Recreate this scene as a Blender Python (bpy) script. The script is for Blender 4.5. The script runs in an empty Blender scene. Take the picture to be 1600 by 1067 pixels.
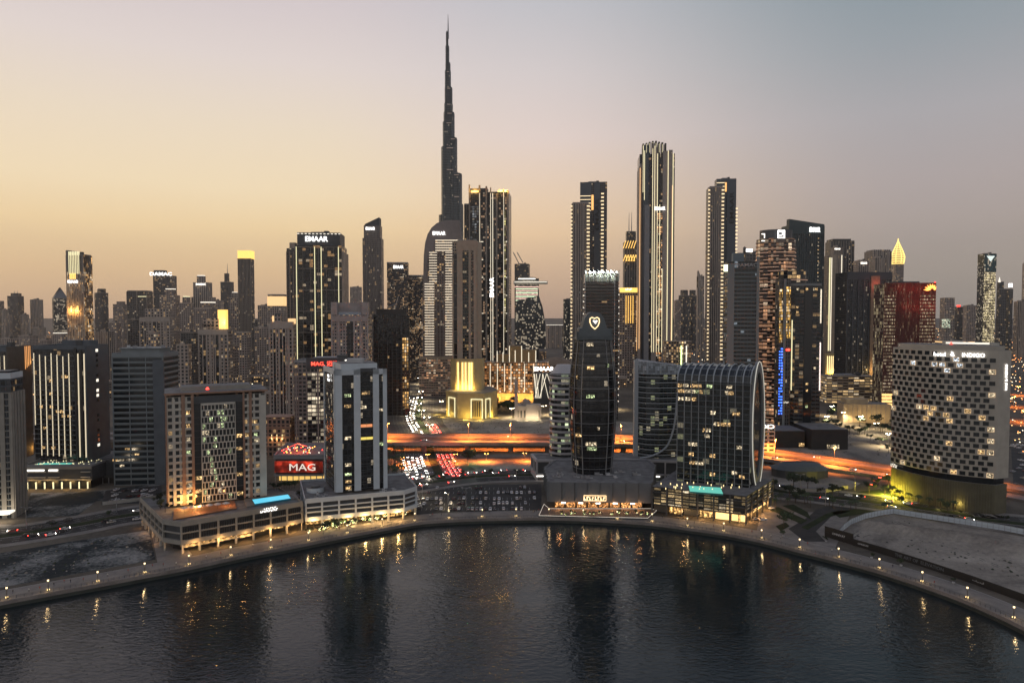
import bpy, math, random
from mathutils import Vector
random.seed(7)
R = math.radians
S = bpy.context.scene
COL = S.collection
# ---------------- camera, sky, sun, exposure ----------------
H, F, P = 115.0, 1067.0, R(2.07)
cd = bpy.data.cameras.new('camera'); cam = bpy.data.objects.new('camera', cd); COL.objects.link(cam)
cam.location = (0, 0, H); cam.rotation_euler = (R(90)-P, 0, 0)
cd.lens = 24.0; cd.sensor_width = 36; cd.clip_end = 60000; cd.clip_start = 1; S.camera = cam
S.view_settings.view_transform = 'Standard'; S.view_settings.look = 'None'
S.view_settings.exposure = .46; S.view_settings.gamma = 1
S.cycles.use_denoising = True; S.cycles.max_bounces = 6; S.cycles.diffuse_bounces = 2
S.cycles.glossy_bounces = 3; S.cycles.transmission_bounces = 2; S.cycles.volume_bounces = 0
S.cycles.sample_clamp_indirect = 6; S.cycles.caustics_reflective = False; S.cycles.caustics_refractive = False

def lin(c):
    return tuple(((v/255)/12.92 if v <= 10 else ((v/255+.055)/1.055)**2.4) for v in c)
W = bpy.data.worlds.new('World'); S.world = W; W.use_nodes = True
nt = W.node_tree; N = nt.nodes; L = nt.links; N.clear()
def nd(t, tree=None, **k):
    n = (tree or nt).nodes.new(t)
    for a, b in k.items(): setattr(n, a, b)
    return n
def mth(tree, op, a, b=None, c=None):
    n = tree.nodes.new('ShaderNodeMath'); n.operation = op
    for i, v in enumerate((a, b, c)):
        if v is None: continue
        if isinstance(v, (int, float)): n.inputs[i].default_value = v
        else: tree.links.new(v, n.inputs[i])
    return n.outputs[0]
def ramp(tree, fac, stops, interp='EASE'):
    n = tree.nodes.new('ShaderNodeValToRGB'); n.color_ramp.interpolation = 'LINEAR' if interp != 'CONSTANT' else interp
    e = n.color_ramp.elements
    while len(e) > 1: e.remove(e[-1])
    e[0].position = stops[0][0]; e[0].color = (*stops[0][1], 1)
    for p, c in stops[1:]:
        q = e.new(p); q.color = (*c, 1)
    tree.links.new(fac, n.inputs[0]); return n.outputs[0]
def mixc(tree, fac, a, b):
    n = tree.nodes.new('ShaderNodeMix'); n.data_type = 'RGBA'
    for i, v in ((0, fac), (6, a), (7, b)):
        if isinstance(v, (int, float)): n.inputs[i].default_value = v
        elif isinstance(v, tuple): n.inputs[i].default_value = (*v[:3], 1)
        else: tree.links.new(v, n.inputs[i])
    return n.outputs[2]
tc = nd('ShaderNodeTexCoord'); sp = nd('ShaderNodeSeparateXYZ'); L.new(tc.outputs['Generated'], sp.inputs[0])
X_, Y_, Z_ = sp.outputs
SKL = [(0,lin((182,152,126))),(.06,lin((210,178,138))),(.12,lin((231,203,158))),(.17,lin((234,213,178))),(.25,lin((228,212,190))),(.33,lin((219,207,202))),(.42,lin((204,194,198))),(.6,lin((150,155,178))),(1,lin((95,108,138)))]
SKM = [(0,lin((164,138,120))),(.06,lin((196,166,138))),(.12,lin((226,194,156))),(.17,lin((226,200,172))),(.25,lin((220,203,195))),(.33,lin((208,199,198))),(.42,lin((188,188,194))),(.6,lin((140,146,168))),(1,lin((90,104,134)))]
SKR = [(0,lin((136,128,121))),(.06,lin((153,143,134))),(.12,lin((164,153,147))),(.17,lin((168,158,156))),(.25,lin((165,162,165))),(.33,lin((148,155,161))),(.42,lin((129,145,154))),(.6,lin((108,120,142))),(1,lin((80,94,122)))]
SKB = [(0,lin((166,160,156))),(.12,lin((186,179,174))),(.3,lin((178,175,176))),(.6,lin((146,150,160))),(1,lin((110,120,142)))]
KF = [(0,.95),(.06,.93),(.12,.89),(.17,.86),(.25,.83),(.4,.79),(1,.79)]
def kf(z): return next((a[1]+(b[1]-a[1])*(z-a[0])/(b[0]-a[0]) for a, b in zip(KF, KF[1:]) if a[0] <= z <= b[0]), 1)
SKL, SKM, SKR = [[(z, tuple(v*kf(z) for v in c)) for z, c in s] for s in (SKL, SKM, SKR)]
hor = mth(nt,'SQRT',mth(nt,'ADD',mth(nt,'MULTIPLY',X_,X_),mth(nt,'ADD',mth(nt,'MULTIPLY',Y_,Y_),1e-6)))
az = mth(nt,'DIVIDE',X_,hor)
zc = mth(nt,'MAXIMUM',Z_,0.0)
cl, cm, cr, cb = (ramp(nt, zc, s) for s in (SKL, SKM, SKR, SKB))
def mr(tree, v, a, b):
    n = tree.nodes.new('ShaderNodeMapRange'); n.interpolation_type = 'SMOOTHSTEP'
    tree.links.new(v, n.inputs[0]); n.inputs[1].default_value = a; n.inputs[2].default_value = b; return n.outputs[0]
front = mixc(nt, mr(nt, az, -.30, .06), cl, cm)
front = mixc(nt, mr(nt, az, 0.0, .52), front, cr)
back = mr(nt, mth(nt,'DIVIDE',Y_,hor), .45, -.35)
skyc = mixc(nt, back, front, cb)
bg = nd('ShaderNodeBackground'); L.new(skyc, bg.inputs[0]); bg.inputs[1].default_value = 1.0
wo = nd('ShaderNodeOutputWorld'); L.new(bg.outputs[0], wo.inputs[0])
sd = bpy.data.lights.new('sun', 'SUN'); sd.energy = .25; sd.angle = R(12); sd.color = (1, .72, .45)
so = bpy.data.objects.new('sun', sd); COL.objects.link(so)
so.rotation_euler = Vector((math.sin(R(-58)), math.cos(R(-58)), math.tan(R(5)))).to_track_quat('Z','Y').to_euler()

# ---------------- projection helpers (pixel of the 1600x1067 photo -> world) ----------------
cP, sP = math.cos(P), math.sin(P)
def ray(px, py):
    u = (px-800)/F; v = (533.5-py)/F
    return (u, cP+v*sP, -sP+v*cP)
def G(px, py, z=0):
    r = ray(px, py); t = (z-H)/r[2]; return (r[0]*t, r[1]*t)
def Zt(py, Y):
    r = ray(800, py); return H+Y*r[2]/r[1]
def PY(z, Y):                       # pixel row of height z at distance Y
    a = math.atan2(z-H, Y)+P; return 533.5-F*math.tan(a)
def XU(px, py): r = ray(px, py); return r[0]/r[1]
# ---------------- mesh builder ----------------
def offs(fp, d):
    n = len(fp); out = []
    for i in range(n):
        p0, p1, p2 = fp[i-1], fp[i], fp[(i+1) % n]
        def nn(a, b):
            dx, dy = b[0]-a[0], b[1]-a[1]; l = math.hypot(dx, dy) or 1; return (dy/l, -dx/l)
        a, b = nn(p0, p1), nn(p1, p2)
        k = 1+a[0]*b[0]+a[1]*b[1]; k = max(k, .3)
        out.append((p1[0]+(a[0]+b[0])*d/k, p1[1]+(a[1]+b[1])*d/k))
    return out
def ccw(fp):
    a = sum(fp[i-1][0]*fp[i][1]-fp[i][0]*fp[i-1][1] for i in range(len(fp)))
    return fp if a > 0 else fp[::-1]
class MB:
    def __init__(s): s.v=[]; s.f=[]; s.m=[]; s.uv=[]; s.mats=[]
    def mi(s, m):
        if m not in s.mats: s.mats.append(m)
        return s.mats.index(m)
    def face(s, pts, m, uv=None):
        b = len(s.v); s.v += [tuple(p) for p in pts]; s.f.append(tuple(range(b, b+len(pts)))); s.m.append(s.mi(m))
        s.uv += uv if uv else [(p[0], p[1]) for p in pts]
        return s
    def wall(s, p, q, z0, z1, m, bay=3.5, e=0, zq0=None, zq1=None):
        l = math.hypot(q[0]-p[0], q[1]-p[1]); n = max(1, round(l/bay))*bay; o = e*41*bay
        a0 = z0; a1 = z1; b0 = z0 if zq0 is None else zq0; b1 = z1 if zq1 is None else zq1
        s.face([(*p,a0),(*q,b0),(*q,b1),(*p,a1)], m, [(o,a0),(o+n,b0),(o+n,b1),(o,a1)])
    def prism(s, fp, z0, z1, m, roof=None, bay=3.5, bottom=False):
        fp = ccw(fp); n = len(fp)
        for i in range(n): s.wall(fp[i], fp[(i+1)%n], z0, z1, m, bay, i)
        s.face([(*p, z1) for p in fp], roof or m)
        if bottom: s.face([(*p, z0) for p in fp[::-1]], roof or m)
        return s
    def frus(s, f0, f1, z0, z1, m, roof=None, bay=3.5):
        n = len(f0)
        for i in range(n):
            a, b, c, d = f0[i], f0[(i+1)%n], f1[(i+1)%n], f1[i]
            l = math.hypot(b[0]-a[0], b[1]-a[1]); k = max(1, round(l/bay))*bay; o = i*41*bay
            s.face([(*a,z0),(*b,z0),(*c,z1),(*d,z1)], m, [(o,z0),(o+k,z0),(o+k,z1),(o,z1)])
        s.face([(*p, z1) for p in f1], roof or m); return s
    def box(s, c, d, m, rz=0, top=None):
        x, y, z = c; a, b, h = d[0]/2, d[1]/2, d[2]; cs, sn = math.cos(rz), math.sin(rz)
        fp = [(x+i*a*cs-j*b*sn, y+i*a*sn+j*b*cs) for i, j in ((-1,-1),(1,-1),(1,1),(-1,1))]
        return s.prism(fp, z, z+h, m, top or m, bottom=True)
    def bar(s, p, q, r, m, n=4, r2=None):
        p, q = Vector(p), Vector(q); d = (q-p).normalized(); r2 = r if r2 is None else r2
        a = d.orthogonal().normalized(); b = d.cross(a)
        ring = lambda c, rr: [c+a*rr*math.cos(6.2832*(k+.5)/n)+b*rr*math.sin(6.2832*(k+.5)/n) for k in range(n)]
        r0, r1 = ring(p, r), ring(q, r2)
        for k in range(n): s.face([r0[k], r0[(k+1)%n], r1[(k+1)%n], r1[k]], m)
        s.face(r1, m); s.face(r0[::-1], m); return s
    def build(s, name, parent=None, loc=None, world=True):
        me = bpy.data.meshes.new(name)
        o = (0,0,0)
        if parent is not None and world: o = parent['_o'] if '_o' in parent else tuple(parent.location)
        if loc: o = loc
        me.from_pydata([(v[0]-o[0], v[1]-o[1], v[2]-o[2]) for v in s.v], [], s.f)
        for m in s.mats: me.materials.append(m)
        me.polygons.foreach_set('material_index', s.m)
        ul = me.uv_layers.new(name='UVMap'); ul.data.foreach_set('uv', [c for u in s.uv for c in u])
        me.update()
        ob = bpy.data.objects.new(name, me); COL.objects.link(ob)
        if parent is not None: ob.parent = parent
        elif loc: ob.location = loc
        return ob
def tag(o, label, cat, group=None):
    o['label'] = label; o['category'] = cat
    if group: o['group'] = group
    return o
def struct(o, kind='structure'): o['kind'] = kind; return o
def thing(name, label, cat, loc=(0,0,0), rz=0, group=None):
    o = bpy.data.objects.new(name, None); COL.objects.link(o); o.location = loc; o.rotation_euler = (0,0,rz)
    o.empty_display_size = 1
    return tag(o, label, cat, group)
def copy_tree(o, parent=None):
    c = o.copy(); COL.objects.link(c); c.parent = parent
    for ch in KIDS.get(o.name, [k for k in o.children]): copy_tree(ch, c)
    return c
KIDS = {}
# ---------------- materials ----------------
MC = {}
def mat(name, col, rough=.8, metal=0, noise=0, nscale=.2, spec=.5, bump=0):
    if name in MC: return MC[name]
    m = bpy.data.materials.new(name); m.use_nodes = True; t = m.node_tree; b = t.nodes['Principled BSDF']
    b.inputs['Base Color'].default_value = (*col, 1); b.inputs['Roughness'].default_value = rough; b.inputs['Metallic'].default_value = metal
    b.inputs['Specular IOR Level'].default_value = spec
    if noise:
        g = nd('ShaderNodeNewGeometry', t)
        a = nd('ShaderNodeTexNoise', t); a.inputs['Scale'].default_value = nscale; a.inputs['Detail'].default_value = 6; t.links.new(g.outputs['Position'], a.inputs['Vector'])
        c = ramp(t, a.outputs['Fac'], [(.3, tuple(v*(1-noise) for v in col)), (.7, tuple(min(1,v*(1+noise)) for v in col))])
        t.links.new(c, b.inputs['Base Color'])
        if bump:
            bn = nd('ShaderNodeBump', t); bn.inputs['Strength'].default_value = bump; bn.inputs['Distance'].default_value = .5
            t.links.new(a.outputs['Fac'], bn.inputs['Height']); t.links.new(bn.outputs[0], b.inputs['Normal'])
    MC[name] = m; return m
def emis(name, col, st, samp=False):
    if name in MC: return MC[name]
    m = bpy.data.materials.new(name); m.use_nodes = True; b = m.node_tree.nodes['Principled BSDF']
    b.inputs['Base Color'].default_value = (.3,.3,.3,1)
    b.inputs['Emission Color'].default_value = (*col, 1); b.inputs['Emission Strength'].default_value = st
    if not samp: m.cycles.emission_sampling = 'NONE'
    MC[name] = m; return m
# facade node group
fg = bpy.data.node_groups.new('facade', 'ShaderNodeTree')
I = fg.interface
def sk(n, t, d):
    s = I.new_socket(n, in_out='INPUT', socket_type=t); s.default_value = d
for n, t, d in (('Bay','NodeSocketFloat',3.5),('Floor','NodeSocketFloat',3.5),('Mull','NodeSocketFloat',.2),('Slab','NodeSocketFloat',.3),
    ('Wall','NodeSocketColor',(.3,.3,.3,1)),('Glass','NodeSocketColor',(.02,.03,.04,1)),('Lit','NodeSocketFloat',.1),('LitCol','NodeSocketColor',(1,.7,.35,1)),
    ('LitStr','NodeSocketFloat',1.5),('Seed','NodeSocketFloat',0),('GRough','NodeSocketFloat',.12),('Dirt','NodeSocketFloat',.3)): sk(n, t, d)
I.new_socket('Shader', in_out='OUTPUT', socket_type='NodeSocketShader')
gi = nd('NodeGroupInput', fg); go = nd('NodeGroupOutput', fg); g = gi.outputs
uvn = nd('ShaderNodeUVMap', fg); us = nd('ShaderNodeSeparateXYZ', fg); fg.links.new(uvn.outputs[0], us.inputs[0])
cu = mth(fg,'DIVIDE',us.outputs[0],g['Bay']); cv = mth(fg,'DIVIDE',us.outputs[1],g['Floor'])
iu, iv = mth(fg,'FLOOR',cu), mth(fg,'FLOOR',cv); fu, fv = mth(fg,'FRACT',cu), mth(fg,'FRACT',cv)
du = mth(fg,'ABSOLUTE',mth(fg,'SUBTRACT',fu,.5)); dv = mth(fg,'ABSOLUTE',mth(fg,'SUBTRACT',fv,.5))
win = mth(fg,'MULTIPLY', mth(fg,'LESS_THAN',du,mth(fg,'MULTIPLY',mth(fg,'SUBTRACT',1.0,g['Mull']),.5)), mth(fg,'LESS_THAN',dv,mth(fg,'MULTIPLY',mth(fg,'SUBTRACT',1.0,g['Slab']),.5)))
cx = nd('ShaderNodeCombineXYZ', fg); fg.links.new(iu, cx.inputs[0]); fg.links.new(iv, cx.inputs[1]); fg.links.new(g['Seed'], cx.inputs[2])
wn = nd('ShaderNodeTexWhiteNoise', fg); wn.noise_dimensions = '3D'; fg.links.new(cx.outputs[0], wn.inputs['Vector'])
wc = nd('ShaderNodeSeparateColor', fg); fg.links.new(wn.outputs['Color'], wc.inputs[0])
# clustered occupancy
ns = nd('ShaderNodeTexNoise', fg); ns.inputs['Scale'].default_value = .23; ns.inputs['Detail'].default_value = 1; fg.links.new(cx.outputs[0], ns.inputs['Vector'])
occ = mth(fg,'MULTIPLY', g['Lit'], mth(fg,'MULTIPLY', mth(fg,'POWER', ns.outputs['Fac'], 3.0), 9.0))
lit = mth(fg,'MULTIPLY', mth(fg,'LESS_THAN', wn.outputs['Value'], occ), win)
# room variation inside a window
ns2 = nd('ShaderNodeTexNoise', fg); ns2.inputs['Scale'].default_value = 1.3; ns2.inputs['Detail'].default_value = 2; fg.links.new(uvn.outputs[0], ns2.inputs['Vector'])
var = mth(fg,'MULTIPLY', mth(fg,'ADD',mth(fg,'MULTIPLY',wc.outputs[0],wc.outputs[0]),.12), mth(fg,'MULTIPLY',mth(fg,'POWER',ns2.outputs['Fac'],2.0),4.0))
lstr = mth(fg,'MULTIPLY', mth(fg,'MULTIPLY', lit, var), g['LitStr'])
lcol = mixc(fg, mth(fg,'MULTIPLY',mth(fg,'GREATER_THAN',wc.outputs[1],.72),.8), g['LitCol'], (1,.82,.58,1))
geo = nd('ShaderNodeNewGeometry', fg); nd1 = nd('ShaderNodeTexNoise', fg); nd1.inputs['Scale'].default_value = .06; nd1.inputs['Detail'].default_value = 5; fg.links.new(geo.outputs['Position'], nd1.inputs['Vector'])
dirt = mth(fg,'ADD',1.0,mth(fg,'MULTIPLY',mth(fg,'SUBTRACT',nd1.outputs['Fac'],.5),mth(fg,'MULTIPLY',g['Dirt'],2.0)))
vm = nd('ShaderNodeVectorMath', fg); vm.operation = 'SCALE'; fg.links.new(g['Wall'], vm.inputs[0]); fg.links.new(dirt, vm.inputs['Scale'])
gv = nd('ShaderNodeVectorMath', fg); gv.operation = 'SCALE'; fg.links.new(g['Glass'], gv.inputs[0]); fg.links.new(mth(fg,'ADD',.5,mth(fg,'MULTIPLY',wc.outputs[2],1.0)), gv.inputs['Scale'])
pb = nd('ShaderNodeBsdfPrincipled', fg)
fg.links.new(mixc(fg, win, vm.outputs[0], gv.outputs[0]), pb.inputs['Base Color'])
fg.links.new(mth(fg,'ADD',.75,mth(fg,'MULTIPLY',win,mth(fg,'SUBTRACT',g['GRough'],.75))), pb.inputs['Roughness'])
fg.links.new(lcol, pb.inputs['Emission Color']); fg.links.new(lstr, pb.inputs['Emission Strength'])
bmp = nd('ShaderNodeBump', fg); bmp.inputs['Distance'].default_value = .25; bmp.inputs['Strength'].default_value = .6
bmp.invert = True; fg.links.new(win, bmp.inputs['Height'])
# panes are never perfectly co-planar
tl = nd('ShaderNodeVectorMath', fg); tl.operation = 'MULTIPLY_ADD'; fg.links.new(wn.outputs['Color'], tl.inputs[0]); tl.inputs[1].default_value = (.05,.05,.05); 
sb = nd('ShaderNodeVectorMath', fg); sb.operation = 'SUBTRACT'; fg.links.new(bmp.outputs[0], sb.inputs[0]); sb.inputs[1].default_value = (.025,.025,.025)
fg.links.new(sb.outputs[0], tl.inputs[2])
nn_ = nd('ShaderNodeVectorMath', fg); nn_.operation = 'NORMALIZE'; fg.links.new(tl.outputs[0], nn_.inputs[0]); fg.links.new(nn_.outputs[0], pb.inputs['Normal'])
fg.links.new(pb.outputs[0], go.inputs[0])
SEED = [0]
WARM=(1,.62,.27); WHITE=(1,.82,.58); GREENISH=(.9,1,.55); COOL=(.75,.88,1)
CONC=(.36,.30,.25); BEIGE=(.36,.29,.22); DARK=(.05,.055,.06); GREY=(.24,.24,.245); GL=(.012,.018,.022); TEAL=(.015,.03,.038)
def fac(wall=CONC, glass=GL, bay=3.5, fl=3.5, mull=.4, slab=.4, lit=.12, lc=WARM, ls=2.0, gr=.12, dirt=.25):
    if not isinstance(wall, tuple): wall = tuple(wall.node_tree.nodes['Principled BSDF'].inputs['Base Color'].default_value)[:3]
    m = bpy.data.materials.new('facade'); m.use_nodes = True; t = m.node_tree; t.nodes.clear()
    g = nd('ShaderNodeGroup', t); g.node_tree = fg; o = nd('ShaderNodeOutputMaterial', t); t.links.new(g.outputs[0], o.inputs[0])
    SEED[0] += 17.3
    for k, v in (('Bay',bay),('Floor',fl),('Mull',mull),('Slab',slab),('Lit',lit),('LitStr',ls),('Seed',SEED[0]),('GRough',gr),('Dirt',dirt)): g.inputs[k].default_value = v
    for k, v in (('Wall',wall),('Glass',glass),('LitCol',lc)): g.inputs[k].default_value = (*v, 1)
    m.cycles.emission_sampling = 'NONE'; m['bay'] = bay; return m
concrete = mat('concrete', CONC, .85, noise=.2, nscale=.15)
beige = mat('beige_stone', BEIGE, .85, noise=.18, nscale=.15)
darkm = mat('dark_panel', DARK, .5, noise=.2, nscale=.2)
blackm = mat('black_metal', (.012,.012,.013), .4)
greym = mat('grey_panel', GREY, .6, noise=.15, nscale=.1)
lightm = mat('light_panel', (.42,.42,.42), .6, noise=.12, nscale=.1)
roofm = mat('roof_deck', (.16,.155,.15), .9, noise=.35, nscale=.25)
glassd = mat('dark_glass', (.01,.014,.018), .08)
steel = mat('steel', (.3,.3,.31), .45, metal=.6)
E_W = emis('white_light', (1,.93,.82), 2.2); E_S = emis('sign_light', (1,.97,.93), 2.2)
E_Y = emis('warm_strip', (1,.78,.36), 1.3); E_G = emis('golden_light', (1,.55,.1), 1.6); E_YG = emis('yellow_strip', (1,.9,.5), .75)
E_R = emis('red_light', (1,.03,.015), 3.5); E_O = emis('orange_light', (1,.35,.06), 4.0); E_L = emis('lamp_glow', (1,.7,.35), 25.0)
E_B = emis('blue_light', (.03,.15,1), 2.5); E_T = emis('teal_pool', (.05,.5,.7), .9)
E_WD = emis('soft_white_light', (1,.9,.74), .9); E_OW = emis('peach_strip', (1,.66,.42), 1.1)
# ---------------- text ----------------
TX = {}
def textmesh(txt, bold=0):
    if (txt, bold) in TX: return TX[(txt, bold)]
    c = bpy.data.curves.new('t', 'FONT'); c.body = txt; c.align_x = 'CENTER'; c.align_y = 'CENTER'; c.extrude = .04; c.size = 1; c.offset = bold; c.resolution_u = 2
    o = bpy.data.objects.new('t', c); COL.objects.link(o); bpy.context.view_layer.update()
    me = bpy.data.meshes.new_from_object(o.evaluated_get(bpy.context.evaluated_depsgraph_get()))
    bpy.data.objects.remove(o); vs = [tuple(v.co) for v in me.vertices]; fs = [tuple(p.vertices) for p in me.polygons]
    xs = [v[0] for v in vs]; ys = [v[1] for v in vs]; cx_, cy_ = (max(xs)+min(xs))/2, (max(ys)+min(ys))/2
    h = max(ys)-min(ys); vs = [((x-cx_)/h, (y-cy_)/h, z/h) for x, y, z in vs]
    TX[(txt, bold)] = (vs, fs); return TX[(txt, bold)]
def sign(txt, c, right, h, m, parent=None, name='sign', up=(0,0,1), bold=.0, wid=None, label=None, thick=1):
    """c centre, right = unit vector along the reading direction"""
    vs, fs = textmesh(txt, bold*.3); r = Vector(right).normalized(); u = Vector(up).normalized(); n = r.cross(u)
    w0 = max(v[0] for v in vs)-min(v[0] for v in vs); sx = h if wid is None else wid/w0
    b = MB(); k = b.mi(m)
    b.v = [tuple(Vector(c)+r*x*sx+u*y*h+n*(z*h*thick)) for x, y, z in vs]; b.f = fs; b.m = [k]*len(fs); b.uv = [(0,0)]*sum(len(f) for f in fs)
    o = b.build(name, parent)
    if label: o['label'] = label
    return o
# ---------------- footprints ----------------
def rect(a=1, rot=0, ch=0):
    w, d = .5, .5*a
    if ch: p = [(-w+ch,-d),(w-ch,-d),(w,-d+ch),(w,d-ch),(w-ch,d),(-w+ch,d),(-w,d-ch),(-w,-d+ch)]
    else: p = [(-w,-d),(w,-d),(w,d),(-w,d)]
    c, s = math.cos(R(rot)), math.sin(R(rot)); return [(x*c-y*s, x*s+y*c) for x, y in p]
def ell(a=1, rot=0, n=20):
    c, s = math.cos(R(rot)), math.sin(R(rot)); p = [(.5*math.cos(6.2832*k/n), .5*a*math.sin(6.2832*k/n)) for k in range(n)]
    return [(x*c-y*s, x*s+y*c) for x, y in p]
def fit(t, px0, px1, Y, py=None):
    py = py or 520
    u0, u1 = XU(px0, py), XU(px1, py); s = (u1-u0)*Y; cx_ = (u0+u1)/2*Y
    for _ in range(25):
        my = min(p[1] for p in t)*s; pts = [(cx_+p[0]*s, Y+p[1]*s-my) for p in t]
        us = [p[0]/p[1] for p in pts]; a, b = min(us), max(us)
        s *= ((u1-u0)/(b-a))**.8; my = min(p[1] for p in t)*s; cx_ += ((u0+u1)/2-(a+b)/2)*(Y-my)
    my = min(p[1] for p in t)*s
    return ccw([(cx_+p[0]*s, Y+p[1]*s-my) for p in t])
def cen(fp): return (sum(p[0] for p in fp)/len(fp), sum(p[1] for p in fp)/len(fp))
def lerp(a, b, t): return (a[0]+(b[0]-a[0])*t, a[1]+(b[1]-a[1])*t)
def nrm(p, q):
    l = math.hypot(q[0]-p[0], q[1]-p[1]); return ((q[1]-p[1])/l, -(q[0]-p[0])/l)
OCC = []
class Bd:
    """a building: an Empty at its base, one body mesh, further parts"""
    def __init__(s, label, fp, name='tower', cat='tower', group=None, z=0):
        s.fp = ccw(fp); c = cen(s.fp); s.o = thing(name, label, cat, (c[0], c[1], z), 0, group); s.o['_o'] = (c[0], c[1], z)
        s.b = MB(); OCC.append((c[0], c[1], max(math.hypot(p[0]-c[0], p[1]-c[1]) for p in s.fp)))
    def pr(s, z0, z1, m, fp=None, roof=None): 
        s.b.prism(fp or s.fp, z0, z1, m, roof or roofm, bay=m.get('bay', 3.5)); return s
    def edge(s, i, t, out=0, fp=None):
        f = fp or s.fp; p, q = f[i % len(f)], f[(i+1) % len(f)]; n = nrm(p, q); c = lerp(p, q, t); return (c[0]+n[0]*out, c[1]+n[1]*out)
    def pier(s, i, t0, t1, out, z0, z1, m, fp=None, mb=None, inn=.3, bay=3.5):
        a, b = s.edge(i, t0, out, fp), s.edge(i, t1, out, fp); c, d = s.edge(i, t1, -inn, fp), s.edge(i, t0, -inn, fp)
        (mb or s.b).prism([a, b, c, d], z0, z1, m, bottom=True, bay=m.get('bay', 3.5)); return s
    def piers(s, i, n, w, out, z0, z1, m, fp=None, a=0, b=1):
        f = fp or s.fp; p, q = f[i % len(f)], f[(i+1)%len(f)]; l = math.hypot(q[0]-p[0], q[1]-p[1])
        for k in range(n+1):
            t = a+(b-a)*k/n; s.pier(i, t-w/l/2, t+w/l/2, out, z0, z1, m, fp)
        return s
    def slabs(s, z0, z1, st, out, th, m, fp=None, edges=None):
        f = fp or s.fp; z = z0
        while z < z1-.1:
            if edges is None: s.b.prism(offs(f, out), z, z+th, m, m, bottom=True)
            else:
                for (i, a, b) in edges: s.pier(i, a, b, out, z, z+th, m, f)
            z += st
        return s
    def strip(s, i, t, z0, z1, m=E_Y, w=.9, out=.6, fp=None, name='light_strip', t1=None):
        f = fp or s.fp; p, q = f[i % len(f)], f[(i+1)%len(f)]; l = math.hypot(q[0]-p[0], q[1]-p[1]); mb = MB()
        a, b = (t-w/l/2, t+w/l/2) if t1 is None else (t, t1)
        s.pier(i, a, b, out, z0, z1, m, fp, mb, inn=.05); return mb.build(name, s.o)
    def sign(s, txt, i, t, z, h, m=E_S, out=.9, fp=None, vert=False, wid=None, bold=.02, name='sign'):
        f = fp or s.fp; p, q = f[i % len(f)], f[(i+1)%len(f)]; r = Vector((q[0]-p[0], q[1]-p[1], 0)).normalized(); c = (*s.edge(i, t, out, f), z)
        if vert: return sign(txt, c, (0,0,1), h, m, s.o, name, up=-r, bold=bold, wid=wid)
        return sign(txt, c, r, h, m, s.o, name, bold=bold, wid=wid)
    def marks(s, i, t, z, h, wid, n, m=None, out=.9, fp=None):
        # lettering too small to read in the photograph: a row of unreadable strokes
        f = fp or s.fp; p, q = f[i % len(f)], f[(i+1)%len(f)]; l = math.hypot(q[0]-p[0], q[1]-p[1]); rr = random.Random(n*7+int(h*10)); mb = MB(); m = m or E_S
        for k in range(n):
            a = t-wid/l/2+wid/l*k/n; w = wid/l/n*rr.uniform(.55,.8); hh = h*rr.uniform(.7,1)
            s.pier(i, a, a+w*.35, out, z-h/2, z-h/2+hh, m, f, mb, inn=-out+.12)
            s.pier(i, a+w*.35, a+w, out, z-h/2+(hh*.75 if k % 2 else 0), z-h/2+(hh if k % 2 else hh*.25), m, f, mb, inn=-out+.12)
        return mb.build('sign', s.o)
    def part(s, name, fn):
        mb = MB(); fn(mb); return mb.build(name, s.o)
    def lamp(s, loc, m=E_R, r=1.0, name='beacon'):
        mb = MB(); mb.bar((loc[0],loc[1],loc[2]-r*1.5), (loc[0],loc[1],loc[2]), r*.3, steel, 6); mb.bar(loc, (loc[0],loc[1],loc[2]+r*1.2), r, m, 8, r*.5); return mb.build(name, s.o)
    def done(s, name='body'): return s.b.build(name, s.o)
def front(fp):      # index of the edge that faces the camera most
    best, bi = -9, 0
    for i in range(len(fp)):
        p, q = fp[i], fp[(i+1)%len(fp)]; n = nrm(p, q); c = lerp(p, q, .5); l = math.hypot(*c); L_ = math.hypot(q[0]-p[0], q[1]-p[1])
        v = -(n[0]*c[0]+n[1]*c[1])/l*min(L_, 40)
        if v > best: best, bi = v, i
    return bi
def light(kind, loc, e, col, size=1, rot=None, name='lamp_light', parent=None, spot=None):
    d = bpy.data.lights.new(name, kind); d.energy = e; d.color = col
    if kind == 'AREA': d.shape = 'RECTANGLE'; d.size, d.size_y = size
    else: d.shadow_soft_size = size if not isinstance(size, tuple) else .5
    o = bpy.data.objects.new(name, d); COL.objects.link(o)
    if parent is not None: 
        o.parent = parent; po = parent['_o'] if '_o' in parent else tuple(parent.location); loc = tuple(loc[k]-po[k] for k in range(3))
    o.location = loc
    if rot: o.rotation_euler = rot
    return o
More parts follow.
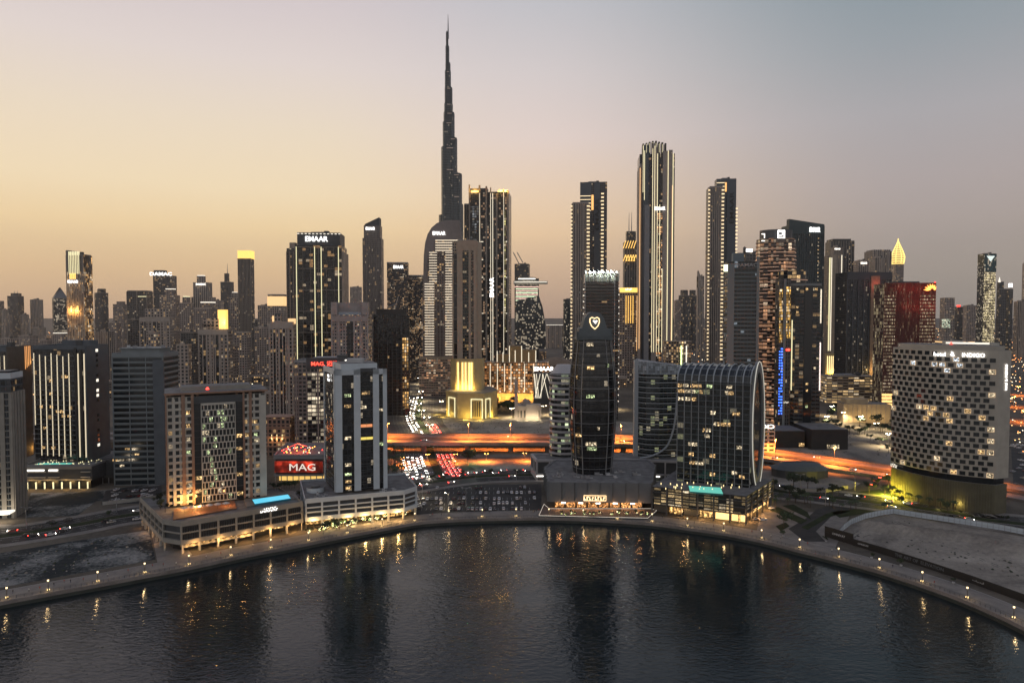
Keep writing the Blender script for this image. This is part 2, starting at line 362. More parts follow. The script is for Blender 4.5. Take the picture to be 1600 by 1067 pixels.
# ---------------- ground, water, roads ----------------
def gmat(name, c1, c2, sc, rough=.95, c3=None, bump=.3, detail=8, lo=.35, hi=.65):
    m = bpy.data.materials.new(name); m.use_nodes = True; t = m.node_tree; b = t.nodes['Principled BSDF']
    g = nd('ShaderNodeNewGeometry', t); a = nd('ShaderNodeTexNoise', t); a.inputs['Scale'].default_value = sc; a.inputs['Detail'].default_value = detail; a.inputs['Distortion'].default_value = .6
    t.links.new(g.outputs['Position'], a.inputs['Vector'])
    st = [(lo, c1), (hi, c2)] + ([(hi+.12, c3)] if c3 else [])
    a3 = nd('ShaderNodeTexNoise', t); a3.inputs['Scale'].default_value = sc*14; a3.inputs['Detail'].default_value = 6; a3.inputs['Roughness'].default_value = .7; t.links.new(g.outputs['Position'], a3.inputs['Vector'])
    fr = mth(t,'MULTIPLY_ADD', mth(t,'SUBTRACT',a3.outputs['Fac'],.5), .55, a.outputs['Fac'])
    t.links.new(ramp(t, fr, st), b.inputs['Base Color']); b.inputs['Roughness'].default_value = rough
    b.inputs['Specular IOR Level'].default_value = .2
    a2 = nd('ShaderNodeTexNoise', t); a2.inputs['Scale'].default_value = sc*8; a2.inputs['Detail'].default_value = 5; t.links.new(g.outputs['Position'], a2.inputs['Vector'])
    bn = nd('ShaderNodeBump', t); bn.inputs['Strength'].default_value = bump; bn.inputs['Distance'].default_value = .6; t.links.new(a2.outputs['Fac'], bn.inputs['Height']); t.links.new(bn.outputs[0], b.inputs['Normal'])
    return m
earth = gmat('earth', (.07,.062,.052), (.15,.128,.10), .02)
sand = gmat('sand', (.15,.13,.11), (.33,.29,.24), .03, c3=(.42,.37,.31), bump=.8)
sandd = gmat('pit_shade_sand', (.018,.026,.03), (.13,.135,.13), .035, c3=(.30,.29,.27), bump=.9, lo=.46, hi=.55)  # dark teal patches paint the shade of the pit into the sand colour
asph = gmat('asphalt', (.03,.03,.031), (.05,.049,.047), .08, rough=.8, bump=.1)
asphl = gmat('worn_asphalt', (.07,.066,.06), (.11,.10,.09), .05, rough=.75, bump=.1)
pave = gmat('paving', (.17,.155,.14), (.25,.225,.2), .15, rough=.8, bump=.15)
grass = gmat('lawn', (.012,.02,.01), (.028,.042,.018), .15)
deckc = gmat('deck_concrete', (.16,.14,.125), (.24,.21,.19), .06, rough=.7, bump=.1)
paint = mat('road_paint', (.6,.6,.58), .7)
EP = [(-80,955),(0,940),(75,926),(153,912),(227,898),(297,885),(380,867),(450,854),(520,840),(600,825),(650,816),(700,812),(750,810),(800,809),(880,809),(960,813),(1018,817),(1072,824),(1129,832),(1187,843),(1246,858),(1307,873),(1370,890),(1436,911),(1505,936),(1576,967),(1640,1000)]
def EY(px):
    for a, b in zip(EP, EP[1:]):
        if a[0] <= px <= b[0]: return a[1]+(b[1]-a[1])*(px-a[0])/(b[0]-a[0])
    return EP[-1][1]
def crom(pts, k=4):
    out = []; n = len(pts); D = len(pts[0])
    for i in range(n-1):
        p = [pts[max(0,i-1)], pts[i], pts[i+1], pts[min(n-1,i+2)]]
        for j in range(k):
            t = j/k
            out.append(tuple(.5*((2*p[1][d])+(-p[0][d]+p[2][d])*t+(2*p[0][d]-5*p[1][d]+4*p[2][d]-p[3][d])*t*t+(-p[0][d]+3*p[1][d]-3*p[2][d]+p[3][d])*t**3) for d in range(D)))
    return out+[pts[-1]]
edge = [(-700,140),(-420,190)]+crom([G(*p) for p in EP], 3)+[(330,150),(560,-20)]
edge = [(p[0], p[1]) for p in edge]
def side(pts, d):      # shift a polyline sideways, positive = left of travel
    out = []
    for i, p in enumerate(pts):
        a, b = pts[max(0,i-1)], pts[min(len(pts)-1,i+1)]; l = math.hypot(b[0]-a[0], b[1]-a[1]) or 1
        out.append((p[0]-(b[1]-a[1])/l*d, p[1]+(b[0]-a[0])/l*d)+tuple(p[2:]))
    return out
def ribbon(mb, pts, a, b, z, m):
    l, r = side(pts, a), side(pts, b)
    for i in range(len(pts)-1):
        zz = [(q[2] if len(q) > 2 else 0)+z for q in (pts[i], pts[i+1])]
        mb.face([(*r[i][:2],zz[0]),(*r[i+1][:2],zz[1]),(*l[i+1][:2],zz[1]),(*l[i][:2],zz[0])], m)
def kerbed(mb, pts, a, b, z0, z1, m):
    l, r = side(pts, a), side(pts, b); n = len(pts)
    for i in range(n-1):
        zz = [(q[2] if len(q) > 2 else 0) for q in (pts[i], pts[i+1])]
        A, B, C, D = r[i][:2], r[i+1][:2], l[i+1][:2], l[i][:2]
        mb.face([(*A,z1+zz[0]),(*B,z1+zz[1]),(*C,z1+zz[1]),(*D,z1+zz[0])], m)
        mb.face([(*A,z0+zz[0]),(*B,z0+zz[1]),(*B,z1+zz[1]),(*A,z1+zz[0])], m)
        mb.face([(*C,z0+zz[1]),(*D,z0+zz[0]),(*D,z1+zz[0]),(*C,z1+zz[1])], m)
    mb.face([(*r[0][:2],z0+(pts[0][2] if len(pts[0])>2 else 0)),(*r[0][:2],z1+(pts[0][2] if len(pts[0])>2 else 0)),(*l[0][:2],z1+(pts[0][2] if len(pts[0])>2 else 0)),(*l[0][:2],z0+(pts[0][2] if len(pts[0])>2 else 0))], m)
def poly(name, px, z, m, kind='structure', raw=False):
    pts = px if raw else [G(*p) for p in px]; mb = MB(); mb.face([(*p, z) for p in ccw(pts)], m); o = mb.build(name); o['kind'] = kind; return o
mb = MB()
ex = [(-700,140)]+[p for p in edge if -690 < p[0] < 500 and p[1] > 100]
ex = [p for i, p in enumerate(ex) if i == 0 or p[0] > ex[i-1][0]+.01]
for p, q in zip(ex, ex[1:]): mb.face([(*p,0),(*q,0),(q[0],1000,0),(p[0],1000,0)], earth)
mb.face([(-9000,140,0),(-700,140,0),(-700,1000,0),(-9000,1000,0)], earth); mb.face([(ex[-1][0],ex[-1][1],0),(9000,-400,0),(9000,1000,0),(ex[-1][0],1000,0)], earth)
mb.face([(-9000,1000,0),(9000,1000,0),(9000,7050,0),(-9000,7050,0)], earth); mb.face([(-60000,7050,0),(60000,7050,0),(60000,50000,0),(-60000,50000,0)], earth)
struct(mb.build('ground'))
# water: dark, glossy, wind ripples in patches
wm = bpy.data.materials.new('canal_water'); wm.use_nodes = True; t = wm.node_tree; b = t.nodes['Principled BSDF']
b.inputs['Base Color'].default_value = (.001,.009,.013,1); b.inputs['Roughness'].default_value = .06; b.inputs['IOR'].default_value = 1.38
g_ = nd('ShaderNodeNewGeometry', t); mp = nd('ShaderNodeMapping', t); mp.inputs['Scale'].default_value = (.8,1.5,1); mp.inputs['Rotation'].default_value = (0,0,R(12)); t.links.new(g_.outputs['Position'], mp.inputs[0])
w1 = nd('ShaderNodeTexNoise', t); w1.inputs['Scale'].default_value = .42; w1.inputs['Detail'].default_value = 3; w1.inputs['Roughness'].default_value = .55; w1.inputs['Distortion'].default_value = .4; t.links.new(mp.outputs[0], w1.inputs['Vector'])
w2 = nd('ShaderNodeTexNoise', t); w2.inputs['Scale'].default_value = .011; w2.inputs['Detail'].default_value = 3; w2.inputs['Distortion'].default_value = 1.2; t.links.new(mp.outputs[0], w2.inputs['Vector'])
amp = nd('ShaderNodeMapRange', t); t.links.new(w2.outputs['Fac'], amp.inputs[0]); amp.inputs[1].default_value = .38; amp.inputs[2].default_value = .62; amp.inputs[3].default_value = .35; amp.inputs[4].default_value = 1
hh = mth(t,'MULTIPLY', w1.outputs['Fac'], amp.outputs[0])
bn = nd('ShaderNodeBump', t); bn.inputs['Strength'].default_value = 1; bn.inputs['Distance'].default_value = .27; t.links.new(hh, bn.inputs['Height']); t.links.new(bn.outputs[0], b.inputs['Normal'])
mb = MB(); mb.face([(-30000,-9000,-2.6),(30000,-9000,-2.6),(30000,900,-2.6),(-30000,900,-2.6)], wm); struct(mb.build('water'))
# quay wall with coping, promenade
mb = MB()
for a, c, z0, z1 in ((0,-1.0,-5,.12),): kerbed(mb, edge, .6, -.4, -6, .14, deckc)
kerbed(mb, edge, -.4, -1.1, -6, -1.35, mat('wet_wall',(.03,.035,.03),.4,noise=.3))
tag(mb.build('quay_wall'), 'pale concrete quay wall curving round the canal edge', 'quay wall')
mb = MB(); ribbon(mb, edge, 13.5, .6, .03, pave); struct(mb.build('promenade'))
mb = MB(); ribbon(mb, edge, 4.6, 4.2, .04, mat('paving_band',(.09,.08,.07),.8)); ribbon(mb, edge, 13.9, 13.5, .045, mat('kerb_stone',(.33,.31,.28),.8)); struct(mb.build('promenade_paving_bands'))
# boulevard along the quay
BV = crom([(-420,330),(-300,352)]+[G(*p) for p in ((0,838),(120,820),(240,800))]+[(-120,432),(-80,455),(-30,486),(20,493),(80,487)]+[G(*p) for p in ((1110,758),(1210,767),(1300,777),(1400,789),(1500,803),(1600,819))]+[(480,300)], 5)
BV = [(p[0], p[1]) for p in BV]
mb = MB(); ribbon(mb, BV, 16, -16, .05, asph); struct(mb.build('boulevard'))
mb = MB()
kerbed(mb, BV, 3.6, -3.6, .02, .2, grass); struct(mb.build('median_lawn'))
mb = MB(); kerbed(mb, BV, 16.3, 16, 0, .16, deckc); kerbed(mb, BV, 21, 16.3, 0, .15, pave); kerbed(mb, BV, -16, -16.3, 0, .16, deckc); kerbed(mb, BV, -16.3, -21, 0, .15, pave)
kerbed(mb, BV, 3.9, 3.6, 0, .22, deckc); kerbed(mb, BV, -3.6, -3.9, 0, .22, deckc)
struct(mb.build('pavement'))
def dashes(mb, pts, off, z, ln=3, gap=6, w=.18, solid=False):
    q = side(pts, off); acc = 0
    for i in range(len(q)-1):
        a, b_ = q[i], q[i+1]; l = math.dist(a[:2], b_[:2]); s_ = 0
        while s_ < l-.5:
            e_ = min(l, s_+(l if solid else ln)); f0, f1 = s_/l, e_/l
            P0 = [a[k]+(b_[k]-a[k])*f0 for k in range(len(a))]; P1 = [a[k]+(b_[k]-a[k])*f1 for k in range(len(a))]
            ribbon(mb, [tuple(P0), tuple(P1)], w/2, -w/2, z, paint); s_ = e_+gap
            if solid: break
mb = MB()
for o_ in (7.6, 11.6, -7.6, -11.6): dashes(mb, BV, o_, .055)
for o_ in (15.6, 4.3, -15.6, -4.3): dashes(mb, BV, o_, .055, solid=True)
struct(mb.build('road_markings'))
# jammed avenue running away from the water
AV = crom([(-45,462),(-52,492),(-67,565),(-83,670),(-99,740),(-110,800),(-119,880),(-128,960),(-138,1100),(-150,1400)], 4)
AV = [(p[0], p[1]) for p in AV]
mb = MB(); ribbon(mb, AV, 36, -23, .06, asphl); struct(mb.build('avenue'))
mb = MB(); kerbed(mb, AV[3:], 3.6, -2.6, .03, .22, grass); struct(mb.build('median_lawn'))
mb = MB()
for o_ in (7.4,11,14.6,18.2,21.8,25.4,29,-6.4,-10,-13.6,-17.2): dashes(mb, AV[3:], o_, .07)
for k in range(14): # stop lines and crossings
    pass
for yy, a, b_ in ((484,-80,-58),(500,-76,-56),(566,-96,-70)):
    for k in range(12):
        x0 = a+(b_-a)*k/12; mb.face([(x0,yy,.075),(x0+.8,yy,.075),(x0+.8,yy+2.5,.075),(x0,yy+2.5,.075)], paint)
struct(mb.build('road_markings'))
mb = MB()
ribbon(mb, [(-420,930),(-128,905),(60,880),(170,860),(330,890)], 12, -12, .055, asphl)
ribbon(mb, crom([(310,1250),(262,1000),(255,850),(285,760),(330,700),(390,640)],4), 15, -15, .065, asphl)
ribbon(mb, [(400,1180),(700,900),(1000,760)], 18, -18, .06, asphl); ribbon(mb, [(-900,760),(-420,700),(-128,652)], 10, -10, .062, asph)
struct(mb.build('side_roads'))
# elevated highway, two carriageways
HW = crom([(-900,560,9),(-420,600,9),(-207,600,9),(-108,588,9),(30,586,9),(110,580,8.6),(160,566,6),(212,546,3),(260,512,1),(310,462,.6),(352,400,.6),(400,300,.6)], 4)
t = thing('highway_bridge', 'elevated concrete highway glowing orange under its lamps, crossing the jammed avenue', 'bridge', (0,586,0)); t['_o'] = (0,586,0)
for a, b_ in ((-3,-20),(23,6)):
    mb = MB(); kerbed(mb, HW, a, b_, -1.5, .02, deckc); ribbon(mb, HW, a-.6, b_+.6, .06, deckc)
    mb.build('deck', t)
    for c in (a, b_+.45):
        mb = MB(); kerbed(mb, HW, c, c-.45, .02, 1.05, deckc); mb.build('parapet', t)
    mb = MB()
    for o_ in ((a+b_)/2-1.9, (a+b_)/2+1.9): dashes(mb, HW, o_, .09)
    for o_ in (a-1, b_+1): dashes(mb, HW, o_, .09, solid=True)
    mb.build('lane_marking', t)
for x, y, z in [HW[i] for i in range(2, 26, 1)]:
    if -330 < x < 120:
        for off in (-11.5, 14.5):
            mb = MB(); mb.prism([(x+1.6*math.cos(k*.785)*1.4, y+off+1.2*math.sin(k*.785)) for k in range(8)], 0, z-2.6, deckc); mb.prism([(x-1.4,y+off-6),(x+1.4,y+off-6),(x+1.4,y+off+6),(x-1.4,y+off+6)], z-2.7, z-1.5, deckc, bottom=True)
            mb.build('pier', t)
mb = MB(); ribbon(mb, [(-240,566),(-207,566),(-108,552),(30,550),(110,545),(170,530),(220,508),(262,478)], 6, -8, .08, asphl); struct(mb.build('service_road'))
# open lots
poly('sand_lot', [(734,708),(845,706),(850,728),(838,736),(745,735),(728,724)], .03, sand)
poly('sand_lot', [(690,652),(900,655),(1000,660),(1000,680),(850,679),(698,676)], .03, sand)
poly('sand_lot', [(1320,668),(1385,690),(1408,716),(1405,735),(1310,722),(1200,704),(1190,694),(1320,700)], .03, sand)
poly('sand_lot', [(1190,734),(1235,738),(1300,742),(1345,755),(1330,764),(1215,764),(1180,752)], .03, sand)
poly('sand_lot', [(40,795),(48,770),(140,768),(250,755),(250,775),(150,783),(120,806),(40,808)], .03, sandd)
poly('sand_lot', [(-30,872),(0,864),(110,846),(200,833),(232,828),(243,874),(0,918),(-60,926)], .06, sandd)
poly('forecourt', [(236,828),(262,822),(300,866),(290,884),(246,880)], .07, pave)
poly('forecourt', [(1190,800),(1330,800),(1300,868),(1180,838)], .035, pave)
poly('car_park_surface', [(640,758),(846,756),(846,796),(642,804)], .032, asph)
poly('car_park_surface', [(158,788),(165,766),(252,758),(256,786)], .065, asph)
poly('car_park_surface', [(1580,700),(1700,700),(1700,800),(1585,780)], .032, asph)
poly('lawn', [(1200,795),(1216,792),(1240,803),(1262,813),(1252,819)], .12, grass)
poly('lawn', [(1222,790),(1240,788),(1262,800),(1268,812),(1256,806)], .12, grass)
poly('lawn', [(1212,822),(1228,816),(1234,822),(1220,830)], .12, grass)
poly('lawn', [(1252,824),(1290,803),(1310,798),(1330,798),(1296,808),(1262,828)], .12, grass)
poly('lawn', [(1298,800),(1340,795),(1380,798),(1330,806),(1312,809)], .12, grass)
poly('access_road', [(1258,846),(1232,826),(1262,808),(1276,796),(1300,790),(1350,794),(1300,806),(1275,830),(1290,846)], .05, asph)
poly('lawn', [(1330,770),(1375,764),(1385,772),(1340,778)], .12, grass); poly('lawn', [(1375,760),(1405,765),(1404,780),(1385,776)], .12, grass)
# pit and sand bank on the hoarded plot: a relief sheet
mb = MB()
poly('sand_lot', [(1302,838),(1330,815),(1395,803),(1620,842),(1640,945),(1450,880),(1340,850)], .04, sand)
def bankz(u, v): return 3.6*math.exp(-((v-.32-.05*math.sin(u*9))/.13)**2)*(1 if u > .03 else u/.03)+.5*math.sin(u*70+v*9)*math.exp(-((v-.4)/.2)**2)*.4
nu, nv = 90, 26
def bp(i, j):
    u, v = i/nu, j/nv; a = lerp(G(1345,812), G(1640,846), u); c = lerp(G(1312,838), G(1640,915), u); p = lerp(a, c, v)
    e = min(1, u*12, (1-v)*8, v*8); e = max(0, e)
    z = e*(bankz(u, v)+.35*math.sin(p[0]*.9+math.sin(p[1]*.7)*2)*.5+.3*random.random()*(v<.55)); return (p[0], p[1], .06+max(0, z))
gp = [[bp(i, j) for j in range(nv+1)] for i in range(nu+1)]
for i in range(nu):
    for j in range(nv): mb.face([gp[i][j+1], gp[i+1][j+1], gp[i+1][j], gp[i][j]], sand)
o = struct(mb.build('sand_bank'))
# ---------------- near buildings ----------------
WM = {}
def winmesh(w, h, m, fm, dep=.35, fr=.12, mull=1):
    k = (w, h, m.name, fm.name, dep)
    if k in WM: return WM[k]
    mb = MB(); mb.face([(-w/2,-.04,-h/2),(w/2,-.04,-h/2),(w/2,-.04,h/2),(-w/2,-.04,h/2)], m, [(0,0),(w,0),(w,h),(0,h)])
    for x0, x1, z0, z1 in ((-w/2-fr,w/2+fr,h/2,h/2+fr),(-w/2-fr,w/2+fr,-h/2-fr,-h/2),(-w/2-fr,-w/2,-h/2,h/2),(w/2,w/2+fr,-h/2,h/2)):
        mb.box(((x0+x1)/2, -dep/2+.05, z0), (x1-x0, dep, z1-z0), fm)
    for j in range(mull): x = -w/2+w*(j+1)/(mull+1); mb.box((x, -.06, -h/2), (.07, .08, h), blackm)
    o = mb.build('window'); WM[k] = o.data; bpy.data.objects.remove(o); return WM[k]
def windows(bd, L_, cap=100):
    """L_: (centre xyz, right xy, w, h, pane material, frame material, depth)"""
    rest = MB(); n = 0; po = bd.o['_o']
    for c, r, w, h, m, fm, dep in L_:
        if n < cap:
            ob = bpy.data.objects.new('window', winmesh(w, h, m, fm, dep)); COL.objects.link(ob); ob.parent = bd.o
            ob.location = (c[0]-po[0], c[1]-po[1], c[2]-po[2]); ob.rotation_euler = (0, 0, math.atan2(r[1], r[0])); n += 1
        else:
            l = math.hypot(*r); rx, ry = r[0]/l, r[1]/l; nx, ny = ry, -rx; a = .04
            P_ = lambda x, z, o: (c[0]+rx*x+nx*o, c[1]+ry*x+ny*o, c[2]+z)
            rest.face([P_(-w/2,-h/2,a),P_(w/2,-h/2,a),P_(w/2,h/2,a),P_(-w/2,h/2,a)], m, [(0,0),(w,0),(w,h),(0,h)])
            for x0, x1, z0, z1 in ((-w/2-.12,w/2+.12,h/2,h/2+.12),(-w/2-.12,-w/2,-h/2,h/2),(w/2,w/2+.12,-h/2,h/2)):
                rest.prism([P_(x0,0,dep-.05)[:2],P_(x1,0,dep-.05)[:2],P_(x1,0,-.05)[:2],P_(x0,0,-.05)[:2]], c[2]+z0, c[2]+z1, fm)
    if rest.f: o = rest.build('window', bd.o); o['kind'] = 'stuff'
def roomlight(name, col, st, sc=1.1):
    m = emis(name, col, st); t = m.node_tree; b = t.nodes['Principled BSDF']; b.inputs['Base Color'].default_value = (.02,.02,.02,1); b.inputs['Roughness'].default_value = .15
    g = nd('ShaderNodeNewGeometry', t); a = nd('ShaderNodeTexNoise', t); a.inputs['Scale'].default_value = sc; a.inputs['Detail'].default_value = 3; t.links.new(g.outputs['Position'], a.inputs['Vector'])
    t.links.new(mth(t,'MULTIPLY',mth(t,'POWER',mth(t,'MULTIPLY',a.outputs['Fac'],1.8),6.0),st), b.inputs['Emission Strength']); return m
litw = roomlight('lit_window_warm', (1,.62,.26), .55); litc = roomlight('lit_window_green', (.82,1,.5), .45); litx = roomlight('lit_window_white', (1,.8,.52), .5)
pane = mat('window_pane', (.012,.017,.02), .1); shop = roomlight('shop_interior', (1,.55,.18), .55, .8)
def pick(p, seq=(litw, litw, litx)): return random.choice(seq) if random.random() < p else pane
def P2(px, py, z=0): return G(px, py, z)
def seg(bd, i, L_, fp=None):
    for t0, t1, out, z0, z1, m in L_: bd.pier(i, t0, t1, out, z0, z1, m, fp, inn=.2)
brown = mat('brown_stone', (.26,.16,.11), .8, noise=.2); lite = mat('pale_cladding', (.42,.40,.35), .75, noise=.12)
pgrey = mat('podium_cladding', (.25,.235,.205), .75, noise=.12); wpanel = mat('white_panel', (.50,.55,.58), .5, noise=.06)
# A  brown hotel on the left with podium
pA = [P2(254,861), P2(283,866), P2(420,843), P2(474,829)]; dA = Vector((pA[3][0]-pA[1][0], pA[3][1]-pA[1][1])).normalized(); nA = Vector((-dA[1], dA[0]))
fpA = [pA[0], pA[1], pA[3], (pA[3][0]+nA[0]*40, pA[3][1]+nA[1]*40), (pA[0][0]+nA[0]*52-2, pA[0][1]+nA[1]*52)]
def podium(b, fp, top, arc, wm_, clad, fr, nb, glow=shop, glowh=3.2, rail=True):
    b.b.prism(offs(fp,-1.2), arc-.2, top-1.2, darkm, roofm); b.b.prism(offs(fp,-5), .1, arc, blackm, blackm)
    f = ccw(fp)
    b.b.prism(offs(f, 0), arc-.9, arc+1.2, clad, clad, bottom=True)
    b.b.prism(offs(f, 0), top-2.6, top-1.15, clad, roofm, bottom=True)
    for i in range(len(f)):
        a, c = f[i], f[(i+1)%len(f)]; l = math.dist(a, c); b.pier(i, 0, 1, .0, top-1.2, top, clad, inn=.35)
        n = max(1, round(l/8.5)); hh = (top-2.6-arc-1.2)
        for k in range(n):
            b.pier(i, max(0,k/n-.5/l), k/n+.5/l, 0, arc+1.2, top-2.6, clad, inn=1.0)
        b.pier(i, 1-.5/l, 1, 0, arc+1.2, top-2.6, clad, inn=1.0)
        for j in range(1, nb): z = arc+1.2+hh*j/nb; b.pier(i, 0, 1, -.1, z-.35, z+.35, clad, inn=.9)
    return f
A = Bd('brown stone hotel tower with a window grid and blue rooftop pool beside the quay', fpA, 'hotel', 'hotel')
f = podium(A, fpA, 16, 5.4, None, pgrey, None, 2)
iA = 1
for i in range(len(f)):
    l = math.dist(f[i], f[(i+1)%len(f)]); n = max(1, round(l/8.5))
    for k in range(n+1):
        if i in (0,1,4): A.part('column', lambda m, i=i, k=k, n=n, l=l: A.pier(i, max(0.01,k/n-.45/l), min(.99,k/n+.45/l), -.6, 0, 4.6, lite, mb=m, inn=1.6))
    if i == 1:
        for k in range(n):
            A.part('shopfront', lambda m, i=i, k=k, n=n: A.pier(i, k/n+.012, (k+1)/n-.012, -4.8, 2.4, 4.3, shop, mb=m, inn=5.2))
            A.part('awning_light', lambda m, i=i, k=k, n=n: A.pier(i, k/n+.02, (k+1)/n-.02, -1.4, 4.2, 4.5, emis('awning_glow',(1,.62,.2),1.8), mb=m, inn=2.0))
        # parking screens
        for k in range(n):
            for z0 in (6.8, 10.2):
                A.part('screen', lambda m, i=i, k=k, n=n, z0=z0: [A.pier(i, k/n+(.1+.8*j/6)/n, k/n+(.1+.8*j/6+.045)/n, -.3, z0, z0+2.6, blackm, mb=m, inn=.6) for j in range(7)])
t0, t1 = P2(263,791,16), P2(417,774,16); dv_ = Vector((t1[0]-t0[0], t1[1]-t0[1])); L_ = dv_.length; dv_.normalize(); nv_ = Vector((-dv_[1], dv_[0]))
tf = ccw([t0, t1, (t1[0]+nv_[0]*28, t1[1]+nv_[1]*28), (t0[0]+nv_[0]*28, t0[1]+nv_[1]*28)])
GA = fac(lite, GL, 3.1, 3.5, .35, .4, .10, ls=1.4); GAw = fac((.28,.27,.235), GL, 3.3, 3.5, .3, .38, .14, lc=WARM, ls=1.4)
A.pr(15.9, 73, GA, tf); fi = 0
zt = 73
seg(A, fi, [(-.015,0,.9,16,75,brown),(.05,.08,.5,16,72,lite),(.14,.175,.8,16,74,brown),(.235,.262,.8,16,74,brown),(.755,.775,.8,16,74,brown),(.82,.85,.8,16,74,brown),(.93,1.0,.4,16,72,lite),(.26,.755,.5,69,73,darkm)], tf)
for a, c in ((.08,.14),(.175,.235),(.775,.82),(.85,.93)):
    for k in range(16): seg(A, fi, [(a,c,.7,17+k*3.5,18.1+k*3.5,lite)], tf)
for a, c in ((.262,.335),(.675,.755)): 
    seg(A, fi, [(a,c,.12,16,69,glassd)], tf)
    for k in range(15): seg(A, fi, [(a,c,.25,16+k*3.5,16.3+k*3.5,blackm)], tf)
seg(A, fi, [(.335,.675,.1,16,69,pane)], tf); seg(A, fi, [(.33,.338,.75,16,69,lite),(.672,.68,.75,16,69,lite),(.33,.68,.75,68,69.2,lite)], tf)
for k in range(15): 
    z = 16+k*3.5; seg(A, fi, [(.338,.672,.55,z,z+.55,lite)], tf)
    for j in range(9):
        o_ = (0 if k % 2 else .5)/9*.334; t_ = .338+.334*j/9+o_
        if t_ < .668: seg(A, fi, [(t_,t_+.009,.5,z+.55,z+3.5,lite)], tf)
wl = []
for k in range(15):
    for a in (.30,.715,.11,.205,.797,.89):
        if random.random() < .22:
            c = A.edge(fi, a, .3 if a in (.30,.715) else .05, tf); wl.append(((c[0],c[1],19+k*3.5), dv_, 3.0 if a in (.3,.715) else 1.8, 1.9, random.choice([litc,litw,pane,litw,litx]), blackm, .2))
    for j in range(8):
        if random.random() < .2:
            c = A.edge(fi, .357+.334*j/9, .16, tf); wl.append(((c[0],c[1],18.2+k*3.5), dv_, 1.5, 2.4, random.choice([litc,litx,litc]), blackm, .15))
windows(A, wl)
A.part('roof_canopy', lambda m: (m.prism(offs(tf,1.0), 74.2, 75.2, brown, roofm, bottom=True), [m.box((*A.edge(fi,t_,-1.5,tf),73),(1,1,1.3),brown) for t_ in (.02,.3,.7,.98)]))
A.part('plant_room', lambda m: m.prism(offs(tf,-7), 75.1, 77.5, pgrey, roofm))
A.lamp((*A.edge(fi,.40,.4,tf), 76.4), E_R, .9)
for t_ in (.262,.14): light('POINT', (*A.edge(fi,t_,4,tf), 19), 2600, (1,.5,.14), 1, parent=A.o)
pool = A.part('pool', lambda m: m.prism([P2(398,788,16.02),P2(454,779,16.02),P2(450,773,16.02),P2(394,781,16.02)], 15.4, 16.3, mat('pool_water',(.02,.2,.3),.08), E_T))
A.part('pool_deck', lambda m: m.prism([P2(385,793,15),P2(466,779,15),P2(458,768,15),P2(380,778,15)], 15, 15.6, pave))
A.part('roof_terrace', lambda m: m.prism([P2(270,813,15),P2(370,795,15),P2(366,783,15),P2(272,797,15)], 15, 15.5, mat('terrace_deck',(.2,.09,.05),.7)))
light('POINT', (*P2(310,801,15), 18.5), 1400, (1,.4,.12), .6, parent=A.o); light('POINT', (*P2(355,792,15), 18.5), 900, (1,.45,.15), .6, parent=A.o)
A.marks(iA, .70, 14.3, 1.1, 9, 10, out=.5); A.marks(iA, .71, 15.5, .7, 6.5, 6, out=.5)
A.done()
# warm pools of light under the podium overhangs
for k in range(5):
    c = A.edge(1, .1+k*.2, 1.0); light('POINT', (c[0],c[1],3.6), 1100, (1,.52,.16), .5, parent=A.o)
for k in range(4):
    c = A.edge(4, .1+k*.22, 1.0); light('POINT', (c[0],c[1],2.2), 160, (1,.5,.2), .3, parent=A.o)
# B  white and black office tower
q0, q1 = (pA[3][0]+.6, pA[3][1]+1), P2(632,812)
dB = Vector((q1[0]-q0[0], q1[1]-q0[1])).normalized(); nB = Vector((-dB[1], dB[0]))
fpB = [q0, q1, (q1[0]+6, q1[1]+9), (q1[0]+6+nB[0]*36, q1[1]+9+nB[1]*36), (q0[0]+nB[0]*46+0, q0[1]+nB[1]*46)]
B = Bd('white panelled office tower with black glass strips, between brown hotel and car park', fpB, 'office_tower', 'office tower')
f = podium(B, fpB, 17, 5.6, None, wpanel, None, 3)
for i in (0,1,2):
    l = math.dist(f[i], f[(i+1)%len(f)]); n = max(1, round(l/8.5))
    for k in range(n+1): B.part('column', lambda m, i=i, k=k, n=n, l=l: B.pier(i, max(0.01,k/n-.6/l), min(.99,k/n+.6/l), -.5, 0, 4.8, lite, mb=m, inn=1.9))
    if i < 2:
        for k in range(n):
            B.part('shopfront', lambda m, i=i, k=k, n=n: B.pier(i, k/n+.01, (k+1)/n-.01, -4.7, 1.5, 4.2, shop, mb=m, inn=5.2))
            B.part('awning_light', lambda m, i=i, k=k, n=n: B.pier(i, k/n+.03, (k+1)/n-.03, -1.2, 4.2, 4.6, MC['awning_glow'], mb=m, inn=2.0))
t0, t1, t2 = P2(525,769,17), P2(603.5,762,17), P2(507,750,17); dv_ = Vector((t1[0]-t0[0], t1[1]-t0[1])); W_ = dv_.length; dv_.normalize(); nv_ = Vector((-dv_[1], dv_[0]))
D_ = 30; tf = ccw([t0, t1, (t1[0]+nv_[0]*D_, t1[1]+nv_[1]*D_), (t0[0]+nv_[0]*D_-3, t0[1]+nv_[1]*D_)])
B1 = fac((.03,.035,.04), (.006,.009,.012), 2.2, 3.4, .08, .14, .05, lc=WHITE, ls=1.5, gr=.08)
B.pr(17, 84, B1, tf)
seg(B, 0, [(0,.13,1.0,17,85.5,wpanel),(.36,.49,1.0,17,85.5,wpanel),(.49,.80,.35,84,86,darkm),(.80-.06,.86,1.0,17,85.5,wpanel),(.94,1.02,1.0,17,85.5,wpanel),(0,.49,1.0,82.5,85.5,wpanel),(.74,1.02,1.0,82.5,85.5,wpanel)], tf)
seg(B, 3, [(.0,.06,.6,17,85,wpanel),(.94,1.0,.6,17,85,wpanel),(.0,1,.6,83,86,wpanel)], tf)
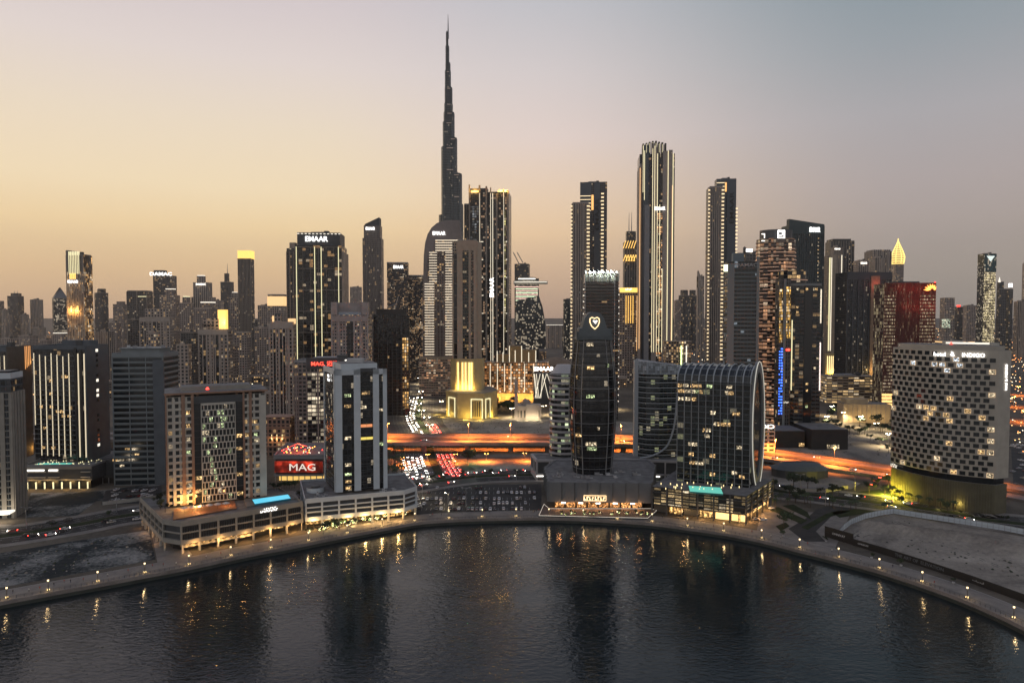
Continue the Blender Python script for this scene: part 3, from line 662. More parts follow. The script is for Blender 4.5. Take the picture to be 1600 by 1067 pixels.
for k in range(19): z = 18+k*3.4; seg(B, 0, [(.49,.74,.3,z,z+.35,darkm)], tf); seg(B, 3, [(.06,.94,.25,z,z+.35,darkm)], tf)
wl = []
for a, z, w, m in ((.24,71,3.6,litc),(.24,65,3.6,litw),(.24,47,3.6,litx),(.24,32,3.4,litx),(.24,26.6,3.6,litc),(.24,22.5,3.2,litw),(.24,18.9,3.2,litw),(.9,62,2.4,litx),(.9,42.5,2.4,litc),(.9,28,2.4,pane),(.6,72,4.5,litw),(.55,64,3.6,litx),(.61,53.5,6.5,emis('lit_window_orange',(1,.32,.08),.6)),(.61,46.2,7,emis('lit_window_yellow',(1,.75,.1),.7))):
    c = B.edge(0, a, .12, tf); wl.append(((c[0],c[1],z), dv_, w, 1.7, m, blackm, .2))
for a, z in ((.3,70),(.5,63),(.6,44),(.25,38),(.7,30)):
    c = B.edge(3, a, .1, tf); wl.append(((c[0],c[1],z), (tf[0][0]-tf[3][0], tf[0][1]-tf[3][1]), 2.6, 1.6, random.choice([litw,litx]), blackm, .2))
windows(B, wl)
B.part('plant_room', lambda m: (m.prism(offs(tf,-4), 84, 88.5, wpanel, roofm), m.box((*cen(tf),88.5),(9,6,2.2),lightm), m.bar((*tf[0],85),(tf[0][0],tf[0][1],89),.2,steel)))
B.marks(3, .55, 79, 1.6, 6, 5, fp=tf); B.marks(3, .55, 81.3, 1.5, 5, 3, fp=tf)
B.part('roof_disc', lambda m: (m.prism([(P2(493,764,17)[0]+5*math.cos(k*.3927), P2(493,764,17)[1]+5*math.sin(k*.3927)) for k in range(16)], 15.8, 18.4, wpanel, roofm), m.prism([(P2(493,764,17)[0]+2.6*math.cos(k*.3927), P2(493,764,17)[1]+2.6*math.sin(k*.3927)) for k in range(16)], 18.4, 19, darkm, roofm)))
B.done()
for k in range(6):
    c = B.edge(0, .08+k*.17, 1.4); light('POINT', (c[0],c[1],3.8), 1600, (1,.58,.2), .5, parent=B.o)
# C  dark domed tower with shield emblem
pC = [P2(858,797), P2(1017,799), P2(1022,765), P2(1012,757), P2(868,757), P2(852,770)]
C_ = Bd('slender black glass tower with grey domed crown and glowing shield emblem on the quay', pC, 'domed_tower', 'tower')
ribm = mat('pleated_cladding', (.11,.12,.13), .55, noise=.1)
C_.b.prism(offs(pC,-.6), 5.5, 16.6, ribm, roofm, bottom=True); C_.b.prism(offs(pC,-5), 0, 5.6, blackm)
fpc = C_.fp
for i in range(len(fpc)):
    l = math.dist(fpc[i], fpc[(i+1)%len(fpc)]); n = max(2, round(l/7.5))
    for k in range(n):
        a, c = C_.edge(i, k/n, .3), C_.edge(i, (k+1)/n-.004, 1.3); d, e = C_.edge(i, (k+1)/n-.004, -.8), C_.edge(i, k/n, -.8)
        C_.b.prism([a, c, d, e], 5.2, 17, ribm, roofm, bottom=True)
for k in range(8): C_.part('shopfront', lambda m, k=k: C_.pier(0, .06+k*.11, .06+k*.11+.09, -4.6, .8, 4.0, roomlight('restaurant_glow',(1,.42,.13),.6), mb=m, inn=5.2))
for k in range(5): C_.part('fascia_sign', lambda m, k=k: C_.pier(0, .12+k*.17, .12+k*.17+.045, -.5, 4.0, 5.0, E_W, mb=m, inn=.8))
C_.marks(0, .45, 8.0, 2.2, 13, 8, emis('gold_sign',(1,.66,.32),2.2), 1.8)
C_.part('sign_frame', lambda m: [C_.pier(0, a, b_, 1.7, z0, z1, MC['gold_sign'], mb=m, inn=-1.4) for a, b_, z0, z1 in ((.34,.56,6.4,6.6),(.34,.56,9.4,9.6),(.34,.343,6.6,9.4),(.557,.56,6.6,9.4))])
for k in range(7): c = C_.edge(0, .1+k*.13, 1.5); light('POINT', (c[0],c[1],3.6), 700, (1,.45,.16), .4, parent=C_.o)
terr = [P2(842,808), P2(1012,812), P2(1026,800), P2(1017,797), P2(858,797), P2(850,790)]
C_.part('terrace', lambda m: m.prism(terr, 0, 1.0, darkm, mat('terrace_floor',(.09,.07,.06),.8)))
C_.part('terrace_light', lambda m: [m.bar((*a,1.05),(*b_,1.05),.07,E_WD) for a, b_ in zip(ccw(terr), ccw(terr)[1:]+ccw(terr)[:1])])
ct = lerp(P2(897,742,17), P2(962,742,17), .5); ctr = (ct[0], ct[1]+14)
def oval(w, d, n=20, p=2.6): 
    out = []
    for k in range(n):
        a = 6.2832*(k+.5)/n; c, s_ = math.cos(a), math.sin(a); out.append((ctr[0]+w/2*math.copysign(abs(c)**(2/p), c), ctr[1]+d/2*math.copysign(abs(s_)**(2/p), s_)))
    return out
C1 = fac((.02,.022,.025), (.004,.006,.008), 2.6, 3.6, .05, .1, .02, lc=WHITE, ls=1.6, gr=.07)
prof = [(16.5,24.6),(30,26.6),(45,28.9),(58,29.8),(70,29.3),(82,27.6),(92,25.2),(101,23.0)]
for (za, wa), (zb, wb) in zip(prof, prof[1:]): C_.b.frus(oval(wa,wa*.98), oval(wb,wb*.98), za, zb, C1, roofm, 2.6)
for a in (-.50,-.30,-.16,.16,.30,.50,.62):      # vertical ribs following the bulge
    for (za, wa), (zb, wb) in zip(prof, prof[1:]):
        fa = lambda w: (ctr[0]+w/2*math.copysign(abs(math.sin(a*math.pi))**.77, a), ctr[1]-w*.49*abs(math.cos(a*math.pi))**.77)
        p_, q_ = fa(wa+.3), fa(wb+.3); C_.b.bar((*p_,za), (*q_,zb), .24, greym, 4)
z = 20
while z < 100:
    w = next(wa+(wb-wa)*(z-za)/(zb-za) for (za, wa), (zb, wb) in zip(prof, prof[1:]) if za <= z <= zb); C_.b.prism(oval(w+.35,w*.98+.35), z, z+.22, greym, greym, bottom=True); z += 7.2
dg = mat('dome_cladding', (.075,.09,.095), .55, noise=.12)
pts = []
half = [(11.2,100.5),(11.2,101.3),(10.2,103),(9.6,107.3),(9.3,107.8),(7.6,108.2),(6.9,111),(5.8,114.4),(4.2,116.7),(2.2,117.8),(0,118)]
outl = [(-x, z) for x, z in half[:-1]]+[(x, z) for x, z in half[::-1]]
def crown(m):
    n = len(outl); ya, yb = ctr[1]-10.8, ctr[1]+9
    fr = [(ctr[0]+x, ya+max(0,(z-104))*.22, z) for x, z in outl]; bk = [(ctr[0]+x, yb-max(0,(z-104))*.3, z) for x, z in outl]
    m.face(fr[::1] if True else fr, dg); m.face(bk[::-1], dg)
    for i in range(n): j = (i+1)%n; m.face([fr[i], bk[i], bk[j], fr[j]], dg)
C_.part('crown', crown)
C_.part('crown_shoulder', lambda m: (m.prism(oval(24.6,24), 100.9, 101.6, dg, dg, bottom=True), m.box((ctr[0]+9.6,ctr[1]-6,101.5),(3,7,6.2),dg), m.box((ctr[0]-9.6,ctr[1]-6,101.5),(3,7,4.2),dg)))
def emblem(m):
    gold = emis('emblem_gold',(1,.66,.32),1.6); o_ = [(-2.6,2.6),(-1.5,3.3),(0,2.7),(1.5,3.3),(2.6,2.6),(2.7,.6),(1.8,-1.6),(0,-3.3),(-1.8,-1.6),(-2.7,.6)]
    yy = ctr[1]-10.9
    for i in range(len(o_)): a, b_ = o_[i], o_[(i+1)%len(o_)]; m.bar((ctr[0]+a[0]*1.1,yy+max(0,(111+a[1]*1.1-104))*.22-.3,111+a[1]*1.1),(ctr[0]+b_[0]*1.1,yy+max(0,(111+b_[1]*1.1-104))*.22-.3,111+b_[1]*1.1),.28,gold)
    for x, z, r in ((.2,.9,.6),(1.1,1.3,.55),(-.6,1.4,.5),(.5,.1,.4)): m.bar((ctr[0]+x,yy+.6,111+z),(ctr[0]+x,yy+1.6-.3,111+z),r,E_W,6)
C_.part('emblem', emblem)
wl = []
for dx, z, w, m in ((-3.4,84,4.2,litx),(-3,69.5,4.4,litw),(-3,52,5,litc),(-10,27.5,4,litw),(-2.5,22.4,7,litx),(-2,19.5,6,litc),(-11,63.5,1.2,litw),(8,71,1.2,litc),(2,32,1.4,litx)):
    y_ = ctr[1]-14*math.sqrt(max(.05,1-(abs(dx)/14.8)**2.6))**.8-.5; wl.append(((ctr[0]+dx, y_, z+14), (1, 0 if abs(dx)<6 else (-.5 if dx<0 else .5)), w, 2.1, m, blackm, .2))
windows(C_, wl); C_.done()
# D  arched black glass tower
pD = [P2(1018,802), P2(1166,820), P2(1208,790), P2(1060,770)]
D = Bd('black glass tower with rounded ribbed roof and pointed oval end wall', pD, 'arched_tower', 'tower')
fD = D.fp; DG = fac((.02,.022,.022), (.02,.022,.02), 4.2, 3.4, .12, .22, .7, lc=(1,.7,.34), ls=.6, gr=.3)
D.b.prism(offs(fD,-1), 5.4, 15.6, DG, roofm); D.b.prism(offs(fD,-4.5), 0, 5.6, blackm)
for z in (5.2, 8.7, 12.2, 15.4): D.b.prism(offs(fD,.0), z, z+.6, blackm, roofm, bottom=True)
for i in (0,1,3):
    l = math.dist(fD[i], fD[(i+1)%4]); n = round(l/9)
    for k in range(n+1): D.part('column', lambda m, i=i, k=k, n=n, l=l: D.pier(i, max(0,k/n-.4/l), min(1,k/n+.4/l), .2, 0, 16, mat('slate_column',(.06,.06,.062),.6), mb=m, inn=.7))
    if i < 2:
        for k in range(n):
            m_ = random.choice([shop, shop, emis('lobby_glow',(1,.62,.2),1.2), darkm]) if not (i == 0 and k < 1) else darkm
            D.part('shopfront', lambda m, i=i, k=k, n=n, m_=m_: D.pier(i, k/n+.01, (k+1)/n-.01, -4.3, .3, 4.6, m_, mb=m, inn=4.8))
for k in range(4): c = D.edge(0, .35+k*.2, .6); light('POINT', (c[0],c[1],3.8), 1200, (1,.55,.2), .5, parent=D.o)
for k in range(3): c = D.edge(1, .15+k*.3, .6); light('POINT', (c[0],c[1],3.8), 1300, (1,.5,.16), .5, parent=D.o)
t0, t1 = P2(1057.6,751,16), P2(1171,762,16); dv_ = Vector((t1[0]-t0[0], t1[1]-t0[1])); W_ = dv_.length; dv_.normalize(); nv_ = Vector((.54, .842)); DD = 28
tf = [t0, t1, (t1[0]+nv_[0]*DD, t1[1]+nv_[1]*DD), (t0[0]+nv_[0]*DD, t0[1]+nv_[1]*DD)]
D1 = fac((.035,.045,.05), (.006,.011,.013), 3.9, 3.45, .07, .12, .05, lc=(.95,.95,.55), ls=.8, gr=.08); D2 = fac((.12,.13,.13),(.012,.016,.018),4,3.5,.07,.12,.0,gr=.08)
D.pr(15.5, 76.5, D1, tf)
arcp = []                     # rounded roof: section across the depth
for k in range(9): a = math.pi*(1-k/8)/1; arcp.append((DD/2+DD/2*math.cos(a), 76.5+9.8*math.sin(a)))
def roofa(m):
    for i in range(8):
        (y0, z0), (y1, z1) = arcp[i], arcp[i+1]; a, b_ = (tf[0][0]+nv_[0]*y0, tf[0][1]+nv_[1]*y0), (tf[1][0]+nv_[0]*y0, tf[1][1]+nv_[1]*y0); c, d = (tf[1][0]+nv_[0]*y1, tf[1][1]+nv_[1]*y1), (tf[0][0]+nv_[0]*y1, tf[0][1]+nv_[1]*y1)
        m.face([(*a,z0),(*b_,z0),(*c,z1),(*d,z1)], D2, [(0,z0),(W_,z0),(W_,z1),(0,z1)])
    for s_ in (0, 1): m.face([(tf[s_][0]+nv_[0]*y, tf[s_][1]+nv_[1]*y, z) for y, z in (arcp if s_ else arcp[::-1])], D2)
D.part('roof_vault', roofa)
for k in range(11):
    t_ = k/10; bx, by = lerp(tf[0], tf[1], t_)
    def rib(m):
        m.box((bx-nv_[0]*.2, by-nv_[1]*.2, 16),(.4,.5,60.6),greym,math.atan2(dv_[1],dv_[0]))
        for i in range(8): (y0, z0), (y1, z1) = arcp[i], arcp[i+1]; m.bar((bx+nv_[0]*(y0*1.02-.3),by+nv_[1]*(y0*1.02-.3),z0+.25),(bx+nv_[0]*(y1*1.02-.3),by+nv_[1]*(y1*1.02-.3),z1+.45),.38,mat('rib_metal',(.34,.37,.39),.5))
    D.part('roof_rib', rib)
for k in range(18): z = 17.5+k*3.4; D.pier(0, 0, 1, .32, z, z+.3, mat('frame_grey',(.10,.115,.12),.5), tf)
def lens(m):                  # pointed oval end wall with bright rim
    o_ = (tf[1][0]+dv_[0]*.3, tf[1][1]+dv_[1]*.3); r = []
    zc_, hz = 51, 37.5
    for k in range(28):
        a = 6.2832*k/28; c, s_ = math.cos(a), math.sin(a); r.append((DD/2+(DD/2+1)*c*(1 if abs(c)<1 else 1), zc_+hz*s_))
    inn = [(DD/2+(y-DD/2)*.74, zc_+(z-zc_)*.84) for y, z in r]
    Q = lambda y, z, o: (o_[0]+nv_[0]*y+dv_[0]*o, o_[1]+nv_[1]*y+dv_[1]*o, z)
    for k in range(28):
        j = (k+1)%28
        m.face([Q(*r[k],1.2),Q(*r[j],1.2),Q(*inn[j],1.2),Q(*inn[k],1.2)], mat('rim_panel',(.17,.18,.18),.5,noise=.1)); m.face([Q(*r[j],1.2),Q(*r[k],1.2),Q(*r[k],-.5),Q(*r[j],-.5)], MC['rim_panel'])
        m.face([Q(*inn[k],1.2),Q(*inn[j],1.2),Q(*inn[j],.2),Q(*inn[k],.2)], MC['rim_panel'])
    m.face([Q(*p_,.2) for p_ in inn], glassd)
D.part('end_wall', lens)
def lrim(m):
    o_ = (tf[1][0]+dv_[0]*1.6, tf[1][1]+dv_[1]*1.6); r = [(DD/2+(DD/2+1.1)*math.cos(6.2832*k/36), 51+37.6*math.sin(6.2832*k/36)) for k in range(36)]
    for k in range(36): j = (k+1)%36; m.bar((o_[0]+nv_[0]*r[k][0],o_[1]+nv_[1]*r[k][0],r[k][1]),(o_[0]+nv_[0]*r[j][0],o_[1]+nv_[1]*r[j][0],r[j][1]),.28,emis('rim_light',(1,.95,.8),.35))
D.part('rim_light', lrim)
wl = []
for z, ts in ((74,(.03,.12,.22,.30,.45,.72)),(70.6,(.03,.1,.14,.22,.27,.32,.7,.74)),(66,(.05,.15,.23)),(58.5,(.5,.8,.83)),(52,(.55,.60,.65,.70)),(48,(.4,.44)),(44.5,(.42,)),(39,(.25,.86,.2)),(33,(.2,.5)),(28,(.22,.26,.3,.35)),(24,(.8,)),(22,(.5,.9))):
    for t_ in ts: c = lerp(tf[0], tf[1], t_); wl.append(((c[0]-nv_[0]*.35, c[1]-nv_[1]*.35, z), dv_, 3.1, 2.1, random.choice([litc,litx,litw] if z > 60 else [litw,litx]), blackm, .15))
windows(D, wl)
D.part('pool', lambda m: m.prism([P2(1078,767,17),P2(1130,771,17),P2(1126,761,17),P2(1076,758,17)], 15.8, 16.8, mat('pool_tile',(.05,.2,.18),.2), emis('green_pool',(.08,.55,.42),.7)))
D.part('garden_light', lambda m: [m.bar((x,y,16.2),(x,y,17.2),.25,E_Y,5) for x, y in [P2(1030+random.random()*130, 754+random.random()*12, 16.5) for _ in range(26)]])
D.done()
# G  hotel with checkerboard windows, far right
arcG = crom([(246.5,441),(250,425),(258.5,409),(269,399.5),(281,393)], 5)
bk = [(290.5,396.5),(289,400),(294,425),(262,452)]
Gb = Bd('pale curved hotel with staggered square windows and yellow lit base, at the right', arcG+bk, 'hotel', 'hotel')
gp_ = mat('hotel_panel', (.38,.345,.29), .75, noise=.1)
Gb.pr(21, 95.5, gp_); yel = mat('ribbed_metal', (.10,.09,.055), .55, noise=.2)
Gb.b.prism(offs(Gb.fp,-1.5), 17.2, 21.1, glassd); Gb.b.prism(offs(Gb.fp,-.4), 0, 17.3, yel, roofm)
cum = [0]
for a, c in zip(arcG, arcG[1:]): cum.append(cum[-1]+math.dist(a, c))
def onarc(s_, out=0):
    for k in range(len(arcG)-1):
        if s_ <= cum[k+1] or k == len(arcG)-2:
            t_ = (s_-cum[k])/(cum[k+1]-cum[k]); p_ = lerp(arcG[k], arcG[k+1], t_); n_ = nrm(arcG[k], arcG[k+1]); return (p_[0]+n_[0]*out, p_[1]+n_[1]*out), (arcG[k+1][0]-arcG[k][0], arcG[k+1][1]-arcG[k][1])
wl = []; NC = 14; sp_ = cum[-1]/NC; litrim = emis('lit_window_frame',(1,.66,.32),.7)
for r_ in range(22):
    for c_ in range(NC):
        s_ = (c_+(.72 if r_ % 2 else .30))*sp_
        if s_ > cum[-1]-1.4: continue
        if r_ == 21 and 6 < c_ < 12.5: continue
        p_, d_ = onarc(s_, .02); lt = random.random()
        hot = (c_ >= 9 and r_ % 3 != 1 and lt < .10) or (c_ > 4 and r_ in (10,11) and lt < .3) or (c_ == 13 and lt < .4) or lt < .035
        m_ = (random.choice([litw, litx]) if r_ < 19 else roomlight('blue_white_window',(.8,.9,1),.6)) if hot and lt < .5 else pane
        if r_ in (18,19) and 5 < c_ < 10 and lt < .6: m_ = MC.get('blue_white_window') or roomlight('blue_white_window',(.8,.9,1),.6)
        wl.append(((p_[0], p_[1], 22.7+r_*3.35), d_, sp_*.66, 2.35, m_, gp_ if m_ is pane else litrim, .22))
wl.sort(key=lambda w_: (w_[4] is pane, -w_[0][0])); windows(Gb, wl)
for k in range(46): p_, d_ = onarc(.5+k*cum[-1]/46.5); n_ = Vector((d_[1], -d_[0])).normalized(); Gb.b.box((p_[0]-n_[0]*.2, p_[1]-n_[1]*.2, .2), (.35,.5,16.8), yel, math.atan2(d_[1],d_[0]))
for k in range(3): c_, d_ = onarc(cum[-1]*(.05+k*.10), 6); light('POINT', (c_[0],c_[1],3), (15000,8000,2500)[k], (1,.8,.06), .6, parent=Gb.o)
p_, d_ = onarc(cum[-1]*.72, 2); light('POINT', (p_[0],p_[1],4), 700, (1,.75,.2), .6, parent=Gb.o)
p_, d_ = onarc(cum[-1]*.69, .9); sign('hotel', (*onarc(cum[-1]*.53,.9)[0], 92.6), (*onarc(cum[-1]*.52)[1],0), 2.3, E_S, Gb.o, bold=.03); sign('INDIGO', (*onarc(cum[-1]*.80,.9)[0], 92.6), (*onarc(cum[-1]*.80)[1],0), 2.3, E_S, Gb.o, bold=.04)
c_, d_ = onarc(cum[-1]*.635, .9)
Gb.part('sign', lambda m: [m.bar((c_[0]-.5*math.cos(a)*0+dx, c_[1]+dy, 92.6+dz-.15), (c_[0]+dx+.02, c_[1]+dy-.2, 92.6+dz+.15), r, E_S, 8) for dx, dy, dz, r, a in ((0,0,-.3,1.1,0),(.1,0,.9,.6,0),(-.3,.2,1.5,.35,0))])
iE = next(i for i in range(len(Gb.fp)) if math.dist(Gb.fp[i], (281,393)) < .1)
Gb.sign('hotel & INDIGO', iE, .55, 80, 1.7, E_S, .5, vert=True, wid=15)
Gb.part('roof_structure', lambda m: (m.prism(offs(Gb.fp,-2.2), 95.5, 98, gp_, roofm), m.box((270,418,98),(9,6,2.4),lite), m.box((286,406,96),(4,6,3.5),lite)))
Gb.part('rooftop_beam', lambda m: m.bar((262,412,99.3),(280,400,99.3),.5,E_WD)); Gb.lamp((264,410,98.5), E_R, .9)
Gb.marks(1, .6, 19.4, 2.4, 6, 6, E_WD, 1.0)
Gb.done()
# ---------------- middle ring of towers ----------------
def tw(label, px0, px1, ytop, Y, m, t=None, name='tower', cat='tower', group=None, build=True, z=0):
    py = (ytop+PY(0, Y))/2; fp = fit(t or rect(.9), px0, px1, Y, py); b = Bd(label, fp, name, cat, group); b.top = Zt(ytop, Y); b.fi = front(b.fp); b.Y = Y
    if build: b.pr(z, b.top, m)
    return b
def parapet(b, m=greym, h=1.6, fp=None, top=None):
    f = fp or b.fp; T = top or b.top
    for i in range(len(f)): b.pier(i, 0, 1, .15, T-.3, T+h, m, f, inn=.5)
def rooftop(b, m=greym, fp=None, top=None, s=1.0):
    f = fp or b.fp; T = top or b.top; c = cen(f); r = min(math.dist(c, p) for p in f)*.55*s
    b.b.box((c[0]-r*.2, c[1], T), (r*1.2, r, 3.5*s), m); b.b.box((c[0]+r*.55, c[1]-r*.2, T), (r*.4, r*.5, 5.5*s), darkm)
    b.b.bar((c[0]+r*.1, c[1]-r*.3, T), (c[0]+r*.1, c[1]-r*.3, T+7*s), .18, steel, 4)
# left edge: near office tower, twin blocks with vertical lines of light, teal glass block
H1 = tw('tall grey tower cut by the left edge of the picture, nearest on the left', -40, 38, 592, 383, fac((.05,.06,.07), GL, 2.6, 3.6, .2, .3, .05, ls=1), rect(.8, 14), 'office_tower')
i = H1.fi
for q in (i, i+1, i-1): H1.piers(q, 4, 2.4, .6, 0, H1.top-8, pgrey); H1.slabs(3, H1.top-8, 3.6, .15, .5, pgrey, edges=[(q,0,1)])
H1.part('glass_top', lambda m: m.prism(offs(H1.fp,-1), H1.top, H1.top+4, glassd, roofm)); parapet(H1, wpanel, 3)
H1.part('entrance_canopy', lambda m: H1.pier(i, .5, 1.05, 8, 4, 5, E_WD, mb=m, inn=-1)); light('POINT', (*H1.edge(i,.9,10), 6), 2500, (1,.8,.55), 1, parent=H1.o)
H1.done()
DK = fac((.035,.042,.05), (.006,.008,.01), 2.8, 3.4, .07, .16, .035, lc=WARM, ls=1.4)
slate = mat('slate_wall', (.085,.10,.115), .7, noise=.15)
tip = lambda *p: P2(*p)
def twin(label, px, ytop, Y, nst, sidepx):
    y0 = 712; fpt = ccw([(XU(px[0],630)*Y, Y+2), (XU(px[1],630)*Y, Y-6), (XU(px[2],630)*(Y+24), Y+24), (XU(px[0],630)*Y+4, Y+38)])
    b = Bd(label, fpt, 'block', 'apartment block'); b.top = Zt(ytop, Y); b.fi = 0; b.pr(16, b.top, DK); return b
T1 = twin('dark block with ten vertical light lines and blue grey side wall, beyond the sandy lot', (50,143,170), 545, 470, 10, 0)
for k in range(8): T1.strip(0, .02+k*.112, 19 if k else 40, T1.top-3-(k%3), emis('cream_strip',(1,.83,.55),.6), .24, .5)
for t_ in (.87,.985): T1.strip(0, t_, 19, T1.top-3, MC['cream_strip'], .35, .7)
for z in [20+3.4*k for k in range(21)]: T1.pier(0, 0, .8, .25, z, z+.35, mat('ledge_grey',(.11,.11,.11),.7))
T1.pier(1, -.0, 1, .4, 14, T1.top+2.5, slate); T1.pier(0,.80,.84,.6,16,T1.top+1,blackm); T1.pier(0,.9,.94,.4,16,T1.top,blackm)
for k in range(20):
    if random.random() < .7: T1.pier(1, .42, .52, .5, 24+k*3.5, 26+k*3.5, E_WD if random.random()<.25 else glassd)
windows(T1, [((*T1.edge(0,a,.2), z), (1,-.1), 2.6, 2, litw, blackm, .2) for a, z in ((.58,74),(.64,74),(.34,71),(.34,62),(.14,53),(.34,53),(.46,50),(.54,50),(.57,47),(.68,47),(.2,38),(.17,24.5),(.35,24.5),(.36,24.5))])
parapet(T1, slate, 2.4); rooftop(T1, slate); T1.part('roof_screen', lambda m: m.box((cen(T1.fp)[0]+4,cen(T1.fp)[1],T1.top),(20,9,5.5),slate)); T1.done()
T2 = twin('dark block with lines of light and a copper lit corner, left of its twin', (-45,22,50), 548, 474, 5, 0)
for k in range(4): T2.strip(0, .52+k*.14, 30, T2.top-3, MC['cream_strip'], .25, .5)
for z in [20+3.4*k for k in range(21)]: T2.pier(0, 0, 1, .25, z, z+.35, MC['ledge_grey'])
T2.pier(1, 0, 1, .4, 14, T2.top+3, mat('umber_wall',(.10,.085,.07),.8,noise=.2)); parapet(T2, slate, 2); rooftop(T2, slate)
for k in range(4): T2.strip(1, .72+k*.07, T2.top-14+k, T2.top+2.5, emis('copper_glow',(1,.42,.12),.8), .5, .6)
light('POINT', (*T2.edge(1,.97,2.5), 19), 900, (1,.5,.12), .5, parent=T2.o); light('POINT', (*T2.edge(1,.97,3), 82), 400, (1,.5,.12), .5, parent=T2.o); T2.done()
pod = [P2(38,765), P2(145,763), P2(150,727), P2(44,722)]
PD = Bd('low podium with a green rooftop pool and warm colonnade, beneath the twin striped blocks', [P2(38,765), P2(144,764), (P2(144,764)[0]+2,505), (P2(38,765)[0]-10,510)], 'podium', 'podium')
PD.b.prism(offs(PD.fp,-2.5), 0, 6, blackm); PD.pr(6, 15.5, darkm); parapet(PD, greym, 1.2, top=15.5)
PD.pier(0, 0, 1, .5, 13.6, 15.5, pgrey); PD.pier(0, 0, 1, .3, 6, 7, pgrey)
for a, c in ((.03,.32),(.36,.52),(.84,.98)): 
    for z0, z1 in ((8,8.5),(11.5,12)): PD.part('frame', lambda m: PD.pier(0, a, c, .7, z0, z1, lite, mb=m))
PD.strip(0, 0, 12.6, 13.4, E_W, out=.9, t1=.30); PD.strip(0, 0, 12.6, 13.4, E_W, out=.9, t1=.52, name='light_strip') if False else PD.part('light_strip', lambda m: PD.pier(0,.37,.50,.9,12.6,13.4,E_W,mb=m))
for k in range(8): PD.part('column_light', lambda m, k=k: PD.pier(0, .04+k*.127, .04+k*.127+.012, .5, .4, 5, E_YG, mb=m))
for k in range(4): light('POINT', (*PD.edge(0,.12+k*.25,2), 4), 700, (1,.6,.2), .5, parent=PD.o)
PD.part('pool', lambda m: PD.b and m.prism([(*PD.edge(0,.1,-4),)[:2], (*PD.edge(0,.62,-4),)[:2], (*PD.edge(0,.62,-9),)[:2], (*PD.edge(0,.1,-9),)[:2]], 15.5, 15.9, MC['pool_tile'], MC['green_pool']))
PD.part('garden_light', lambda m: [m.bar((x,y,15.6),(x,y,16.4),.3,E_YG,5) for x, y in [(*PD.edge(0,random.random(),-random.random()*22),) for _ in range(60)]])
PD.done()
T3 = tw('blue grey glass office block with horizontal floor bands, behind the left sandy lot', 177, 280, 556, 462, fac((.13,.15,.155), (.008,.016,.022), 26, 3.8, .03, .30, .0, gr=.1), rect(.8, 6), 'office_block', 'office block')
i = T3.fi; ban = mat('band_panel', (.17,.195,.205), .6, noise=.1)
for q in (i, i-1, i+1): T3.slabs(4, T3.top, 3.8, .35, .9, ban, edges=[(q,0,1)])
T3.piers(i, 3, .5, .4, 0, T3.top, ban, a=0, b=.98); T3.pier(i, .80, 1.01, 1.2, 0, T3.top-3, slate); parapet(T3, ban, 2)
T3.part('roof_house', lambda m: (m.prism(offs(T3.fp,-4), T3.top, T3.top+4.5, T3.b.mats[0] if False else ban, roofm), m.prism(offs(T3.fp,-3), T3.top+4.5, T3.top+5.2, ban, ban, bottom=True)))
windows(T3, [((*T3.edge(i,random.random()*.75,.1), 6+3.8*random.randint(0,5)), (1,.1), 3, 1.4, random.choice([litw,litx,pane]), blackm, .2) for _ in range(9)]); T3.done()
PT = Bd('long black windowless podium beside the sandy lot, below the blue grey block', [P2(148,756), P2(256,753), (-225,505), (-275,505)], 'podium', 'podium')
PT.b.prism(PT.fp, 4, 15, mat('black_cladding',(.03,.036,.042),.6,noise=.2), roofm, bottom=True); PT.b.prism(offs(PT.fp,-2), 0, 4, blackm)
for k in range(12): PT.part('column', lambda m, k=k: PT.pier(0, .02+k*.087, .03+k*.087, 0, 0, 4, greym, mb=m))
parapet(PT, darkm, 1, top=15); PT.done()
# F, E: curved offices behind the domed tower
Fb = tw('round white banded office tower just left of the black domed tower', 859, 903, 584, 487, fac((.05,.05,.05), GL, 3, 3.9, .05, .1, .30, lc=(.85,1,.6), ls=.9), ell(.9, 0, 24), 'office_tower')
wb = mat('white_band', (.42,.40,.40), .6, noise=.08)
Fb.slabs(16, Fb.top-2, 3.9, .5, 1.5, wb); Fb.part('roof_cap', lambda m: m.frus(offs(Fb.fp,.3), offs(Fb.fp,-5), Fb.top-1, Fb.top+6, wb, wb)); Fb.done()
PF = Bd('low white framed podium with planted roof, beside the highway left of the domed tower', [P2(838,750), P2(900,750), (42,500), (14,500)], 'podium', 'podium')
def framed(b, top, n, edges=(0,)):
    b.b.prism(offs(b.fp,-1), 0, top-.3, darkm, roofm)
    for i in range(len(b.fp)):
        b.pier(i, 0, 1, .2, top-1.6, top, wb, inn=1.2); b.pier(i, 0, 1, .2, 0 if i not in edges else 3.6, 4.6, wb, inn=1.2)
        l = math.dist(b.fp[i], b.fp[(i+1)%len(b.fp)]); k_ = n if i in edges else max(1, round(l/12))
        for k in range(k_+1): b.pier(i, max(0,k/k_-.5/l), min(1,k/k_+.5/l), .2, 0, top-1.6, wb, inn=1.2)
framed(PF, 14.5, 3); PF.part('entrance_light', lambda m: PF.pier(0,0,.7,.6,2.6,3.2,E_W,mb=m)); PF.done()
PE = Bd('long low white framed podium running behind the domed tower', [P2(958,748), P2(1060,752), (150,500), (60,500)], 'podium', 'podium'); framed(PE, 14.5, 5); PE.part('entrance_light', lambda m: PE.pier(0,.55,.72,.6,2.6,3.2,E_W,mb=m)); PE.done()
Ep = [(XU(994,640)*492,492),(XU(1010,640)*486,486),(XU(1030,640)*484,484),(XU(1062,640)*486,486),(152,500),(150,525),(96,525)]
Eb = Bd('curved glass office block with sloping grey tiled roof edge, left of the arched black tower', Ep, 'office_block', 'office block')
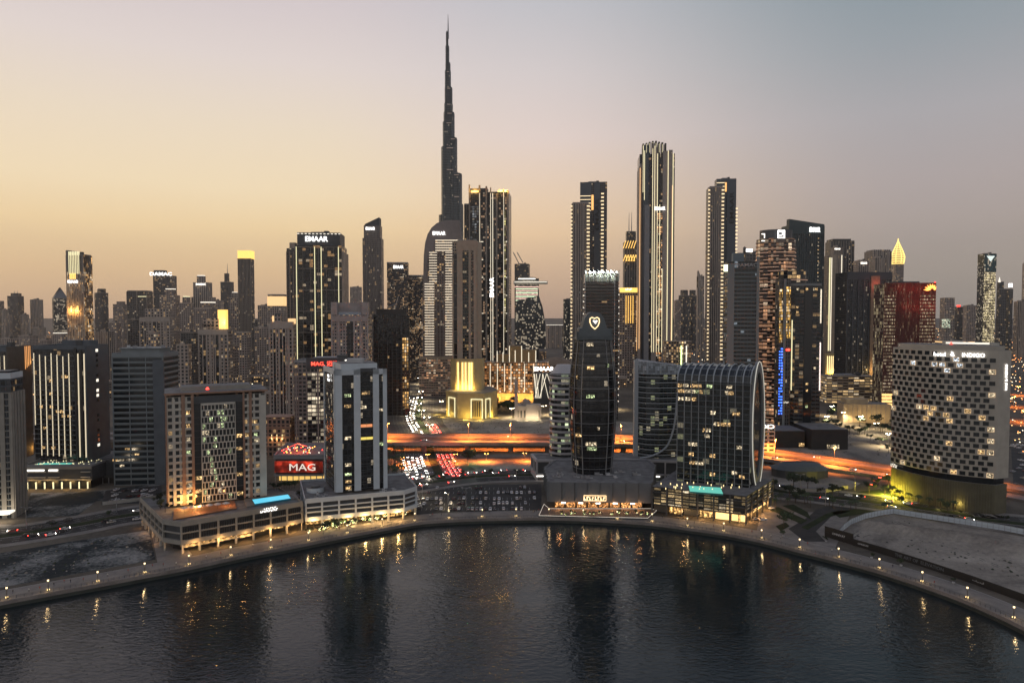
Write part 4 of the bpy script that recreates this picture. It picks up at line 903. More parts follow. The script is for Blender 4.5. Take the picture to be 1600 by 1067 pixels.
EG = fac((.07,.085,.09), (.006,.012,.014), 3.2, 3.7, .06, .18, .09, lc=(.9,.95,.5), ls=1.1); tile = fac((.18,.2,.215), (.27,.30,.33), 1.6, 1.6, .12, .12, 0, gr=.5)
Eb.pr(14, 76, EG); Eb.slabs(16, 75, 3.7, .35, .7, mat('slab_grey',(.30,.32,.33),.6)); f = Eb.fp
tops = {p: 83-max(0,(p[0]-100))*.16 for p in f}
for k in range(len(f)): a, c = f[k], f[(k+1)%len(f)]; Eb.b.wall(offs(f,.6)[k], offs(f,.6)[(k+1)%len(f)], 74, tops[a], tile, 1.6, 0, 74, tops[c])
Eb.b.face([(*p, tops[q]-.4) for p, q in zip(offs(f,.6), f)], greym)
Eb.part('edge_fin', lambda m: m.prism([(f_[0]-1.6,f_[1]-1.2) for f_ in (f[0],)]+[(f[0][0]+1.2,f[0][1]-1.8),(f[0][0]+1.2,f[0][1]+3),(f[0][0]-1.6,f[0][1]+3)], 12, 84, mat('fin_grey',(.36,.38,.4),.6), roofm))
sw = [(1061,592),(1056,650),(1050,680),(1040,700),(1020,712),(1000,716)]
Eb.part('swoosh_band', lambda m: [m.bar((XU(a[0],a[1])*482, 482.5, Zt(a[1],482)), (XU(c[0],c[1])*482, 482.5, Zt(c[1],482)), .7, MC['fin_grey']) for a, c in zip(crom(sw,3), crom(sw,3)[1:])])
Eb.done()
# MAG building and its sign
MP = Bd('low building with red lit letter panel on its front, between the two left quay towers', [P2(428,752), P2(506,752), (P2(506,752)[0]+6,520), (P2(428,752)[0]-6,520)], 'shop_building', 'shop building')
MP.b.prism(offs(MP.fp,-1), 4.4, 18, darkm, roofm); MP.b.prism(offs(MP.fp,-3), 0, 4.5, emis('gold_interior',(1,.62,.15),.7)); parapet(MP, greym, .8, top=18)
MP.pier(0,0,1,.3,3.8,5,greym); MP.pier(0,0,1,.3,15.8,17.6,greym); MP.part('sign_panel', lambda m: MP.pier(0,.02,.98,.5,6.4,14.2,roomlight('red_panel',(1,.07,.03),.3,.12),mb=m))
MP.sign('MAG', 0, .58, 10.2, 4.8, emis('pale_letter_light',(1,.85,.72),.6), 1.0, bold=0, wid=18)
for k in range(9): MP.part('column', lambda m, k=k: MP.pier(0, .02+k*.118, .035+k*.118, 0, 0, 4.4, greym, mb=m))
for k in range(26): MP.part('roof_lantern', lambda m, k=k: m.bar((*MP.edge(0,.03+random.random()*.95,-3-random.random()*26),18), (*MP.edge(0,.03+k*.037,-3-random.random()*26),18.9), .3, E_O if k % 3 else E_W, 5)) if False else None
rl = [MP.edge(0, random.random()*.96+.02, -2-random.random()*26) for _ in range(40)]
for x, y in rl: MP.part('roof_lantern', lambda m, x=x, y=y: (m.bar((x,y,18),(x,y,19),.08,blackm,4), m.bar((x,y,19),(x,y,19.7),.35,random.choice([E_O,E_R,E_WD,E_WD]),6)))
MP.part('red_truss', lambda m: [m.bar((*MP.edge(0,a,-14),z0),(*MP.edge(0,b_,-14),z1),.22,emis('dim_red_tube',(1,.05,.03),1.0),4) for a, b_, z0, z1 in ((.02,.35,19,24),(.35,.55,24,22))])
light('POINT', (*MP.edge(0,.4,-12), 24), 4000, (1,.12,.05), 1, parent=MP.o); MP.done()
M2 = tw('grey apartment tower carrying red rooftop lettering, behind the white and black office tower', 460, 576, 566, 560, fac((.20,.17,.155), GL, 3.4, 3.3, .35, .38, .10), rect(.55, 4), 'apartment_tower')
i = M2.fi; M2.pier(i, .19, .80, .3, 0, M2.top-9, fac((.05,.05,.055), (.007,.01,.012), 3.3, 3.3, .12, .30, .35, lc=WHITE, ls=1.0), bay=3.3)
M2.piers(i, 3, 1.2, .7, 0, M2.top-6, mat('rose_concrete',(.24,.20,.185),.8,noise=.15), a=.03, b=.97); M2.slabs(6, M2.top-6, 3.3, .5, .4, MC['rose_concrete'], edges=[(i,.0,.19),(i,.8,1)])
M2.part('sign_board', lambda m: M2.pier(i,.18,.72,1.0,M2.top-5.5,M2.top+3.6,darkm,mb=m)); M2.sign('MAG. 迈格', i, .45, M2.top-1, 4.2, emis('red_sign',(1,.05,.02),2.2), 1.5, bold=.04, wid=22)
M2.part('corner_light', lambda m: (M2.pier(i,.74,.90,1.0,M2.top+1.2,M2.top+2,E_W,mb=m), M2.pier(i,.885,.90,1.0,M2.top-8,M2.top+1.2,E_W,mb=m)))
parapet(M2); rooftop(M2); M2.done()
LB = tw('low rose coloured block with upward wall lamps, beside the red lettered panel building', 412, 462, 652, 560, fac((.30,.19,.14), GL, 3.4, 3.8, .4, .35, .1), rect(.7), 'apartment_block', 'apartment block')
for k in range(3): light('POINT', (*LB.edge(LB.fi,.3+k*.2,1.2), 14), 300, (1,.55,.2), .3, parent=LB.o)
LB.part('wall_lamp', lambda m: [LB.pier(LB.fi,.3+k*.2,.315+k*.2,.5,14,18,E_Y,mb=m) for k in range(3)]); LB.slabs(8,LB.top+1,8,.6,.8,mat('rose_band',(.36,.22,.16),.8)); LB.done()
# ring behind
Q = tw('black tower with four tall yellow light lines and white rooftop lettering', 462, 543, 383, 900, fac((.035,.035,.038), (.006,.008,.01), 4.6, 3.6, .06, .08, .10, lc=(1,.55,.22), ls=1.6), rect(.75, 5), 'tower')
i = Q.fi; gm = mat('brown_metal', (.21,.185,.16), .6)
for t_ in (.03,.42,.56,.93): Q.strip(i, t_, 20, Q.top-2, E_YG, .8, 1.0)
Q.piers(i, 6, .4, .4, 0, Q.top-2, gm); [Q.pier(i, 0, 1, .5, z, z+.8, gm) for z in [Q.top-3-k*28 for k in range(8)]]
Q.part('crown', lambda m: m.prism(offs(Q.fp,-2.5), Q.top, Q.top+17, darkm, roofm)); Q.part('cornice_light', lambda m: [Q.pier(i,.05+k*.08,.09+k*.08,-2,Q.top+14.8,Q.top+15.6,E_WD,mb=m) for k in range(12)])
Q.sign('EMAAR', i, .46, Q.top+8.5, 6.6, E_S, -1.2, bold=.03, wid=29); Q.pier(i+1,0,1,2,0,Q.top-8,concrete); rooftop(Q, top=Q.top+17, s=.7); Q.done()
Q2 = tw('slim grey wing tower with cream topped terraces, left behind the yellow lined black tower', 449, 470, 388, 925, fac((.14,.13,.12), GL, 3.2, 3.6, .35, .25, .05), rect(1.0), 'tower')
Q2.piers(Q2.fi, 3, 1, .8, 0, Q2.top-4, concrete); Q2.part('terrace_light', lambda m: [m.prism(offs(Q2.fp,-.5-k*1.5), Q2.top-6+k*4, Q2.top-5.4+k*4, E_WD, darkm, bottom=True) for k in range(3)]); Q2.b.prism(offs(Q2.fp,-3),Q2.top,Q2.top+8,concrete,roofm); Q2.done()
S1 = tw('grey concrete tower with open roof frame, behind the red lettered rooftop sign', 518, 582, 492, 720, fac((.27,.24,.23), GL, 3.0, 3.5, .42, .42, .16), rect(.7, 3), 'apartment_tower')
i = S1.fi; S1.pier(i,.42,.60,.2,0,S1.top-6,fac((.06,.06,.06),(.008,.01,.013),3,3.5,.1,.15,.1)); gcl = mat('pale_concrete',(.30,.27,.26),.8,noise=.15)
for t_ in (.02,.2,.62,.8,.98): S1.pier(i,t_-.022,t_+.022,.8,0,S1.top+.5,gcl)
S1.pier(i,0,1,.9,S1.top-7,S1.top-2,gcl); S1.part('roof_frame', lambda m: (S1.pier(i,0,.17,.8,S1.top,S1.top+13.5,gcl,mb=m,inn=8), S1.pier(i,.83,1,.8,S1.top,S1.top+13.5,gcl,mb=m,inn=8), S1.pier(i,.17,.83,-6,S1.top,S1.top+13,gcl,mb=m,inn=8), S1.pier(i,.2,.8,-1,S1.top,S1.top+3,mat('blue_screen',(.28,.33,.38),.6),mb=m,inn=2))); S1.done()
S2 = tw('unlit black glass tower with a golden window strip down its right side', 584, 640, 492, 790, fac((.03,.03,.033), (.004,.006,.008), 2.6, 3.5, .12, .2, .01), rect(.8, 8), 'tower')
i = S2.fi; S2.piers(i, 6, .5, .5, 0, S2.top, darkm, b=.78); gw = fac((.06,.04,.03), (.02,.015,.01), 2.4, 3.5, .3, .3, .9, lc=(1,.55,.18), ls=1.0)
S2.part('gold_window_strip', lambda m: S2.pier(i,.80,.98,.6,8,S2.top-26,gw,mb=m)); S2.b.prism(offs(S2.fp,-3),S2.top,S2.top+7,blackm,roofm); S2.part('crane_arm', lambda m: (m.bar((*S2.edge(i,.55,-6),S2.top),(*S2.edge(i,.7,-6),S2.top+22),.4,steel),m.bar((*S2.edge(i,.4,-6),S2.top+9),(*S2.edge(i,.62,-6),S2.top+13),.3,steel))); S2.done()
P1 = tw('tall brown grey tapering tower with slanted top and small white lettering', 567, 600, 372, 1300, fac((.20,.175,.16), (.05,.045,.045), 2.6, 3.8, .45, .2, .05, ls=1.5), rect(.8, 0, .06))
i = P1.fi; P1.b.prism(offs(P1.fp,-2.5), P1.top, Zt(352,1300), P1.b.mats[0], roofm, bay=2.6)
cf = offs(P1.fp,-4.5); za, zb = Zt(350,1300), Zt(339,1300); xs = sorted(set(p[0] for p in cf)); zz = lambda p: za+(zb-za)*min(1,(p[0]-xs[0])/(xs[-1]-xs[0])*1.4)
P1.part('slanted_crown', lambda m: [m.wall(cf[k], cf[(k+1)%len(cf)], Zt(353,1300), zz(cf[k]), darkm, 3, 0, Zt(353,1300), zz(cf[(k+1)%len(cf)])) for k in range(len(cf))]+[m.face([(*p,zz(p)) for p in cf], roofm)])
P1.sign('EMAAR', i, .42, Zt(357,1300), 5.5, E_S, -1.2, wid=17); P1.piers(i, 5, .7, .8, 0, P1.top, gm); P1.done()
dia = fac((.06,.055,.055), (.012,.013,.015), 2.2, 2.6, .35, .45, .30, lc=(1,.6,.3), ls=1.0)
R1 = tw('dark lattice faced tower with small white lettering, left of the arch crowned tower', 605, 639, 411, 1180, dia, rect(.9,6)); R1.sign('EMAAR', R1.fi, .55, Zt(417,1180), 5.5, E_S, wid=17); parapet(R1); R1.done()
R2 = tw('lower dark lattice faced tower touching its taller lettered twin', 634, 663, 431, 1200, dia, rect(.9,6)); R2.sign('EMAAR', R2.fi, .4, Zt(435,1200), 4.4, mat('dull_letters',(.4,.36,.32),.6), wid=17); parapet(R2); R2.done()
# N arch tower
Yn = 1020; wN = fac((.20,.16,.145), (.02,.02,.02), 3.6, 3.9, .3, .4, .12)
Nb = tw('tower with huge rounded grey arch wall and rows of white lit balconies', 661, 712, 470, Yn, wN, rect(.6)); i = Nb.fi
arch = mat('arch_wall', (.25,.22,.21), .75, noise=.08)
def archw(m):
    pr_ = [(661,445),(662,400),(664,380),(668,366),(674,356),(682,349),(692,345),(702,344),(718,344),(722,380),(722,480),(661,480)]; q = [(XU(a,c)*(Yn+16), Zt(c,Yn+16)) for a, c in pr_]
    m.face([(x,Yn+16,z) for x,z in q[::-1]],arch); m.face([(x,Yn+24,z) for x,z in q],arch)
    for k in range(len(q)): a, c = q[k], q[(k+1)%len(q)]; m.face([(a[0],Yn+16,a[1]),(c[0],Yn+16,c[1]),(c[0],Yn+24,c[1]),(a[0],Yn+24,a[1])],arch)
Nb.part('arch_wall', archw); sign('EMAAR', (XU(686,362)*(Yn+15.5), Yn+15.3, Zt(362.5,Yn)), (1,0,0), 5.4, E_S, Nb.o, wid=19)
for k, (a, b_, y0, y1) in enumerate(((668,712,404,437),(672,712,392,405),(680,712,373,392))):
    ff = [(XU(a,430)*(Yn+4+k*3),Yn+4+k*3),(XU(b_,430)*(Yn+4+k*3),Yn+4+k*3),(XU(b_,430)*Yn,Yn+18),(XU(a,430)*Yn,Yn+18)]; Nb.pr(Zt(470,Yn)-2, Zt(y0,Yn), wN, ff)
wstr = emis('balcony_light',(1,.84,.62),.8); z = Zt(585,Yn)+6; grn = emis('green_balcony_light',(.6,.9,.3),1.1)
k = 0
while z < Zt(394,Yn):
    y_ = PY(z,Yn); lo = y_ > 442
    for a, c in (((.06,.36),(.72,.98)) if lo else ((.2,.45),(.72,.95))):
        Nb.part('balcony_light', lambda m: Nb.pier(i, a, c, 1.6 if lo else -2.6, z, z+1.0, wstr, mb=m, inn=2.8))
    if y_ > 568: Nb.part('balcony_light', lambda m: Nb.pier(i, .4, .7, 1.2, z, z+1, grn, mb=m))
    z += 3.9
for k in range(5): z = Zt(391-k*4,Yn); Nb.part('balcony_light', lambda m: m.box((XU(698,382)*(Yn+9), Yn+9, z), (34,2,1.0), wstr))
Nb.piers(i, 9, 1.0, 1.0, 10, Nb.top, arch); Nb.slabs(Zt(585,Yn), Nb.top, 3.9, .6, .6, arch, edges=[(i,0,1)]); Nb.done()
NP = tw('low apartment podium with five rows of balconies below the arch crowned tower', 655, 716, 560, 985, fac((.30,.23,.20), GL, 3.4, 3.6, .15, .45, .35, lc=(1,.5,.25), ls=1.0), rect(.4), 'apartment_block', 'apartment block'); NP.slabs(6, NP.top, 3.6, .8, 1.3, beige); parapet(NP, beige); NP.done()
# L golden base tower
Yl = 800; st = mat('brown_render', (.33,.27,.21), .8, noise=.12)
Lb = tw('brown tower on a golden lit drum base, beside the jammed avenue', 707, 752, 378, Yl, fac(st, (.012,.02,.02), 2.5, 3.6, .35, .35, .10), rect(.9, -8)); i = Lb.fi
g2 = fac((.10,.09,.075), (.008,.018,.018), 2.6, 3.6, .12, .3, .14, ls=1.3)
Lb.pier(i, .06, .2, .3, 60, Lb.top-14, fac((.2,.17,.14),(.006,.008,.01),5,14,.12,.05,.0)); Lb.pier(i, .42, .66, .3, 60, Lb.top-12, g2); Lb.pier(i,.8,.88,.3,60,Lb.top-8,fac(st,(.05,.045,.04),3,9,.1,.12,0))
for t_, w in ((.03,.05),(.31,.22),(.71,.08),(.93,.12)): Lb.pier(i, t_-w/2, t_+w/2, 1.4, 0, Lb.top+(2 if t_>.3 else -18), st)
Lb.pier(i,.2,1,1.2,Lb.top-10,Lb.top+2,st); Lb.pier(i+1,0,1,.6,0,Lb.top+1,st); rooftop(Lb)
gold = mat('gold_stone', (.42,.34,.17), .6, noise=.1)
dr = fit(rect(.8, -8, .2), 704, 757, Yl-6, 590); Lb.b.prism(dr, 28, 66, gold, roofm); fi2 = front(ccw(dr))
for a, n_ in ((.1,2),(.34,2),(.5,2),(.68,5)):
    for k in range(n_): Lb.strip(fi2, a+k*.055, 29, 62, E_Y if k % 2 else emis('gold_strip',(1,.62,.14),1.2), .7, .8, fp=ccw(dr))
for k in range(5): light('POINT', (*Lb.edge(fi2,.05+k*.24,5,ccw(dr)), 32), 2600, (1,.62,.14), 1, parent=Lb.o)
pl_ = ccw([(XU(697,630)*790,790),(XU(715,630)*768,768),(XU(755,630)*762,762),(XU(768,630)*776,776),(XU(777,630)*800,800),(XU(765,630)*840,840),(XU(705,630)*840,840)])
Lb.part('base', lambda m: (m.prism(pl_, 0, 28.5, gold, roofm), m.prism(offs(pl_,.6), 27, 29.4, gold, roofm, bottom=True)))
for ei in range(3):
    e = pl_.index(pl_[0])+ei; 
    for a, c in (((.25,.8),) if ei != 1 else ((.52,.98),)):
        Lb.part('portal_light', lambda m: [Lb.pier(e, x0, x1, .9, z0, z1, E_YG, pl_, m) for x0, x1, z0, z1 in ((a,a+.03,1,23),(c-.03,c,1,23),(a,c,22,23))])
        Lb.part('tall_window', lambda m: [Lb.pier(e, a+.06+k*(c-a-.12)/4, a+.1+k*(c-a-.12)/4, .2, 3, 20, blackm, pl_, m) for k in range(5)])
for k, (x, y) in enumerate(((-78,782),(-52,758),(-36,754),(-20,775),(-88,800))): light('POINT', (x, y, 3), 4200, (1,.68,.12), 1, parent=Lb.o)
Lb.done()
# M big dark twin tower
Ym = 950
Mb = tw('huge dark twin slab tower with orange glowing crown and vertical white lettering', 733, 799, 300, Ym, fac((.03,.03,.032), (.006,.01,.012), 2.8, 3.6, .15, .25, .14, lc=(1,.6,.35), ls=1.2), rect(.7, -5)); i = Mb.fi
rest_ = lambda a, c, top, out, m_: Mb.pier(i, a, c, out, 0, Zt(top,Ym), m_)
wst = emis('cream_line',(1,.88,.66),.8)
for a, c, tp, m_ in ((0,.03,288,gm),(.25,.29,289,gm),(.42,.46,291,gm),(.535,.56,293,gm),(.68,.72,303,gm),(.86,.885,296,gm),(.96,1.0,298,gm)): rest_(a, c, tp, 2.2, m_)
rest_(.03,.25,322,1.0,fac((.05,.05,.05),(.008,.012,.014),3,3.6,.2,.3,.3,lc=(.8,.85,.9),ls=.35))
for t_ in (.275,.548,.60,.875): Mb.strip(i, t_, 25, Zt(302 if t_<.8 else 300,Ym), wst, .5, 2.5)
for t_ in (.33,.97): 
    for k in range(9): Mb.part('bay_light', lambda m: Mb.pier(i,t_-.045,t_+.03,1.6,Zt(378+k*28,Ym),Zt(378+k*28,Ym)+.9,wst,mb=m))
for a, c in ((.05,.24),(.72,.86),(.89,.96)):
    Mb.part('crown_glow', lambda m: Mb.pier(i,a,c,-.6,Zt(302,Ym),Zt(297,Ym),emis('crown_amber',(1,.50,.08),1.3),mb=m)); light('POINT', (*Mb.edge(i,(a+c)/2,4), Zt(296,Ym)), 9000, (1,.5,.1), 1, parent=Mb.o)
Mb.strip(i,.90,Zt(520,Ym),Zt(330,Ym),fac((.1,.07,.04),(.03,.02,.01),2,3.6,.2,.3,1.0,lc=(.9,.8,.3),ls=.7),2.8,1.2,name='gold_window_strip')
Mb.sign('EMAAR', i, .575, Zt(449,Ym), 5.6, E_S, 2.9, vert=True, wid=27)
Mb.part('roof_box', lambda m: (Mb.pier(i,.03,.46,-2,Mb.top-2,Mb.top+6,darkm,mb=m,inn=14), Mb.pier(i,.5,.7,-2,Mb.top-2,Mb.top+1,darkm,mb=m,inn=14))); Mb.done()
M3 = tw('narrow dark side tower hugging the huge twin slab on its left', 726, 742, 320, 975, fac((.05,.05,.05), (.01,.014,.016), 3, 3.6, .3, .3, .1), rect(1)); M3.piers(M3.fi,4,1,1,0,M3.top,gm); parapet(M3); M3.done()
# complex of lit hotel blocks with sign frame and mosque
Kc = tw('warm lit residential complex with tall white light lines, behind the small mosque', 757, 858, 566, 900, fac((.16,.10,.055), (.02,.012,.008), 3.2, 3.6, .25, .35, .85, lc=(1,.42,.14), ls=.9), rect(.35), 'residential_complex', 'apartment complex'); i = Kc.fi
for t_ in (.09,.31,.41,.62,.2,.76): Kc.strip(i, t_, 16, Kc.top-2, wst, .8, 1.2)
Kc.pier(i,.1,.78,.8,2,14,mat('ochre_wall',(.33,.22,.10),.7)); 
for a, c, zt in ((.18,.38,569),(.37,.58,556),(.57,.80,562)): Kc.b.prism([Kc.edge(i,a,-6),Kc.edge(i,c,-6),Kc.edge(i,c,-20),Kc.edge(i,a,-20)], Kc.top-1, Zt(zt-6,900)+8, MC['ochre_wall'], roofm); 
for a, zt in ((.19,561),(.38,553),(.57,553),(.79,560),(.28,563),(.47,560),(.68,563)): Kc.part('light_strip', lambda m: Kc.pier(i,a,a+.011,-5.4,Kc.top-1,Zt(zt-4,900)+7,wst,mb=m,inn=6))
for k in range(6): light('POINT', (*Kc.edge(i,.1+k*.13,7), 9), 7000, (1,.55,.15), 1, parent=Kc.o)
Kc.done()
Ks = thing('sign_frame', 'white rooftop lettering above criss crossed white light tubes, beside the round banded tower', 'sign', (XU(847,590)*860, 860, 0)); Ks['_o'] = (XU(847,590)*860, 860, 0)
kx = lambda p: XU(p,590)*860
mb = MB(); mb.box((kx(848),864,4),(kx(862)-kx(833),6,Zt(582,860)-4),darkm); mb.build('panel', Ks)
for a, c in (((834,584),(838,622)),((838,584),(842,622)),((844,584),(836,622)),((848,584),(845,622)),((854,584),(843,622)),((848,584),(857,622)),((860,600),(855,584)),((835,584),(840,622))):
    mb = MB(); mb.bar((kx(a[0]),860,Zt(a[1],860)),(kx(c[0]),860,Zt(c[1],860)),.35,wst); mb.build('light_tube', Ks)
sign('EMAAR', (kx(850),859,Zt(576,860)), (1,0,0), 5, emis('bright_sign',(1,.95,.88),3.5), Ks, bold=.03, wid=25)
mq = thing('mosque', 'small pale mosque with a slim square minaret, among trees beyond the highway', 'mosque', (kx(828)*.88, 760, 0)); mq['_o'] = (kx(828)*.88,760,0); mx = lambda p: XU(p,630)*758
stn = mat('mosque_stone', (.38,.33,.29), .8, noise=.1); mb = MB(); mb.box((mx(826),775,0),(mx(846)-mx(806),24,15),stn); mb.box((mx(832),763,0),(14,6,17),stn)
for k in range(7): mb.box((mx(809+k*5.5),762.4,2),(1.6,.8,8),blackm)
mb.build('hall', mq); mb = MB(); mb.box((mx(806.5),760,0),(3.6,3.6,42),stn); mb.box((mx(806.5),760,31),(4.8,4.8,.8),stn); mb.bar((mx(806.5),760,42),(mx(806.5),760,47),1.6,stn,8,.1); mb.build('minaret', mq)
mb = MB(); 
for r_, z in ((6,15),(5.6,17.5),(4.2,20),(2,21.6)): mb.prism([(mx(822)+r_*math.cos(k*.5236), 776+r_*math.sin(k*.5236)) for k in range(12)], z-2.2, z, stn)
mb.build('dome', mq); [light('POINT', (mx(812+k*10),755,2.5), 1800, (1,.8,.5), .5, parent=mq) for k in range(4)]
# right side ring
X2 = tw('unfinished dark concrete tower topped with white construction floodlights', 912, 966, 440, 760, fac((.08,.075,.07), (.008,.008,.009), 6, 3.6, .06, .45, .02), rect(.8,-4), 'construction_tower', 'construction site'); X2.slabs(4, X2.top, 3.6, .7, .8, mat('raw_slab',(.12,.11,.10),.9))
i = X2.fi; X2.part('glazed_crown', lambda m: m.prism(X2.fp, X2.top, X2.top+9, fac((.3,.3,.28),(.16,.17,.14),5,8,.06,.1,0), roofm)); X2.part('scaffold', lambda m: [X2.pier(q,k/8,k/8+.02,1.2,0 if k in (0,7) else X2.top,X2.top+13,steel,mb=m,inn=-.9) for k in range(9) for q in (i,)]+[X2.pier(i,0,1,1.2,X2.top+10,X2.top+10.6,steel,mb=m,inn=-.8)])
for k in range(8): X2.lamp((*X2.edge(i,.03+k*.13,.4), X2.top+10), emis('flood_light',(.9,1,.95),7), 1.1, 'floodlight')
for k in range(3): light('POINT', (*X2.edge(i,.2+k*.3,3), X2.top+12), 9000, (.92,1,.92), 1, parent=X2.o)
for q in (i+1,i-1): X2.part('hoist_light', lambda m: [X2.pier(q,.03,.06,1.0,20+k*7,21.2+k*7,E_WD,mb=m) for k in range(19)])
X2.done()
Y3 = 1150
X3 = tw('tallest bronze and black tower right of centre with stepped fins and light lines', 995, 1053, 240, Y3, fac((.05,.045,.045), (.008,.011,.013), 3.2, 3.7, .12, .15, .08, lc=(1,.6,.3), ls=1.6), rect(.8,-6)); i = X3.fi
bz = mat('bronze_panel', (.29,.25,.225), .55, noise=.1); yl = emis('pale_yellow_line',(1,.86,.5),.85); ol = emis('amber_line',(1,.55,.22),.9)
for a, c, tp, o_, m_ in ((0,.06,255,1.0,bz),(.06,.10,232,2,blackm),(.10,.26,226,1.5,mat('blue_glass',(.03,.045,.06),.15)),(.15,.29,320,3.2,mat('slate_fin',(.2,.2,.21),.5,noise=.1)),(.36,.42,224,3.4,bz),(.42,.50,230,2.6,bz),(.50,.58,226,1.2,blackm),(.66,.80,236,2.6,bz),(.82,.93,235,3.4,bz),(.94,1.0,262,1.0,blackm)): X3.pier(i, a, c, o_, 0, Zt(tp,Y3), m_)
X3.pier(i,.50,.66,3.0,0,Zt(332,Y3),fac((.06,.045,.04),(.01,.012,.012),2.4,3.7,.25,.3,.5,lc=(1,.5,.2),ls=1.1))
for t_, y0, y1, m_ in ((.015,262,545,ol),(.10,228,300,yl),(.14,235,312,yl),(.37,232,550,yl),(.43,228,550,yl),(.51,240,550,yl),(.58,320,550,yl),(.81,236,550,yl),(.95,240,545,yl),(.93,290,545,ol),(.66,420,550,yl)): X3.strip(i, t_, Zt(y1,Y3), Zt(y0,Y3), m_, .75, 3.9)
X3.part('crown_fins', lambda m: [X3.pier(i,.08+k*.09,.13+k*.09,1-(k%2),X3.top-4,Zt(219+abs(k-3.5)*1.3,Y3),blackm,mb=m,inn=14) for k in range(8)])
for k in range(7): X3.part('crown_light', lambda m: X3.pier(i,.1+k*.09,.108+k*.09,1.6,Zt(238,Y3),Zt(222+abs(k-3)*1.2,Y3),yl,mb=m))
X3.sign('EMAAR', i, .585, Zt(326,Y3), 5.6, E_S, 4.2, wid=17); X3.pier(i-1,0,1,.6,0,X3.top-20,bz); X3.done()
lowc = tw('brown low rise block with a lit vertical sign, below the tallest bronze tower', 1036, 1080, 533, 900, fac((.24,.18,.14), GL, 3.4, 3.6, .4, .4, .25), rect(.5), 'apartment_block', 'apartment block'); lowc.slabs(10,lowc.top+3,12,1,1,beige); lowc.strip(lowc.fi,.6,20,lowc.top-6,emis('neon_mix',(.8,1,.4),1.5),1.6,1.4); lowc.strip(lowc.fi,.8,20,lowc.top-6,E_WD,1.2,1.4); lowc.done()
for nm, a0, a1, b0, b1, yt1, yt2, Yx, lab in (('x',892,921,906,948,318,284,1300,'pair'),('y',1102,1130,1115,1149,293,279,1280,'single')):
    cc = mat('ribbed_concrete', (.36,.31,.27), .8, noise=.1); fm_ = fac((.33,.285,.25), (.035,.035,.035), 3.4, 3.7, .45, .12, .04, lc=WARM, ls=1.4)
    b = tw('ribbed concrete tower with lit balcony edges, '+('left of the construction tower' if nm=='x' else 'right of the tallest bronze tower'), a0, a1, yt1, Yx, fm_, rect(.9, -3)); i = b.fi
    b.piers(i, 5, 1.3, 1.0, 0, b.top-1, cc, a=.1, b=.8); bl = emis('balcony_edge_light',(1,.75,.42),1.0)
    n_ = int((b.top-30)/7)
    for k in range(n_):
        z = b.top-6-k*7; b.part('balcony_light', lambda m: b.pier(i,-.05,.05,1.5,z,z+2.0,bl,mb=m)); b.part('balcony_light', lambda m: b.pier(i,.84,1.0,1.5,z,z+2.0,bl,mb=m))
    b.b.prism(offs(b.fp,-2),b.top,b.top+3,cc,roofm); b.done()
    c = tw('taller curved slab with vertical dark lettering, behind '+('the left ribbed tower' if nm=='x' else 'the right ribbed tower'), b0, b1, yt2, Yx+30, fac((.13,.12,.12), (.02,.025,.03), 3.4, 3.7, .2, .3, .05), rect(.6, -6)); i = c.fi
    c.pier(i,0,.42 if nm=='x' else .5,1.0,0,c.top-1,mat('blue_slate',(.09,.105,.12),.6)); hz = (c.top-Zt(yt2+32,Yx))/6
    for k in range(5): c.part('amber_band', lambda m: c.pier(i,0 ,.40,1.6,Zt(yt2+18 if nm=='x' else yt2+2,Yx)-k*7,Zt(yt2+18 if nm=='x' else yt2+2,Yx)-k*7+1.2,bl,mb=m))
    c.part('amber_reveal', lambda m: c.pier(i,.42,.50,1.4,Zt(yt2+40 if nm=='x' else yt2+16,Yx),Zt(yt2+16 if nm=='x' else yt2+1,Yx),emis('amber_glow',(1,.48,.12),1.0),mb=m))
    c.pier(i,.52,.74 if nm=='x' else .97,2.4,0,c.top-2,MC['blue_slate'])
    c.sign('EMAAR', i, .63 if nm=='x' else .76, Zt(yt2+47 if nm=='x' else yt2+42,Yx), 7.5, blackm, 3.0, vert=True, wid=60)
    for k in range(int((c.top-60)/7)):
        z = c.top-(24 if nm=='x' else 58)-k*7
        if z > 30: c.part('balcony_light', lambda m: c.pier(i,(.78 if nm=='x' else .98),(.88 if nm=='x' else 1.08),1.5,z,z+2.2,bl,mb=m))
    rooftop(c, s=.8); c.done()
sg = lambda *a, **k: None
X5 = tw('dark banded tower with pale side fins and dull rooftop lettering, behind the arched tower', 1130, 1184, 408, 620, fac((.10,.115,.12), (.006,.009,.011), 3, 3.7, .05, .28, .04, lc=COOL, ls=1.2), rect(.7,-8), 'office_tower'); i = X5.fi
X5.slabs(10, X5.top-10, 3.7, .5, .55, ban, edges=[(i,.02,.98)]); X5.pier(i,0,.22,.9,0,X5.top-2,mat('pale_fin',(.17,.185,.19),.6)); X5.pier(i,.93,1.02,1.2,0,X5.top+4,MC['pale_fin']); X5.slabs(10,X5.top-10,7.4,1.6,.9,ban,edges=[(i-1,0,1)])
X5.sign('DAMAC', i, .6, X5.top-3.5, 3.2, mat('steel_letters',(.35,.36,.37),.4), 1.4, wid=19); X5.part('plant_room', lambda m: X5.pier(i,.2,.55,-4,X5.top,X5.top+8,mat('blue_box',(.13,.16,.18),.6),mb=m,inn=12)); X5.part('edge_sign', lambda m: X5.pier(i,-.12,.0,.5,X5.top-9,X5.top-3,emis('yellow_white_sign',(.95,1,.6),2.5),mb=m)); X5.done()
X6 = tw('tower of stacked curved balconies edged in orange light, with white emblem on top', 1180, 1241, 372, 668, fac((.10,.06,.045), (.012,.01,.01), 3, 3.6, .1, .2, .40, lc=(1,.5,.25), ls=1.0), ell(.8,-10,24), 'apartment_tower'); i = X6.fi
